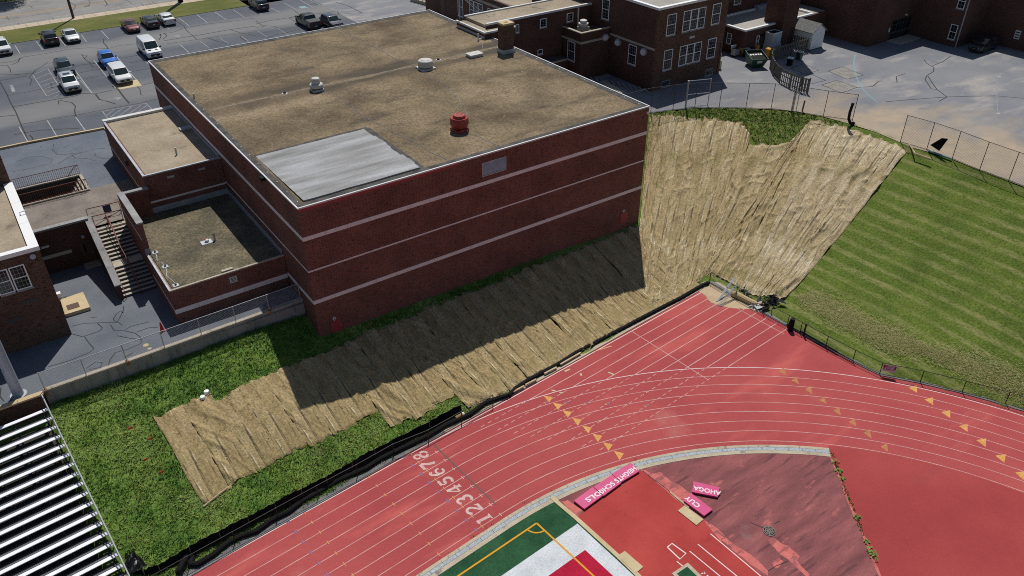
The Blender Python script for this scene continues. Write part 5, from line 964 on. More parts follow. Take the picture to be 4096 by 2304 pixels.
# basement stairwell with picket rails
sp = thing('stairwell', 'sunken concrete stairwell with rust red picket railings', 'stairwell', (-13.3, 29.2, 4.95))
m = MB(); k_ = MB()
for r in ((hx0 - .2, hx0, hy0 - .2, hy1 + .2), (hx1, hx1 + .25, hy0 - .2, hy1 + .2), (hx0, hx1, hy0 - .22, hy0), (hx0, hx1, hy1, hy1 + .22)): m.box(*r, 2.0, 4.97); k_.box(*r, 4.97, 5.07)
m.build('pit_wall', MT['flashing'], sp); k_.build('rim', MT['concrete'], sp); MB().box(hx0, hx1, hy0, hy1, 1.9, 2.0).build('pit_floor', MT['darkgrey'], sp)  # pit walls darker than the rim: the shade of the well put into their colour
for i in range(9): MB().box(hx1 - .26 * (i + 1), hx1 - .26 * i, hy0 + .01, hy1 - .01, 2.0, 4.8 - .31 * i).build('step', MT['concrete'], sp)
for y_, x1_ in ((hy1 + .1, hx1 + .15), (hy0 - .1, hx1 + .15)):
    r = MB().tube([(hx0 - .1, y_, 6.1), (x1_, y_, 6.1)], .03, 6).build('railing', MT['railred'], sp); MB().tube([(hx0 - .1, y_, 5.2), (x1_, y_, 5.2)], .025, 5).build('bottom_rail', MT['railred'], r)
    n_ = 34
    for i in range(n_ + 1): x = hx0 - .1 + (x1_ - hx0 + .1) * i / n_; MB().box(x - .014, x + .014, y_ - .014, y_ + .014, 5.07, 6.1).build('picket', MT['railred'], r)
    MB().tube([(x1_, y_ + .12, 6.0), (x1_ - .3, y_ + .12, 5.9), (x1_ - 2.6, y_ + .12, 3.6)], .03, 6).build('handrail', MT['railred'], sp)
# ================================================================== FENCES, WALLS, BLEACHERS
def chain(pts, h, sp=.13, r=.005, z_off=.05, up=None):
    """woven wire: two families of diagonals between consecutive posts"""
    m = MB(); V = []; F = []
    for A, B in zip(pts[:-1], pts[1:]):
        A = np.array(A, float); B = np.array(B, float); Lh = np.hypot(*(B - A)[:2]); n_ = max(1, int(Lh / sp)); hh = h - z_off
        def pt(u, v): return A + (B - A) * (u / Lh) + np.array([0, 0, z_off + v])
        for sgn in (1, -1):
            k0 = -int(hh / sp) if sgn > 0 else 0; k1 = n_ if sgn > 0 else n_ + int(hh / sp)
            for k in range(k0, k1 + 1):
                u0 = k * sp; a = max(0., -sgn * u0 if sgn > 0 else u0 - Lh); b = min(hh, (Lh - u0) if sgn > 0 else u0)
                if b - a < .05: continue
                p = pt(u0 + sgn * a, a); q = pt(u0 + sgn * b, b); d = (q - p) / np.linalg.norm(q - p)
                e1_ = np.cross(d, [0, 0, 1.]); e1_ /= np.linalg.norm(e1_); e2 = np.cross(d, e1_); c = len(V)
                for o in (p, q):
                    for t in (0, 2.094, 4.189): V.append(o + (e1_ * math.cos(t) + e2 * math.sin(t)) * r)
                F += [(c, c + 1, c + 4, c + 3), (c + 1, c + 2, c + 5, c + 4), (c + 2, c, c + 3, c + 5)]
    return V, F
def fence(name, label, pts, h, mat, pr=.03, mesh=True, rails=(1.,), sp=.13, wr=.005, group=None, meshmat=None, posts=None):
    t = thing(name, label, 'fence', pts[0], group)
    for p in (posts or pts): MB().tube([(p[0], p[1], p[2] - .3), (p[0], p[1], p[2] + h + .03)], pr, 7).build('post', mat, t)
    for f in rails: MB().tube([(p[0], p[1], p[2] + h * f) for p in pts], pr * .75, 6).build('rail', mat, t)
    if mesh:
        V, F = chain(pts, h * rails[0], sp, wr); o = fast_mesh('chain_link', np.array(V) - np.array(pts[0]), F, meshmat or mat, t, kind='stuff')
    return t
# retaining wall with its fence
rwl = thing('retaining_wall', 'long stained concrete retaining wall between court and grass slope', 'wall', (-10, 2.4, 1))
n_ = 8
for i in range(n_):
    x0 = -19.2 + 19.19 * i / n_; x1 = -19.2 + 19.19 * (i + 1) / n_; y_ = lambda x: 2.31 + .18 * ((x + 19.2) / 19.2) ** 2
    MB().prism([(x0 + .006, y_(x0)), (x1 - .006, y_(x1)), (x1 - .006, y_(x1) + .32), (x0 + .006, y_(x0) + .32)], -2, 2.30).build('wall_panel', MT['wallconcrete'], rwl)
    MB().prism([(x0 + .004, y_(x0) - .02), (x1 - .004, y_(x1) - .02), (x1 - .004, y_(x1) + .34), (x0 + .004, y_(x0) + .34)], 2.30, 2.40).build('cap', MT['concrete'], rwl)
pz = [(-19.1, 2.47), (-16.4, 2.42), (-13.65, 2.45), (-10.95, 2.47), (-8.2, 2.5), (-5.5, 2.52), (-2.8, 2.57), (-.15, 2.64)]
fence('chain_link_fence', 'silver chain link fence on top of the retaining wall', [(x, y, 2.4) for x, y in pz], 1.45, MT['galv'], .035, sp=.15, wr=.006)
for x, y in pz[:1] + pz[2:3] + pz[6:7]: MB().box(x - .1, x + .13, y - .155, y + .15, 2.398, 2.405).build('rust_stain', MT['rust'], rwl); MB().box(x - .05, x + .12, y - .2, y - .165, 1.95 + random.random() * .2, 2.3).build('rust_stain', MT['rust'], rwl)
bw = thing('brick_retaining_wall', 'low brick wall with sandy cap at the bleacher top', 'wall', (-25, 2.2, 1)); MB().box(-60, -19.25, 2.05, 2.35, -1, 2.28).build('wall', MT['brick_dark'], bw)
for i in range(9): MB().box(-19.25 - 1.6 * (i + 1) + .01, -19.25 - 1.6 * i - .01, 2.0, 2.42, 2.28, 2.40).build('coping_stone', MT['tanconcrete'], bw)
# bleachers: rows follow the straight of the track
bl = thing('bleachers', 'aluminium bleachers with white seat planks and dark footboards', 'bleachers', (-19.3, 1.2, 1.5))
s_dir = -U; d_dir = N; top = np.array([-19.33, 1.2]); NR = 19; dep = 13.1 / 17; zt0, zt1 = 1.75, -2.75; rz_ = (zt0 - zt1) / 17
def row(r, off, a0, a1, z0_, z1_, w, name, mat, par):
    c = top + d_dir * (dep * r + off) + np.array([.0588, 0]) * r * 0
    x = [c + s_dir * a0, c + s_dir * a1, c + s_dir * a1 + d_dir * w, c + s_dir * a0 + d_dir * w]
    return MB().prism([tuple(p) for p in x], z0_, z1_).build(name, mat, par)
for r in range(NR):
    z = zt0 - rz_ * r; a = .05
    se = row(r, 0, a, 26, z - .05, z, .28, 'seat_plank', MT['seat'], bl); row(r, .29, a + .1, 26, z - rz_ - .16, z - rz_ - .13, .24, 'footboard', MT['foot'], bl); row(r, .55, a + .1, 26, z - rz_ - .16, z - rz_ - .13, .2, 'footboard', MT['foot'], bl)
    row(r, .535, .12, 26, z - rz_ - .15, z - rz_ - .128, .012, 'nosing', MT['galv'], bl)
    m = MB()
    for k in range(14):
        c = top + d_dir * (dep * r + .12) + s_dir * (.3 + 1.83 * k); m.box(c[0] - .03, c[0] + .03, c[1] - .04, c[1] + .04, z - .6, z - .05)
    m.build('bracket', MT['darkgrey'], se, kind='stuff')
for k in range(14):
    c0 = top + s_dir * (.35 + 1.83 * k); c1 = c0 + d_dir * dep * NR; MB().beam((*c0, zt0 - .65), (*c1, zt0 - .65 - rz_ * NR), .08, .2).build('stringer', MT['darkgrey'], bl)
e0 = top; e1_ = top + d_dir * dep * (NR - .3)
for hz in (.95, .55, .15):
    MB().tube([(*(e0 - d_dir * .4), zt0 + hz), (*e1_, zt0 - rz_ * (NR - .3) + hz)], .045 if hz > .9 else .03, 7).build('end_rail', MT['alu'], bl)
for i in range(9):
    f = i / 8; c = e0 + (e1_ - e0) * f; z = zt0 - rz_ * (NR - .3) * f; MB().box(c[0] - .03, c[0] + .03, c[1] - .03, c[1] + .03, z - 1.0, z + .95).build('rail_post', MT['alu'], bl)
pA = [(*(e0 + (e1_ - e0) * (i / 8)), zt0 - rz_ * (NR - .3) * i / 8 - .1) for i in range(9)]
V, F = chain(pA, 1.0, .12, .005); fast_mesh('chain_link', np.array(V) - np.array(bl.location), F, MT['galv'], bl, kind='stuff')
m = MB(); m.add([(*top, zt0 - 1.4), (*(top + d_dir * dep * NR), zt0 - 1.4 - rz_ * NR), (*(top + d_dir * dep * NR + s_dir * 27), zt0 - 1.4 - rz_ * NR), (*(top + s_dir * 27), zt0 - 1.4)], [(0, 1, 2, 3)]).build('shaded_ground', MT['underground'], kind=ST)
# floodlight pole
fp = thing('floodlight_pole', 'tall pale blue steel floodlight pole at the left edge', 'pole', (-20.7, 3.3, ZC)); MB().tube([(-20.7, 3.3, ZC), (-20.7, 3.3, 10), (-20.7, 3.3, 22)], [.36, .31, .2], 14).build('shaft', MT['bluesteel'], fp, smooth=50); MB().tube([(-20.7, 3.3, ZC), (-20.7, 3.3, ZC + .06)], .55, 14).build('base_plate', MT['galv'], fp)
# concrete pad, cone, box in the court
pd = thing('vault_pad', 'raised tan concrete pad with brown steel hatch in the court', 'concrete pad', (-15.2, 12.6, ZC)); MB().prism([(-16.1, 13.75), (-14.35, 13.9), (-14.35, 11.25), (-16.2, 11.3)], ZC, ZC + .3).build('slab', MT['tanconcrete'], pd); MB().box(-15.88, -15.0, 11.75, 12.52, ZC + .3, ZC + .33).build('hatch', MT['browndoor'], pd)
t = thing('electrical_box', 'small white box against the brick wall by the pad', 'box', (-16.0, 14.1, ZC)); MB().box(-16.23, -15.9, 13.9, 14.3, ZC, ZC + .75).build('cabinet', MT['white'], t); MB().box(-15.85, -15.55, 13.85, 14.05, ZC, ZC + .3).build('meter', MT['darkgrey'], t)
cn = thing('traffic_cone', 'single red traffic cone by the fence in the court', 'cone', (-10.45, 5.1, ZC)); MB().box(-10.65, -10.25, 4.9, 5.3, ZC, ZC + .05).build('base', MT['cone'], cn); MB().lathe((-10.45, 5.1, ZC + .05), [(.16, 0), (.05, .75), (.03, .78)], 14).build('body', MT['cone'], cn)
for i, (x, y) in enumerate([P2('I', 1468, 575, ZC), P2('I', 1505, 610, ZC)]): MB().lathe((x, y, ZC), [(.02, 0), (.22 - .06 * i, .0), (.2 - .06 * i, .02), (.02, .022)], 14).build('cleanout_cover', MT['tanconcrete'], court)
# track fence, west side: posts along the kerb
def base_line(pl, d, ts): 
    o = offset_curve(pl, d); o = [np.array(p) for p in o]; seg = [np.hypot(*(b - a)) for a, b in zip(o[:-1], o[1:])]; tot = sum(seg); r = []
    s = ts[0]
    while s < min(ts[1], tot):
        k = 0; q = s
        while q > seg[k]: q -= seg[k]; k += 1
        r.append(tuple(o[k] + (o[k + 1] - o[k]) * q / seg[k])); s += ts[2]
    return r
def fpts(k, pts, z): return [P(k, x, y, z) for x, y in pts]
wp = fpts('N', [(1740, 92), (1388, 235), (1025, 442), (630, 655), (225, 880)], ZT); wp = [P('J', 2386, 1182, ZT), P('J', 2072, 1352, ZT)] + wp
d0 = np.array(wp[-1][:2]) - np.array(wp[-2][:2])
for i in range(1, 6): wp.append((wp[6][0] + d0[0] * i, wp[6][1] + d0[1] * i, ZT))
def snap(p):                                    # keep the posts on the kerb line
    t = p[0] * U[0] + p[1] * U[1]; return p
fence('track_fence', 'low black chain link fence along the straight of the track', wp, 1.12, MT['blackmetal'], .035, sp=.16, wr=.004, rails=(1., .06))
# silt fence: black fabric sagging between wooden stakes
sf = thing('silt_fence', 'black sagging silt fence fabric on wooden stakes along the slope foot', 'silt fence', (-6, -11.6, ZT))
tops = [('J', 2060, 1175), ('J', 1740, 1345), ('N', 1190, 175), ('N', 962, 303), ('N', 703, 450), ('N', 450, 577), ('N', 185, 712), ('M', 2490, 855), ('M', 2200, 1000), ('M', 1900, 1155), ('M', 1590, 1340), ('M', 1440, 1395), ('M', 1285, 1360)]
def PTo(k, x, y, dz):
    z = 0.
    for _ in range(25):
        q = P(k, x, y, z + dz); z = .5 * z + .5 * float(hgt(q[0], q[1])[0])
    return (q[0], q[1], z + dz)
tp = [np.array(PTo(k, x, y, .85 - (.25 if i > 9 else 0) - (.15 if i > 10 else 0))) for i, (k, x, y) in enumerate(tops)]
V = []; F = []; NSEG = 10
for i in range(len(tp) - 1):
    for j in range(NSEG + (i == len(tp) - 2)):
        f = j / NSEG; p = tp[i] + (tp[i + 1] - tp[i]) * f; sag = .1 * math.sin(math.pi * f) * (.6 + .5 * math.sin(i * 2.3)); zb_ = float(hgt(p[0], p[1] - .1)[0]) - .05; hh = p[2] - zb_
        b = len(V)
        for q in range(5):
            w = q / 4; V.append((p[0] + .06 * math.sin(w * 3.1 + f * 9 + i) * (1 - w) + .05 * (1 - w), p[1] - .15 * (1 - w) + .09 * math.sin(f * math.pi) * w + .05 * math.sin(f * 17 + q), zb_ + .02 + (hh - sag) * w))
        if b: F += [(b - 5 + q, b + q, b + q + 1, b - 4 + q) for q in range(4)]
fo = MB().add(V, F); fo.flat = 1; fo.build('fabric', MT['blackcloth'], sf, smooth=60)
for p in tp[:-1]: MB().box(p[0] - .025, p[0] + .025, p[1] - .03 - .03, p[1] + .02 - .03, ZT - .1, p[2] + .08).build('stake', MT['wood'], sf)
t = thing('plastic_sheet', 'crumpled black plastic sheet at the bleacher corner', 'plastic sheet', PT('M', 1345, 1320)); c = np.array(t.location)
V = []; F = []
for i in range(9):
    for j in range(9):
        u_, v_ = i / 8 - .5, j / 8 - .5; V.append(c + np.array([u_ * (1.3 - .9 * (v_ + .5)), v_ * 1.9, .12 + .28 * abs(math.sin(u_ * 11 + v_ * 4)) * (1 - abs(v_)) + rng.random() * .12]))
for i in range(8):
    for j in range(8): F.append((i * 9 + j, (i + 1) * 9 + j, (i + 1) * 9 + j + 1, i * 9 + j + 1))
MB().add(V, F).build('sheet', MT['blacksheen'], t)
# black corrugated sock / pipe along the kerb
def corr(name, label, pts, r, loc, mat=MT['black'], pitch=.09):
    P_ = [Vector(p) for p in pts]; out = []; rs = []
    for a, b in zip(P_[:-1], P_[1:]):
        n_ = max(2, int((b - a).length / pitch))
        for i in range(n_): out.append(a.lerp(b, i / n_)); rs.append(r * (1.0 if len(rs) % 2 else .88))
    out.append(P_[-1]); rs.append(r); return tag(MB().tube(out, rs, 9).build(name, mat), label, 'pipe')
sock = [('M', 1790, 1420), ('M', 1830, 1330), ('M', 1890, 1240), ('M', 1940, 1255), ('M', 1915, 1330), ('M', 1990, 1330), ('M', 2150, 1230), ('M', 2300, 1110), ('M', 2430, 1045), ('M', 2576, 1000), ('N', 150, 890), ('N', 330, 800), ('N', 470, 690), ('N', 640, 600), ('N', 800, 500), ('N', 950, 430), ('N', 1100, 370), ('N', 1250, 270), ('N', 1500, 150), ('N', 1730, 40), ('N', 1900, -65), ('J', 2150, 1270), ('J', 2300, 1160), ('J', 2430, 1110), ('J', 2530, 1080)]
corr('corrugated_pipe', 'black ribbed drain pipe snaking along the foot of the fence', [P(k, x, y, ZT + .2 + (.22 if i < 3 else 0)) for i, (k, x, y) in enumerate(sock)], .2, None)
sk2 = [('J', 2540, 1075), ('K', 40, 1000), ('K', 160, 920), ('K', 300, 845), ('K', 470, 755), ('K', 640, 645), ('K', 800, 560), ('K', 960, 475), ('K', 1150, 375), ('K', 1350, 270), ('K', 1550, 165), ('K', 1700, 90), ('K', 1860, -5), ('G', 1930, 1405), ('G', 1975, 1390)]
corr('filter_sock', 'dark filter sock laid along the chute kerb below the blanket', [P(k, x, y + 8, ZT + .16) for k, x, y in sk2], .2, None, MT['black'], .3)
for i, (a, b) in enumerate([((485, 770), (690, 652)), ((325, 862), (450, 797)), ((135, 975), (245, 918)), ((0, 1052), (122, 985))]):
    pa, pb = P('K', *a, ZT + .22), P('K', *b, ZT + .22); tag(MB().beam(pa, pb, .14, .1).build('wooden_board', MT['plank']), ['long bright board on the sock, nearest the chute end', 'short bright board second from the chute end', 'short bright board third from the chute end', 'bright board on the sock nearest the track fence'][i], 'board', 'boards laid on the filter sock')
t = thing('rolled_bundle', 'shiny tan rolled bundle lying on the pipe by the fence post', 'bundle', P('J', 2050, 1290, ZT + .3)); MB().tube([P('J', 2010, 1310, ZT + .35), P('J', 2085, 1270, ZT + .35)], .16, 9).build('roll', MT['cardboard'], t); MB().tube([P('J', 2075, 1275, ZT + .36), P('J', 2092, 1266, ZT + .36)], .17, 9).build('wrap', MT['white'], t)
# fence at the chute end and round the bend
bp = [P('G', 1985, 1396, ZT), P('K', 2250, 95, ZT), P('K', 2520, 250, ZT), P('L', 190, 385, ZT), P('L', 320, 455, ZT), P('L', 578, 598, ZT), P('L', 850, 738, ZT), P('L', 1120, 868, ZT), P('L', 1530, 950, ZT), P('L', 1950, 1052, ZT), P('L', 2385, 1165, ZT)]
for q in fence_arc:
    if q[0] > bp[-1][0] and q[1] < bp[-1][1] - 2 and len(bp) < 26: bp.append((q[0] + .12, q[1] + .1, ZT))
bp = [(x, y, ZT) for x, y, z in bp]
fence('bend_fence', 'low black chain link fence curving round the bend of the track', bp, 1.2, MT['blackmetal'], .035, sp=.16, wr=.004, rails=(1., .06))
t = thing('fence_gate_post', 'pair of thick black gate posts in the bend fence', 'gate post', P('L', 335, 465, ZT)); x, y, z = t.location; MB().box(x - .06, x + .06, y - .3, y - .18, ZT, ZT + 1.3).build('post', MT['blackmetal'], t)
t = thing('fence_pads', 'black pad roll strapped upright on the bend fence', 'pad', P('L', 225, 425, ZT)); x, y, z = t.location; MB().tube([(x - .05, y, ZT), (x, y + .05, ZT + .55), (x, y, ZT + 1.25)], [.24, .26, .2], 12).build('roll', MT['black'], t)
for i, (a, b, h_) in enumerate([((180, 365), (830, 715), .08), ((200, 370), (860, 735), .2), ((330, 430), (700, 640), .3)]):
    tag(MB().tube([P('L', *a, ZT + h_), P('L', *b, ZT + h_)], .05, 6).build('stacked_pipe', MT['blackmetal']), ['lowest black pipe stacked along the bend fence foot', 'middle black pipe stacked along the bend fence foot', 'short black pipe on top of the fence foot stack'][i], 'pipe', 'black pipes along the bend fence')
sgn = thing('track_sign', 'maroon and white WALKERS JOGGERS sign on the bend fence', 'sign', P('L', 1150, 860, ZT)); a, b = np.array(bp[7]), np.array(bp[8]); ex = (b - a) / np.linalg.norm(b - a); nrm = np.array([ex[1], -ex[0], 0]); nrm = nrm if nrm @ (CAM - a) > 0 else -nrm
def sq(m_, u0, u1, v0, v1, d, th=.012):
    ps = [a + ex * u_ + np.array([0, 0, v_]) + nrm * dd for dd in (d - th, d) for v_ in (v0, v1) for u_ in (u0, u1)]; m_.add(ps, [(0, 1, 3, 2), (4, 6, 7, 5), (0, 4, 5, 1), (2, 3, 7, 6), (0, 2, 6, 4), (1, 5, 7, 3)]); return m_
sq(MB(), .08, 1.10, .48, 1.14, .06).build('board', MT['signpale'], sgn); sq(MB(), .12, 1.06, .80, 1.11, .066).build('header', MT['signmaroon'], sgn)
for tx, v, s_, mt in (('WALKERS', 1.03, .155, 'signwhite'), ('JOGGERS', .88, .155, 'signwhite'), ('Use Outside Lanes', .70, .12, 'signmaroon'), ('No Pets or Bikes', .57, .085, 'signmaroon')):
    if tx.startswith('No'): continue
    text('lettering', tx, s_, MT[mt], sgn, a + ex * .59 + np.array([0, 0, v]) + nrm * .07, ex, (0, 0, 1), .001, .006, 1.05)
# leaning frames, silt log, black plastic heap and trash at the chute corner
def q8(x, y): return (2800 + x * 400 / 1456, 1060 + y * 400 / 1456)
def Q8(x, y, z):
    s = q8(x, y); d = _R @ np.array([(s[0] - 2048) / FPX, (1152 - s[1]) / FPX, -1.]); q = CAM + d * (z - CAM[2]) / d[2]; return tuple(q)
for i, (b0, b1, t0_, t1_) in enumerate([((240, 530), (275, 520), (490, 185), (518, 195)), ((250, 590), (315, 600), (520, 290), (548, 290))]):
    t = thing('gate_panel', ['galvanised gate panel leaning on the fence at the chute corner', 'second galvanised gate panel leaning nearer the grass'][i], 'gate panel', Q8(*b0, ZT), 'gate panels leaning at the chute corner')
    A0, A1, T0, T1 = Q8(*b0, ZT + .03), Q8(*b1, ZT + .03), Q8(*t0_, ZT + 1.1), Q8(*t1_, ZT + 1.15)
    for k in range(4):
        f = k / 3; MB().tube([tuple(np.array(A0) * (1 - f) + np.array(A1) * f), tuple(np.array(T0) * (1 - f) + np.array(T1) * f)], .028, 6).build('tube', MT['darkgalv'], t)
    MB().tube([A0, A1], .028, 6).build('tube', MT['darkgalv'], t); MB().tube([T0, T1], .028, 6).build('tube', MT['darkgalv'], t)
sl = [Q8(x, y, ZT + .2) for x, y in [(470, 415), (560, 450), (650, 495), (740, 540), (830, 580)]]; tag(MB().tube(sl, [.26, .34, .33, .32, .26], 10).build('straw_log', MT['hay2']), 'rolled straw blanket lying along the fence at the chute corner', 'straw roll')
def heap(name, label, cat, c, sx, sy, sz, mat, seed, n_=60):
    g_ = np.random.default_rng(seed); t = thing(name, label, cat, c); V = []; F = []
    for i in range(n_):
        p = np.array(c) + np.array([g_.normal(0, sx), g_.normal(0, sy), abs(g_.normal(0, sz))]); s = g_.uniform(.12, .35); b = len(V)
        for k in range(4): V.append(p + g_.normal(0, s, 3) * np.array([1, 1, .4]))
        F += [(b, b + 1, b + 2), (b, b + 2, b + 3), (b + 1, b + 3, b + 2), (b, b + 3, b + 1)]
    MB().add(V, F).build('crumpled_film', mat, t); return t
heap('plastic_heap', 'heap of crumpled black plastic in the grass by the fence', 'plastic heap', Q8(1010, 540, ZT + .1), .5, .55, .2, MT['blacksheen'], 3, 70); heap('plastic_heap', 'long tail of black plastic film toward the blanket tip', 'plastic heap', Q8(1150, 555, ZT + .15), .45, .25, .08, MT['black'], 4, 30)
heap('rubbish', 'white and brown rubbish between straw roll and fence', 'rubbish', Q8(830, 600, ZT + .1), .25, .22, .1, MT['offwhite'], 5, 26); heap('rubbish', 'black film scrap on grass behind the straw roll', 'rubbish', Q8(665, 400, ZT + .4), .22, .2, .1, MT['blacksheen'], 6, 20)
t = thing('cardboard_box', 'small crushed brown box beside the fence post', 'box', Q8(885, 600, ZT)); c = np.array(t.location); MB().box(c[0] - .2, c[0] + .2, c[1] - .15, c[1] + .2, ZT, ZT + .3).build('carton', MT['cardboard'], t)
t = thing('wooden_stake', 'pale wooden stake standing between fence and black plastic', 'stake', Q8(1035, 720, ZT)); c = np.array(t.location); MB().beam(tuple(c), tuple(c + np.array([.02, .05, .75])), .06, .05).build('stake', MT['plank'], t)
# tall playground fences
def ground_pts(L_): return [P(k, x, y, ZG) for k, x, y in L_]
f1 = ground_pts([('C', 1395, 1137), ('C', 1618, 1107), ('C', 1838, 1086), ('C', 2083, 1086), ('C', 2352, 1089), ('D', 30, 1096), ('D', 240, 1122), ('D', 555, 1171), ('D', 848, 1212)])
f1 = [(f1[0][0] - 3.4, f1[0][1] + 1.1, ZG - .4), ] + f1
fence('playground_fence', 'tall dark chain link fence along the hilltop from gym to driveway', f1, 2.95, MT['darkgrey'], .035, sp=.2, wr=.005, rails=(1., .02), meshmat=MT['darkgrey'])
f2 = ground_pts([('D', 1330, 1430), ('H', 1595, 58), ('H', 1852, 150), ('H', 2128, 263), ('H', 2420, 371)]); dd = (np.array(f2[-1]) - np.array(f2[-2]))
f2 += [tuple(np.array(f2[-1]) + dd * i) for i in (1, 2, 3)]
fence('playground_fence', 'tall dark chain link fence along the lawn right of the driveway', f2, 2.95, MT['darkgrey'], .035, sp=.2, wr=.005, rails=(1., .02))
g2 = thing('tall_gate', 'tall galvanised pipe gate frame standing in the hilltop fence', 'gate', P('C', 1745, 1100, ZG)); ga, gb = np.array(P('C', 1745, 1085, ZG)), np.array(P('C', 1968, 1062, ZG))
MB().tube([tuple(ga), tuple(ga + [0, 0, 3.2])], .10, 8).build('post', MT['galv'], g2); MB().tube([tuple(gb), tuple(gb + [0, 0, 3.2])], .05, 8).build('post', MT['galv'], g2)
for h_ in (3.15, 1.55, .1): MB().tube([tuple(ga + [0, 0, h_]), tuple(gb + [0, 0, h_])], .035, 6).build('rail', MT['galv'], g2)
for k, (x, y), (tx, ty) in [('D', (232, 1120), (260, 905)), ('D', (250, 1118), (272, 920)), ('D', (282, 1112), (310, 935))]:
    b = P(k, x, y, ZG); tag(MB().tube([(b[0], b[1], ZG - .2), (b[0] + .0, b[1], ZG + 2.7)], .05, 6).build('fence_post', MT['galv']), {232: 'left', 250: 'middle', 282: 'right'}[x] + ' thin loose post of three bunched at the playground fence', 'post', 'bunch of loose posts at the playground fence')
b = P('D', 343, 1120, ZG); tag(MB().tube([(b[0], b[1], ZG - .2), (b[0] + .1, b[1], ZG + 1.25)], .09, 8).build('short_post', MT['railred']), 'short rusty brown post on the asphalt beside the hilltop fence', 'post')
b = [P('D', 868, 1255, ZG + .1), P('D', 835, 1215, ZG + .2), P('D', 800, 1140, ZG + .9), P('D', 805, 1005, ZG + 2.4)]
base = np.array(P('D', 865, 1250, ZG)); cp = [tuple(base + np.array(v)) for v in [(0, 0, .12), (-.55, .15, .2), (-.95, .2, .8), (-1.1, .15, 1.6), (-1.0, .1, 2.6)]]
corr('curved_pipe', 'thick black curved drain pipe standing at the driveway fence end', cp, .16, None, MT['black'], .1)
b = np.array(P('H', 1640, 30, ZG)); t = thing('black_tarp', 'black fabric panel hanging askew on the right playground fence', 'tarp', tuple(b)); ex_ = np.array(f2[2]) - np.array(f2[1]); ex_ /= np.linalg.norm(ex_); pb = np.array(f2[1])
V = [pb + ex_ * .2 + [0, 0, .62], pb + ex_ * 1.25 + [0, 0, .35], pb + ex_ * 1.75 + [0, 0, 1.85], pb + ex_ * 1.1 + [0, 0, 1.7]]; V = [v + np.array([-.06, -.06, 0]) for v in V]; MB().add(V + [v + np.array([.02, .02, 0]) for v in V], [(0, 1, 2, 3), (7, 6, 5, 4), (0, 4, 5, 1), (1, 5, 6, 2), (2, 6, 7, 3), (3, 7, 4, 0)]).build('fabric', MT['blackcloth'], t)
tb_ = tag(MB().tube([P('H', 1615, 68, ZG + .1), P('H', 1850, 150, ZG + .1)], .09, 8).build('teal_pipe', MT['teal']), 'bright teal pipe lying at the foot of the right fence', 'pipe')
tag(MB().tube([P('H', 1420, 0, ZG + .1), P('H', 1465, 70, ZG + .05), P('H', 1480, 95, ZG + .05), P('H', 1640, 150, ZG + .03)], .07, 6).build('bent_pole', MT['tanconcrete']), 'bent pale pole lying in the grass by the blanket corner', 'pole')
# slatted wooden screen
wf = thing('slatted_fence', 'curved grey wooden board fence screening the bins', 'fence', (71, 13, ZG)); way = [(77.9, 18.0), (78.0, 14.75), (74.8, 14.75), (71.9, 14.75), (70.2, 14.3), (68.5, 13.0), (66.7, 11.0), (65.4, 8.9), (64.9, 7.0), (64.8, 5.4), (65.0, 4.4)]
s = 0.; way = [np.array(p) for p in way]; i_ = 0
for a, b in zip(way[:-1], way[1:]):
    Ls = np.hypot(*(b - a)); d = (b - a) / Ls; nn = np.array([-d[1], d[0]])
    for h_ in (.35, 1.05, 1.7): MB().beam((*a, ZG + h_), (*b, ZG + h_), .05, .1).build('rail', MT['wood'], wf)
    while s < Ls:
        for sd_ in (1, -1):
            c = a + d * (s + (0 if sd_ > 0 else .15)) + nn * .06 * sd_; h_ = 1.82 + rng.uniform(-.03, .03); MB().prism([tuple(c - d * .07 - nn * .012), tuple(c + d * .07 - nn * .012), tuple(c + d * .07 + nn * .012), tuple(c - d * .07 + nn * .012)], ZG + .08, ZG + h_).build('board', MT['wood'], wf)
        s += .34
    s -= Ls
    MB().box(b[0] - .06, b[0] + .06, b[1] - .06, b[1] + .06, ZG, ZG + 1.95).build('post', MT['wood'], wf)
# ---------------- bins, dumpster, cooling unit
dp = thing('dumpster', 'dark green open-top dumpster standing askew on the asphalt', 'dumpster', (67.6, 14.6, ZG)); ang = rad(-25)
def loc(o, ang): ca, sa = math.cos(ang), math.sin(ang); return lambda x, y, z: (o[0] + x * ca - y * sa, o[1] + x * sa + y * ca, o[2] + z)
T_ = loc((67.75, 14.85, ZG), ang); w_, d1, hb, hf = 1.05, .85, 1.75, 1.25
m = MB(); m.add([T_(-.75, -w_ * .8, .15), T_(.75, -w_ * .8, .15), T_(.75, w_, .15), T_(-.75, w_, .15), T_(-1.1, -w_ * 1.25, hf), T_(1.1, -w_ * 1.25, hf), T_(1.1, w_, hb), T_(-1.1, w_, hb)], [(0, 3, 2, 1), (0, 1, 5, 4), (1, 2, 6, 5), (2, 3, 7, 6), (3, 0, 4, 7)]).build('body', MT['dumpgreen'], dp)
rim = [T_(-1.1, -w_ * 1.25, hf), T_(1.1, -w_ * 1.25, hf), T_(1.1, w_, hb), T_(-1.1, w_, hb)]
m = MB(); 
for a, b in zip(rim, rim[1:] + rim[:1]): m.beam(a, b, .09, .09)
m.build('rim', MT['dumpgreen'], dp); MB().add([T_(-1.0, -w_ * 1.15, hf - .1), T_(1.0, -w_ * 1.15, hf - .1), T_(1.0, w_ * .95, hb - .25), T_(-1.0, w_ * .95, hb - .25)], [(0, 1, 2, 3)]).build('contents', MT['black'], dp)
m = MB()
for i in range(5): m.add([T_(-.8 + .35 * i, .05, hf + .16), T_(-.55 + .35 * i, .05, hf + .16), T_(-.55 + .35 * i, .35, hf + .24), T_(-.8 + .35 * i, .35, hf + .24)], [(0, 1, 2, 3)])
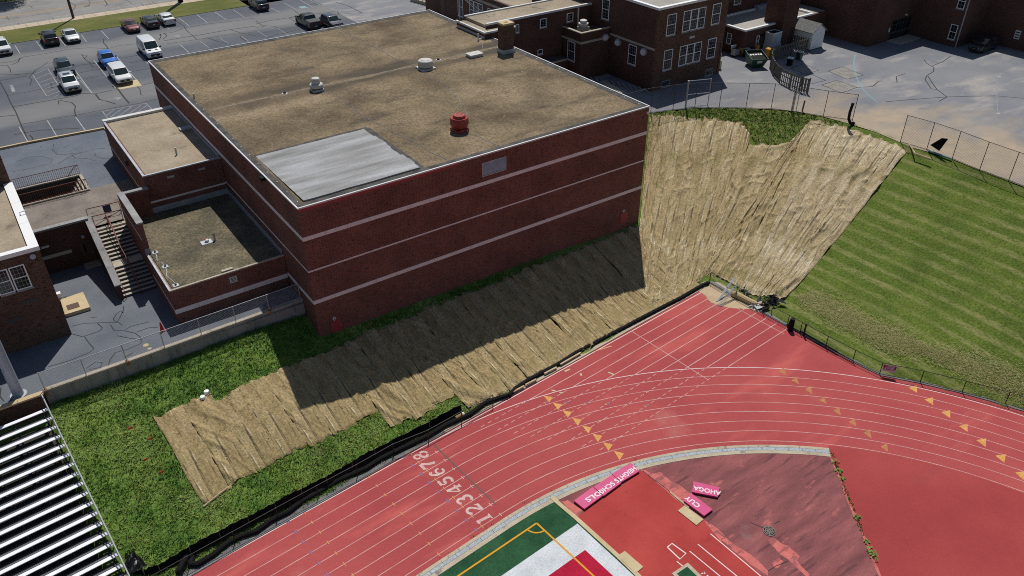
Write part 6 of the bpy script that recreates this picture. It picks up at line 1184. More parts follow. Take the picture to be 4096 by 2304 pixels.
m.build('sacks', MT['galv'], dp); MB().add([T_(-.35, -1.22, .75), T_(.35, -1.22, .75), T_(.35, -1.28, 1.08), T_(-.35, -1.28, 1.08)], [(0, 1, 2, 3)]).build('label_plate', MT['offwhite'], dp); MB().add([T_(1.03, .1, .8), T_(1.03, .5, .85), T_(1.09, .5, 1.25), T_(1.09, .1, 1.2)], [(0, 1, 2, 3)]).build('label_plate', MT['offwhite'], dp)
def wheelie(x, y, mat, label, h=1.05, lidmat=None, rz=0.):
    t = thing('wheeled_bin', label, 'bin', (x, y, ZG), 'wheeled bins by the boiler house'); F_ = loc((x, y, ZG), rz)
    MB().add([F_(-.25, -.28, .08), F_(.25, -.28, .08), F_(.25, .28, .08), F_(-.25, .28, .08), F_(-.32, -.36, h), F_(.32, -.36, h), F_(.32, .36, h), F_(-.32, .36, h)], [(0, 3, 2, 1), (4, 5, 6, 7), (0, 1, 5, 4), (1, 2, 6, 5), (2, 3, 7, 6), (3, 0, 4, 7)]).build('body', mat, t)
    MB().add([F_(-.35, -.4, h), F_(.35, -.4, h), F_(.35, .4, h), F_(-.35, .4, h), F_(-.3, -.34, h + .08), F_(.3, -.34, h + .08), F_(.3, .36, h + .1), F_(-.3, .36, h + .1)], [(0, 3, 2, 1), (4, 5, 6, 7), (0, 1, 5, 4), (1, 2, 6, 5), (2, 3, 7, 6), (3, 0, 4, 7)]).build('lid', lidmat or mat, t)
    for s_ in (-.22, .22): MB().tube([F_(s_ - .03, .3, .1), F_(s_ + .03, .3, .1)], .1, 8).build('wheel', MT['black'], t)
def V3(x, y, z=ZG):
    s = (2850 + x * 400 / 2576, 150 + y * 400 / 2576); d = _R @ np.array([(s[0] - 2048) / FPX, (1152 - s[1]) / FPX, -1.]); q = CAM + d * (z - CAM[2]) / d[2]; return (q[0], q[1])
for x_, y_, mt, lb, hh_, lm, rz_2 in ((400, 330, 'bluebin', 'dark blue bin at the corner of the wing', 1.2, None, 0), (735, 480, 'cardboard', 'brown bin between the grey cart and pale lidded bin', 1.1, None, 0), (860, 500, 'black', 'black bin with a pale framed lid', 1.1, 'greybin', .4), (985, 430, 'bluebin', 'dark blue bin left of the yellow bin', .9, None, 0), (1090, 420, 'yellow', 'yellow bin directly behind the dumpster', 1.1, None, 0), (1420, 520, 'yellow', 'yellow bin between dumpster and board fence', 1.15, None, 0)):
    wheelie(*V3(x_, y_), MT[mt], lb, hh_, MT[lm] if lm else None, rz_2)
wheelie(71.6, 12.4, MT['black'], 'black bin with white lid inside the curved fence', .95, MT['offwhite'], .3); wheelie(74.5, 13.2, MT['dumpgreen'], 'dark bin in the fence shade near the shed', 1.0, MT['galv'])
lcx, lcy = V3(590, 480); t = thing('laundry_cart', 'grey boxy cart with open lid among the bins', 'cart', (lcx, lcy, ZG)); MB().box(lcx - .6, lcx + .6, lcy - .35, lcy + .35, ZG + .25, ZG + 1.05).build('body', MT['greybin'], t); MB().beam((lcx - .6, lcy + .4, ZG + 1.2), (lcx + .6, lcy + .4, ZG + 1.2), .06, .5).build('lid', MT['white'], t); MB().box(lcx - .55, lcx + .55, lcy - .3, lcy + .3, ZG + 1.05, ZG + 1.07).build('opening', MT['darkgrey'], t)
for x in (lcx - .5, lcx + .5): MB().tube([(x, lcy - .3, ZG + .12), (x, lcy - .2, ZG + .12)], .12, 8).build('wheel', MT['black'], t)
t = thing('cooling_unit', 'tall pale blue sheet metal cooling unit against the boiler house', 'cooling unit', (74, 18.2, ZG)); MB().box(73.1, 75.0, 16.75, 18.2, ZG, ZG + 1.15).build('base_tank', MT['unit'], t); MB().box(73.15, 74.95, 16.9, 18.15, ZG + 1.15, ZG + 2.65).build('casing', MT['unit'], t)
m = MB(); m.box(73.1, 75.0, 16.85, 16.95, ZG + 2.65, ZG + 2.75); m.box(73.1, 75.0, 18.1, 18.2, ZG + 2.65, ZG + 2.75); m.box(73.1, 73.2, 16.95, 18.1, ZG + 2.65, ZG + 2.75); m.box(74.9, 75.0, 16.95, 18.1, ZG + 2.65, ZG + 2.75); m.build('rim', MT['white'], t); MB().box(73.2, 74.9, 16.95, 18.1, ZG + 2.65, ZG + 2.67).build('opening', MT['black'], t)
for i in range(4): MB().box(73.2 + .45 * i, 73.56 + .45 * i, 16.72, 16.76, ZG + .15, ZG + 1.0).build('panel', MT['galv'], t)
t = thing('entry_ramp', 'concrete ramp with white tube rails beside the wing', 'ramp', (63.2, 17, ZG)); MB().box(62.3, 63.4, 16.6, 21, ZG, ZG + 1.1).build('ramp', MT['tanconcrete'], t)
for x, y in ((63.3, 16.8), (63.3, 18.5), (63.3, 20.5)): MB().tube([(x, y, ZG + 1.1), (x, y, ZG + 2.0), (x - .7, y, ZG + 2.0)], .035, 6).build('rail', MT['white'], t)
# row of narrow bike rack posts in the shade west of the wing
for i in range(11):
    b = P('C', 790 + i * 56, 800 + i * 13, ZG); tag(MB().beam((b[0] + .5, b[1] + .9, ZG + .12), (b[0] - .1, b[1] - .4, ZG + .12), .22, .16).build('parking_stop', MT['greystone']), ORD[i] + ' concrete bar from the left in the shade west of the wing', 'concrete bar', 'concrete bars in the shaded yard')
tag(MB().prism([P2('C', *q, ZG) for q in [(880, 830), (930, 818), (985, 850), (1150, 940), (1100, 945)]], ZG, ZG + .15).build('shade_slab', MT['concrete']), 'pale concrete slab behind the gym roof edge', 'slab')
# street furniture
t = thing('utility_pole', 'tall brown wooden utility pole on the pavement', 'utility pole', (.16, 90.35, ZG)); MB().tube([(.16, 90.35, ZG), (.16, 90.35, 17)], [.2, .15], 10).build('pole', MT['pole'], t); MB().beam((-1, 90.35, 16.2), (1.3, 90.35, 16.2), .12, .12).build('crossarm', MT['pole'], t)
t = thing('utility_pole', 'dark pole base on the pavement nearer the frame top', 'utility pole', (16.35, 90.2, ZG)); MB().tube([(16.35, 90.2, ZG), (16.35, 90.2, 17)], [.42, .3], 12).build('pole', MT['black'], t)
sx, sy = P2('A', 905, 38, ZG); t = thing('street_sign', 'small grey street sign seen edge-on over the road', 'sign', (sx, sy, ZG - .08)); MB().tube([(sx, sy, ZG - .08), (sx, sy, ZG + 2.2)], .04, 6).build('post', MT['galv'], t); MB().box(sx - .35, sx + .35, sy - .02, sy + .02, ZG + 1.5, ZG + 2.2).build('plate', MT['greybin'], t)
# small things in the grass
for i, (x, y) in enumerate([(1305, 15), (1500, 120), (1455, 330), (1612, 458)]):
    b = PT('M', x, y); t = thing('survey_flag', ['orange marker flag in the grass farthest from the track', 'orange marker flag beside the top blanket corner', 'orange marker flag in the middle of the grass', 'orange marker flag nearest the blanket edge'][i], 'marker flag', b, 'orange marker flags in the grass'); MB().tube([b, (b[0], b[1], b[2] + .5)], .012, 4).build('wire', MT['galv'], t); MB().box(b[0], b[0] + .32, b[1] - .01, b[1] + .01, b[2] + .34, b[2] + .5).build('flag', MT['orange'], t)
for i, (x, y) in enumerate([(2083, 1060), (2043, 1115)]):
    b = PT('I', x, y); t = thing('cleanout_cap', ['white round pipe cap standing in the grass', 'white round pipe cap in bare soil by the blanket edge'][i], 'pipe cap', b); MB().lathe(b, [(.2, -.1), (.2, .2), (.17, .25), (.02, .27)], 14).build('cap', MT['white'], t)
b = PT('I', 2030, 1110); MB().lathe((b[0] - .1, b[1] + .1, b[2] - .02), [(.02, .0), (.45, .02), (.42, .05), (.02, .06)], 12).build('bare_soil', MT['dirt'], kind='stuff')
# plank along the lower blanket edge
a, b = PT('M', 2045, 755, .06), PT('M', 2360, 515, .06); tag(MB().tube(wob([a, b], .02, .5), .07, 6).build('wooden_pole', MT['plank']), 'long pale pole lying along the lower left blanket edge', 'pole')
# ================================================================== STRAW BLANKETS
class VNoise:
    def __init__(s, seed): s.g = np.random.default_rng(seed).random((64, 64))
    def __call__(s, x, y):
        xi = np.floor(x).astype(int); yi = np.floor(y).astype(int); fx = x - xi; fy = y - yi; fx = fx * fx * (3 - 2 * fx); fy = fy * fy * (3 - 2 * fy); g = s.g
        a = g[xi % 64, yi % 64]; b = g[(xi + 1) % 64, yi % 64]; c = g[xi % 64, (yi + 1) % 64]; d = g[(xi + 1) % 64, (yi + 1) % 64]
        return (a * (1 - fx) + b * fx) * (1 - fy) + (c * (1 - fx) + d * fx) * fy
VN = [VNoise(i) for i in range(6)]
def blanket(tl, tr, br, bl_, label, mat, seed, amp=1., group='straw erosion blankets', diag=0.):
    """one strip of straw blanket laid down the slope: top left/right, bottom right/left in plan"""
    tl, tr, br, bl_ = map(np.array, (tl, tr, br, bl_)); w = (np.hypot(*(tr - tl)) + np.hypot(*(br - bl_))) / 2; ln = np.hypot(*((bl_ + br) / 2 - (tl + tr) / 2))
    na = max(6, int(w / .085)); nb = max(8, int(ln / .11)); a = np.linspace(-.02, 1.02, na); b = np.linspace(0, 1, nb); A, B = np.meshgrid(a, b)
    c = (tl + tr + br + bl_) / 4; dr = (bl_ + br - tl - tr); ang = math.atan2(dr[1], dr[0])
    XY = ((1 - A) * (1 - B))[..., None] * tl + (A * (1 - B))[..., None] * tr + (A * B)[..., None] * br + ((1 - A) * B)[..., None] * bl_
    u_ = B * ln + seed * 7.3; v_ = A * w + seed * 3.1
    jag = (VN[0](v_ * 2.3, v_ * 0 + seed) - .5) * .35
    XY = XY + (np.where(B < .02, 1., 0) * jag + np.where(B > .98, 1., 0) * jag * .8)[..., None] * dr / np.hypot(*dr)
    wob_ = (VN[1](u_ * .9, v_ * 0 + seed * 1.7) - .5) * .14
    XY = XY + wob_[..., None] * np.array([-dr[1], dr[0]]) / np.hypot(*dr)
    wu = u_ + 1.2 * VN[2](u_ * .5, v_ * .8); wv = v_ + diag * u_ + .7 * VN[3](u_ * .45, v_ * .6)
    r1 = (1 - np.abs(2 * VN[4](wu * .14, wv * 1.15) - 1)) ** 6; r2 = (1 - np.abs(2 * VN[5](wu * .30, wv * 2.4 + 9) - 1)) ** 5; r3 = VN[0](wu * 2.2, wv * 4.5); r4 = (1 - np.abs(2 * VN[2](wu * .7 + wv * .5, wv * 1.0 - wu * .35) - 1)) ** 5
    msk = np.clip(VN[1](u_ * .22 + 5, v_ * .35) * 2.2 - .45, .12, 1)
    Z = hgt(XY[..., 0], XY[..., 1]) + .04 + amp * (.17 * r1 * (.4 + .6 * msk) + .085 * r2 + .13 * r4 * msk) + .035 * r3 * amp + .014 * (seed % 3)
    Z = Z + .05 * np.exp(-((A - .0) * w / .12) ** 2) - np.where((A < .0) | (A > 1.0) | (B < .015) | (B > .985), .09, 0)
    ca, sa = math.cos(ang), math.sin(ang); dx, dy = XY[..., 0] - c[0], XY[..., 1] - c[1]; zc = float(hgt(*c)[0])
    Vv = np.stack([dx * ca + dy * sa, -dx * sa + dy * ca, Z - zc], -1).reshape(-1, 3); I = np.arange(na * nb).reshape(nb, na)
    F = np.stack([I[:-1, :-1], I[1:, :-1], I[1:, 1:], I[:-1, 1:]], -1).reshape(-1, 4)
    o = fast_mesh('straw_blanket', Vv, F, mat, smooth=True); o.location = (c[0], c[1], zc); o.rotation_euler = (0, 0, ang)
    nz = np.array([p.normal.z for p in o.data.polygons[:5]])
    if nz.mean() < 0: o.data.flip_normals()
    return tag(o, label, 'straw blanket', group)
def tnp(p): return (p[0] * U[0] + p[1] * U[1], p[0] * N[0] + p[1] * N[1])
topb = [('I', 1545, 1290), ('I', 1880, 1178), ('I', 2150, 1100), ('I', 2460, 970), ('J', 0, 900), ('J', 100, 880), ('J', 270, 780), ('J', 480, 715), ('J', 740, 610), ('J', 1000, 510), ('J', 1240, 405), ('J', 1600, 262), ('G', 0, 1325), ('G', 250, 1225), ('G', 560, 1095), ('G', 720, 1035), ('G', 950, 935), ('G', 1270, 815)]
botb = [('M', 2040, 745), ('M', 2360, 512), ('M', 2576, 405), ('N', 230, 280), ('N', 480, 200), ('N', 650, 100), ('J', 900, 1412), ('J', 1160, 1300), ('J', 1220, 1368), ('J', 1320, 1430), ('J', 1800, 1242), ('J', 1770, 1110), ('J', 1975, 1012), ('J', 2060, 1150), ('J', 2250, 1200), ('J', 2450, 1080), ('K', 0, 960), ('K', 300, 815), ('K', 600, 640), ('K', 1000, 440), ('K', 1230, 290), ('K', 1600, 120), ('K', 1850, -15)]
T_ = np.array([tnp(PT(*q)) for q in topb]); B_ = np.array([tnp(PT(*q)) for q in botb]); T_ = T_[np.argsort(T_[:, 0])]; B_ = B_[np.argsort(B_[:, 0])]
lt0 = tnp(PT('I', 1560, 1295))[0]; lt1 = tnp(PT('M', 2045, 730))[0]
tA, tB = min(lt0, lt1), 33.9; nst = 24; ws = (tB - tA) / nst; blank_polys = []
pos_words = ['at the far left end of the front slope', 'second from the left end on the front slope', 'third from the left on the front slope', 'fourth from the left on the front slope', 'fifth from the left, crossing the shadow corner']
for i in range(nst):
    ta, tb2 = tA + i * ws, tA + (i + 1) * ws; tm = (ta + tb2) / 2
    na_, nb_ = np.interp(tm, T_[:, 0], T_[:, 1]) + rng.uniform(-.2, .2), (min(np.interp(tm, B_[:, 0], B_[:, 1]) + rng.uniform(-.25, .2), 11.9) if tm < 8.5 else 11.85)
    if tm > 12.: na_ = np.interp(tm, T_[:, 0], T_[:, 1])
    skew = (lt1 - lt0) / 9. * (nb_ - na_) if i < 3 else 0.
    q4 = [tn(ta, na_), tn(tb2 + .04, na_), tn(tb2 + .04, nb_), tn(ta, nb_)]; blank_polys.append(q4)
    lab = ('tan straw blanket strip ' + pos_words[i]) if i < 5 else ORD[i] + ' straw blanket strip from the left on the front slope'
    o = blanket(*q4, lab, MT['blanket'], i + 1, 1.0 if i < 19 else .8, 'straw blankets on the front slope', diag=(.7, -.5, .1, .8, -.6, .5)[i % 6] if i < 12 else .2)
def poly_at(pl, f):
    pl = [np.array(p[:2]) for p in pl]; sg = [np.hypot(*(b - a)) for a, b in zip(pl[:-1], pl[1:])]; s = f * sum(sg); k = 0
    while k < len(sg) - 1 and s > sg[k]: s -= sg[k]; k += 1
    return tuple(pl[k] + (pl[k + 1] - pl[k]) * min(s / sg[k], 1.))
topE1 = [PT('C', 1388, 1185), PT('C', 1700, 1165), PT('C', 1930, 1185), PT('C', 2320, 1240), PT('C', 2420, 1440), PT('G', 2480, 25)]
botE1 = [PT('G', 1285, 700), PT('G', 1300, 1449), PT('K', 1500, 120), PT('K', 1700, 60), PT('G', 1930, 1380)]
E1t = [(1388, 1185), (1560, 1160), (1740, 1165), (1930, 1190), (2125, 1215), (2320, 1235), (2400, 1370)]
E1b = [('G', 1290, 800), ('G', 1310, 1420), ('K', 1380, 200), ('K', 1560, 125), ('K', 1720, 60), ('G', 1900, 1380), ('G', 2040, 1240)]
for i in range(6):
    a, b = PT('C', *E1t[i]), PT('C', *E1t[i + 1]); c_, d_ = PT(*E1b[i]), PT(*E1b[i + 1])
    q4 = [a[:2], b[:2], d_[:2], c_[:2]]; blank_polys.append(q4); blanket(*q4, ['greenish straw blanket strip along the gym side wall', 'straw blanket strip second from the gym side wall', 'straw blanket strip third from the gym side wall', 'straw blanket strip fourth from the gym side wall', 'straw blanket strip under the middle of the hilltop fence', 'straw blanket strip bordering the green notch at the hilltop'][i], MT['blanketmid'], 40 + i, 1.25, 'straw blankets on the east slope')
E2t = [('G', 2390, 20), ('D', 205, 1449), ('D', 330, 1320), ('D', 430, 1215), ('D', 600, 1225), ('D', 760, 1290), ('D', 950, 1345), ('D', 1130, 1410), ('H', 1270, 10), ('H', 1395, 75)]
E2b = [('G', 1840, 1250), ('G', 1970, 1300), ('G', 2080, 1340), ('G', 2200, 1400), ('K', 2290, 15), ('K', 2390, 50), ('K', 2480, 95), ('L', 0, 75), ('L', 80, 100), ('L', 165, 115)]
for i in range(9):
    a, b = PT(*E2t[i]), PT(*E2t[i + 1]); c_, d_ = PT(*E2b[i]), PT(*E2b[i + 1])
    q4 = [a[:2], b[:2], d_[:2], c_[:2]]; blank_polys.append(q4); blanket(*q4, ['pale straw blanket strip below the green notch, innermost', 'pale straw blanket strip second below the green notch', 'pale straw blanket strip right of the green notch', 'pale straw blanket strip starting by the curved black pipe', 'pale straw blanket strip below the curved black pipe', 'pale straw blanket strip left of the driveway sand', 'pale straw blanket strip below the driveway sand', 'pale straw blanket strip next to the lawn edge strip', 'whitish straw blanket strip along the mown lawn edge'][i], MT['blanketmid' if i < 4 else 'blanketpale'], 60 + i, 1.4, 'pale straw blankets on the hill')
# ================================================================== GRASS
def tufts(name, pts, hmin, hmax, mats, blades=4, wid=.035, lean=.6, kind='stuff', seed=1, choose=None):
    g_ = np.random.default_rng(seed); n_ = len(pts); pts = np.asarray(pts)
    base = np.repeat(pts, blades, 0) + np.c_[g_.normal(0, .05, (n_ * blades, 2)), np.zeros(n_ * blades)]; m_ = len(base)
    a = g_.uniform(0, 2 * math.pi, m_); h_ = g_.uniform(hmin, hmax, m_); ln = g_.uniform(.2, 1., m_) * lean * h_; w_ = wid * g_.uniform(.6, 1.3, m_)
    d = np.c_[np.cos(a), np.sin(a)]; p = np.c_[-np.sin(a), np.cos(a)]
    v0 = base + np.c_[p * w_[:, None] / 2, np.full(m_, -.03)]; v1 = base - np.c_[p * w_[:, None] / 2, np.full(m_, .03)]; v2 = base + np.c_[d * ln[:, None], h_]
    V = np.stack([v0, v1, v2], 1).reshape(-1, 3); F = np.arange(m_ * 3).reshape(-1, 3)
    mi = np.repeat(g_.integers(0, len(mats), n_) if choose is None else choose, blades)
    return fast_mesh(name, V, F, mats, kind=kind, mi=mi)
def scatter(poly, dens, excl=(), jitter_seed=0, clump=None):
    g_ = np.random.default_rng(jitter_seed); poly = np.array(poly)[:, :2]; lo, hi = poly.min(0), poly.max(0); n_ = int((hi - lo).prod() * dens); q = g_.uniform(lo, hi, (n_, 2))
    ok = inside(poly, q[:, 0], q[:, 1])
    for e in excl: ok &= ~inside(e, q[:, 0], q[:, 1])
    if clump is not None: ok &= VN[2](q[:, 0] * clump[0] + 3, q[:, 1] * clump[0]) > g_.uniform(clump[1], clump[2], n_)
    q = q[ok]; return np.c_[q, hgt(q[:, 0], q[:, 1])]
west_poly = [(-19.25, 2.2), (-.1, 2.3), (-.1, -.1), (22, -.1), (22, -3.2), tn(10, 6), tn(9, 11.9), tn(-19.1, 12.0)]
GM = [MT['blade1'], MT['blade2'], MT['blade3'], MT['blade4']]
q = scatter(west_poly, 60, blank_polys, 1); q = q[~inside(rect(-.1, L, -.1, 40), q[:, 0], q[:, 1])]
tone = .62 * VN[3](q[:, 0] * .33, q[:, 1] * .33) + .38 * VN[4](q[:, 0] * 1.1, q[:, 1] * 1.1) + rng.normal(0, .09, len(q)); tufts('rough_grass', q, .06, .2, [MT['blade3'], MT['blade1'], MT['blade4'], MT['blade2']], 4, .06, 1.9, seed=2, choose=np.digitize(tone, [.34, .52, .63]))
notch = [PT('C', 1700, 1120), PT('C', 1838, 1088), PT('C', 2352, 1092), PT('D', 250, 1120), PT('D', 700, 1215), PT('D', 850, 1260), PT('D', 600, 1235), PT('D', 430, 1215), PT('D', 205, 1449), PT('G', 2480, 40), PT('C', 2320, 1235), PT('C', 1930, 1180), PT('C', 1400, 1180), PT('C', 1400, 1140)]
q = scatter(notch, 40, blank_polys, 3); tufts('rough_grass', q, .08, .26, GM + [MT['hay1']], 4, .065, 1.6, seed=4)
q = scatter(sum([[]], []) + [(-18, 2), (37, 2), (37, -12), (-18, -14)], 2.6, [], 5, (.6, .55, .95)); ok = np.zeros(len(q), bool)
for bp_ in blank_polys: ok |= inside(bp_, q[:, 0], q[:, 1])
tufts('sprouting_grass', q[ok], .08, .2, GM, 3, .04, .9, seed=6)
q = scatter([p for p in sum([list(b) for b in blank_polys[24:]], [])][:0] or [(34.6, 12), (60, 14), (72, -2), (60, -20), (36, -12), (34.6, -9)], 2., [], 7, (.5, .6, .98)); ok = np.zeros(len(q), bool)
for bp_ in blank_polys[24:]: ok |= inside(bp_, q[:, 0], q[:, 1])
tufts('sprouting_grass', q[ok], .08, .2, GM, 3, .05, .9, seed=8)
lawn_poly = [PT('G', 1990, 1395)[:2], PT('L', 0, 60)[:2]] + [PT('L', 165, 115)[:2], PT('H', 1395, 75)[:2]] + [(p[0], p[1]) for p in yard_edge[11:20]] + [(95, -75)] + [(p[0] + .8, p[1] + .3) for p in fence_arc[:9]][::-1] + [(p[0] + .9, p[1]) for p in re][::-1]
q = scatter(lawn_poly, 9, blank_polys, 9); tone = VN[3](q[:, 0] * .4, q[:, 1] * .15) + rng.normal(0, .2, len(q))
tufts('mown_grass', q, .02, .05, [MT['blade3'], MT['blade4'], MT['blade1'], MT['hay1']], 3, .035, 4., seed=10, choose=np.digitize(tone, [.36, .6, .80]))
# rows of dry clippings left by the mower
def along_pl(pl, n_, sd, seed):
    g_ = np.random.default_rng(seed); pl = np.array(pl)[:, :2]; sg = np.hypot(*np.diff(pl, axis=0).T); cs = np.r_[0, np.cumsum(sg)]; s = g_.uniform(0, cs[-1], n_)
    x = np.interp(s, cs, pl[:, 0]); y = np.interp(s, cs, pl[:, 1]); w = sd * (.35 + 1.3 * VN[0](s * .45, s * 0 + seed)); x += g_.normal(0, 1, n_) * w; y += g_.normal(0, 1, n_) * w
    return np.c_[x, y, hgt(x, y) + .02]
cl = [PT('L', x, y) for x, y in [(330, 90), (520, 150), (760, 260), (950, 370), (1250, 500), (1550, 610), (1900, 740), (2250, 880), (2576, 1010)]]; cl.append(tuple(np.array(cl[-1]) + (np.array(cl[-1]) - np.array(cl[-2])) * 3))
q = along_pl(cl, 20000, .55, 3); q = q[~inside(blank_polys[-1], q[:, 0], q[:, 1])]; q[:, 2] += .04; tufts('grass_clippings', q, .02, .05, [MT['hay1'], MT['hay1'], MT['blade4']], 4, .022, 6., seed=12)
cl2 = [PT('L', x, y) for x, y in [(640, 300), (900, 420), (1200, 580), (1500, 640)]]; q = along_pl(cl2, 3500, .5, 5); q[:, 2] += .04; tufts('grass_clippings', q, .02, .05, [MT['hay1'], MT['blade4']], 4, .022, 6., seed=13)
# loose straw fibres on the blankets and weeds in the kerb joint
q = np.concatenate([scatter(bp_, 9, [], 100 + i) for i, bp_ in enumerate(blank_polys)]); q[:, 2] += .12; tufts('loose_straw', q, .0, .05, [MT['hay2'], MT['hay3'], MT['hay2'], MT['hay3']], 2, .03, 6., seed=14)
wv_ = np.array(wl_pts); q = along_pl(wl_pts, 420, .045, 8); q[:, 2] = ZT; q = q[VN[1](q[:, 1] * .55, q[:, 1] * 0 + 2) > .52]; tufts('kerb_weeds', q, .03, .13, [MT['leaf'], MT['leaf'], MT['blade1']], 5, .09, 1.1, seed=15)
# plants large enough to pick out along the joint
for i, (x, y) in enumerate([(678, 308), (708, 395), (740, 475), (888, 860), (993, 1112), (1030, 1190), (1045, 1225), (1068, 1275)]):
    b = P('P', x, y, ZT); t = thing('weed_plant', ORD[i] + ' leafy green weed from the drain end along the rubber joint', 'weed', b, 'weeds along the rubber edge')
    m = MB()
    for k in range(9):
        a_ = rng.uniform(0, 6.28); r_ = rng.uniform(.08, .26); c_ = np.array([b[0] + r_ * math.cos(a_), b[1] + r_ * math.sin(a_), ZT + rng.uniform(.05, .2)]); s_ = rng.uniform(.07, .12); d_ = np.array([math.cos(a_), math.sin(a_), -.3]); p_ = np.array([-math.sin(a_), math.cos(a_), 0])
        m.add([c_ - d_ * s_, c_ + p_ * s_ * .7 + [0, 0, .01], c_ + d_ * s_, c_ - p_ * s_ * .7 + [0, 0, .01]], [(0, 1, 2, 3)])
    m.build('leaf', MT['leaf'], t); MB().tube([b, (b[0], b[1], ZT + .14)], .015, 5).build('stem', MT['blade1'], t)
q = np.concatenate([along_pl(base_, n_, .08, 20 + j) for j, (base_, n_) in enumerate([(offset_curve(ring(RIN - .40), 0), 260)])]); q[:, 2] = ZT; q = q[VN[2](q[:, 0] * .9, q[:, 1] * .9) > .6]; tufts('kerb_weeds', q, .03, .12, [MT['blade1'], MT['blade3']], 4, .05, 1.2, seed=16)
q = along_pl(offset_curve(nw[1:7], .62), 1500, .22, 31); q[:, 2] = ZT; tufts('rough_grass', q, .04, .13, [MT['blade4'], MT['blade2'], MT['hay1']], 3, .04, 1., seed=17)
q = along_pl([P('J', 1700, 1400, ZT), P('N', 1200, 255, ZT), P('N', 700, 530, ZT), P('N', 150, 800, ZT), P('M', 2250, 1085, ZT), P('M', 1800, 1330, ZT)], 2400, .25, 33); q[:, 2] = ZT + .03; tufts('rough_grass', q, .05, .15, [MT['blade4'], MT['blade1'], MT['hay1']], 3, .04, 1., seed=18)
# ================================================================== VEHICLES
def paint(name, c, metal=.0, rough=.28): m = plain(name, c, .45, metal * .6, 1.0, .25); return m
PA = {'white': paint('white_car_paint', (.72, .73, .74)), 'silver': paint('silver_car_paint', (.50, .52, .54), .45), 'black': paint('black_car_paint', (.008, .009, .011)), 'navy': paint('navy_car_paint', (.012, .02, .05), .2), 'maroon': paint('maroon_car_paint', (.12, .012, .02), .25), 'blue': paint('bright_blue_car_paint', (.01, .13, .5), .15), 'slate': paint('dark_slate_car_paint', (.022, .034, .042), .3), 'dark': paint('charcoal_car_paint', (.018, .021, .026), .3), 'pale': paint('pale_silver_car_paint', (.60, .62, .63), .3), 'violet': paint('dark_violet_car_paint', (.045, .04, .06), .4)}
# stations: (x, belt z, roof z or 0, width factor); roof spans the cabin only
SHP = {
 'sedan': dict(W=1.84, st=[(-2.42, .72, 0, .84), (-2.36, .96, 0, .92), (-1.72, 1.04, 0, .97), (-1.02, .99, 1.36, 1), (-.55, .97, 1.44, 1), (.25, .96, 1.45, 1), (.42, .96, 1.42, 1), (1.22, .95, 0, 1), (1.75, .88, 0, .98), (2.22, .76, 0, .93), (2.42, .58, 0, .82)], rw=(2, 3), ws=(6, 7), wh=(-1.4, 1.45), r=.33),
 'suv': dict(W=1.90, st=[(-2.35, .72, 0, .88), (-2.30, 1.08, 0, .95), (-2.18, 1.12, 0, .97), (-1.86, 1.10, 1.62, .98), (-1.3, 1.08, 1.70, 1), (.2, 1.05, 1.71, 1), (.42, 1.04, 1.67, 1), (1.12, 1.06, 0, 1), (1.7, 1.02, 0, .98), (2.18, .92, 0, .94), (2.36, .66, 0, .84)], rw=(2, 3), ws=(6, 7), wh=(-1.38, 1.42), r=.37, rails=1),
 'hatch': dict(W=1.82, st=[(-2.05, .72, 0, .88), (-2.02, 1.06, 0, .95), (-1.92, 1.10, 0, .97), (-1.66, 1.08, 1.56, .98), (-1.1, 1.06, 1.64, 1), (.15, 1.03, 1.65, 1), (.36, 1.02, 1.61, 1), (.98, 1.04, 0, 1), (1.5, 1.0, 0, .98), (1.95, .90, 0, .94), (2.12, .66, 0, .84)], rw=(2, 3), ws=(6, 7), wh=(-1.25, 1.3), r=.35),
 'minivan': dict(W=2.0, st=[(-2.55, .72, 0, .9), (-2.52, 1.08, 0, .96), (-2.46, 1.12, 0, .98), (-2.28, 1.08, 1.66, .98), (-1.7, 1.06, 1.74, 1), (.55, 1.02, 1.74, 1), (.8, 1.0, 1.69, 1), (1.62, 1.04, 0, .99), (2.05, .97, 0, .97), (2.42, .84, 0, .93), (2.58, .62, 0, .84)], rw=(2, 3), ws=(6, 7), wh=(-1.5, 1.55), r=.35),
 'van': dict(W=2.06, st=[(-2.75, .75, 0, .94), (-2.74, 1.2, 0, .98), (-2.73, 1.25, 0, 1), (-2.66, 1.25, 2.02, 1), (-2.3, 1.25, 2.13, 1), (.75, 1.2, 2.13, 1), (1.0, 1.18, 2.06, 1), (1.85, 1.22, 0, .99), (2.25, 1.12, 0, .97), (2.62, .96, 0, .93), (2.75, .66, 0, .86)], rw=(2, 3), ws=(6, 7), wh=(-1.75, 1.75), r=.36, van=1),
 'pickup': dict(W=2.02, st=[(-2.9, .8, 0, .93), (-2.88, 1.26, 0, .97), (-1.05, 1.26, 0, 1), (-.86, 1.25, 1.80, 1), (-.6, 1.24, 1.88, 1), (.5, 1.22, 1.89, 1), (.72, 1.21, 1.84, 1), (1.42, 1.24, 0, 1), (2.0, 1.2, 0, .99), (2.72, 1.08, 0, .95), (2.9, .72, 0, .88)], rw=(2, 3), ws=(6, 7), wh=(-1.75, 1.85), r=.40, bed=1)}
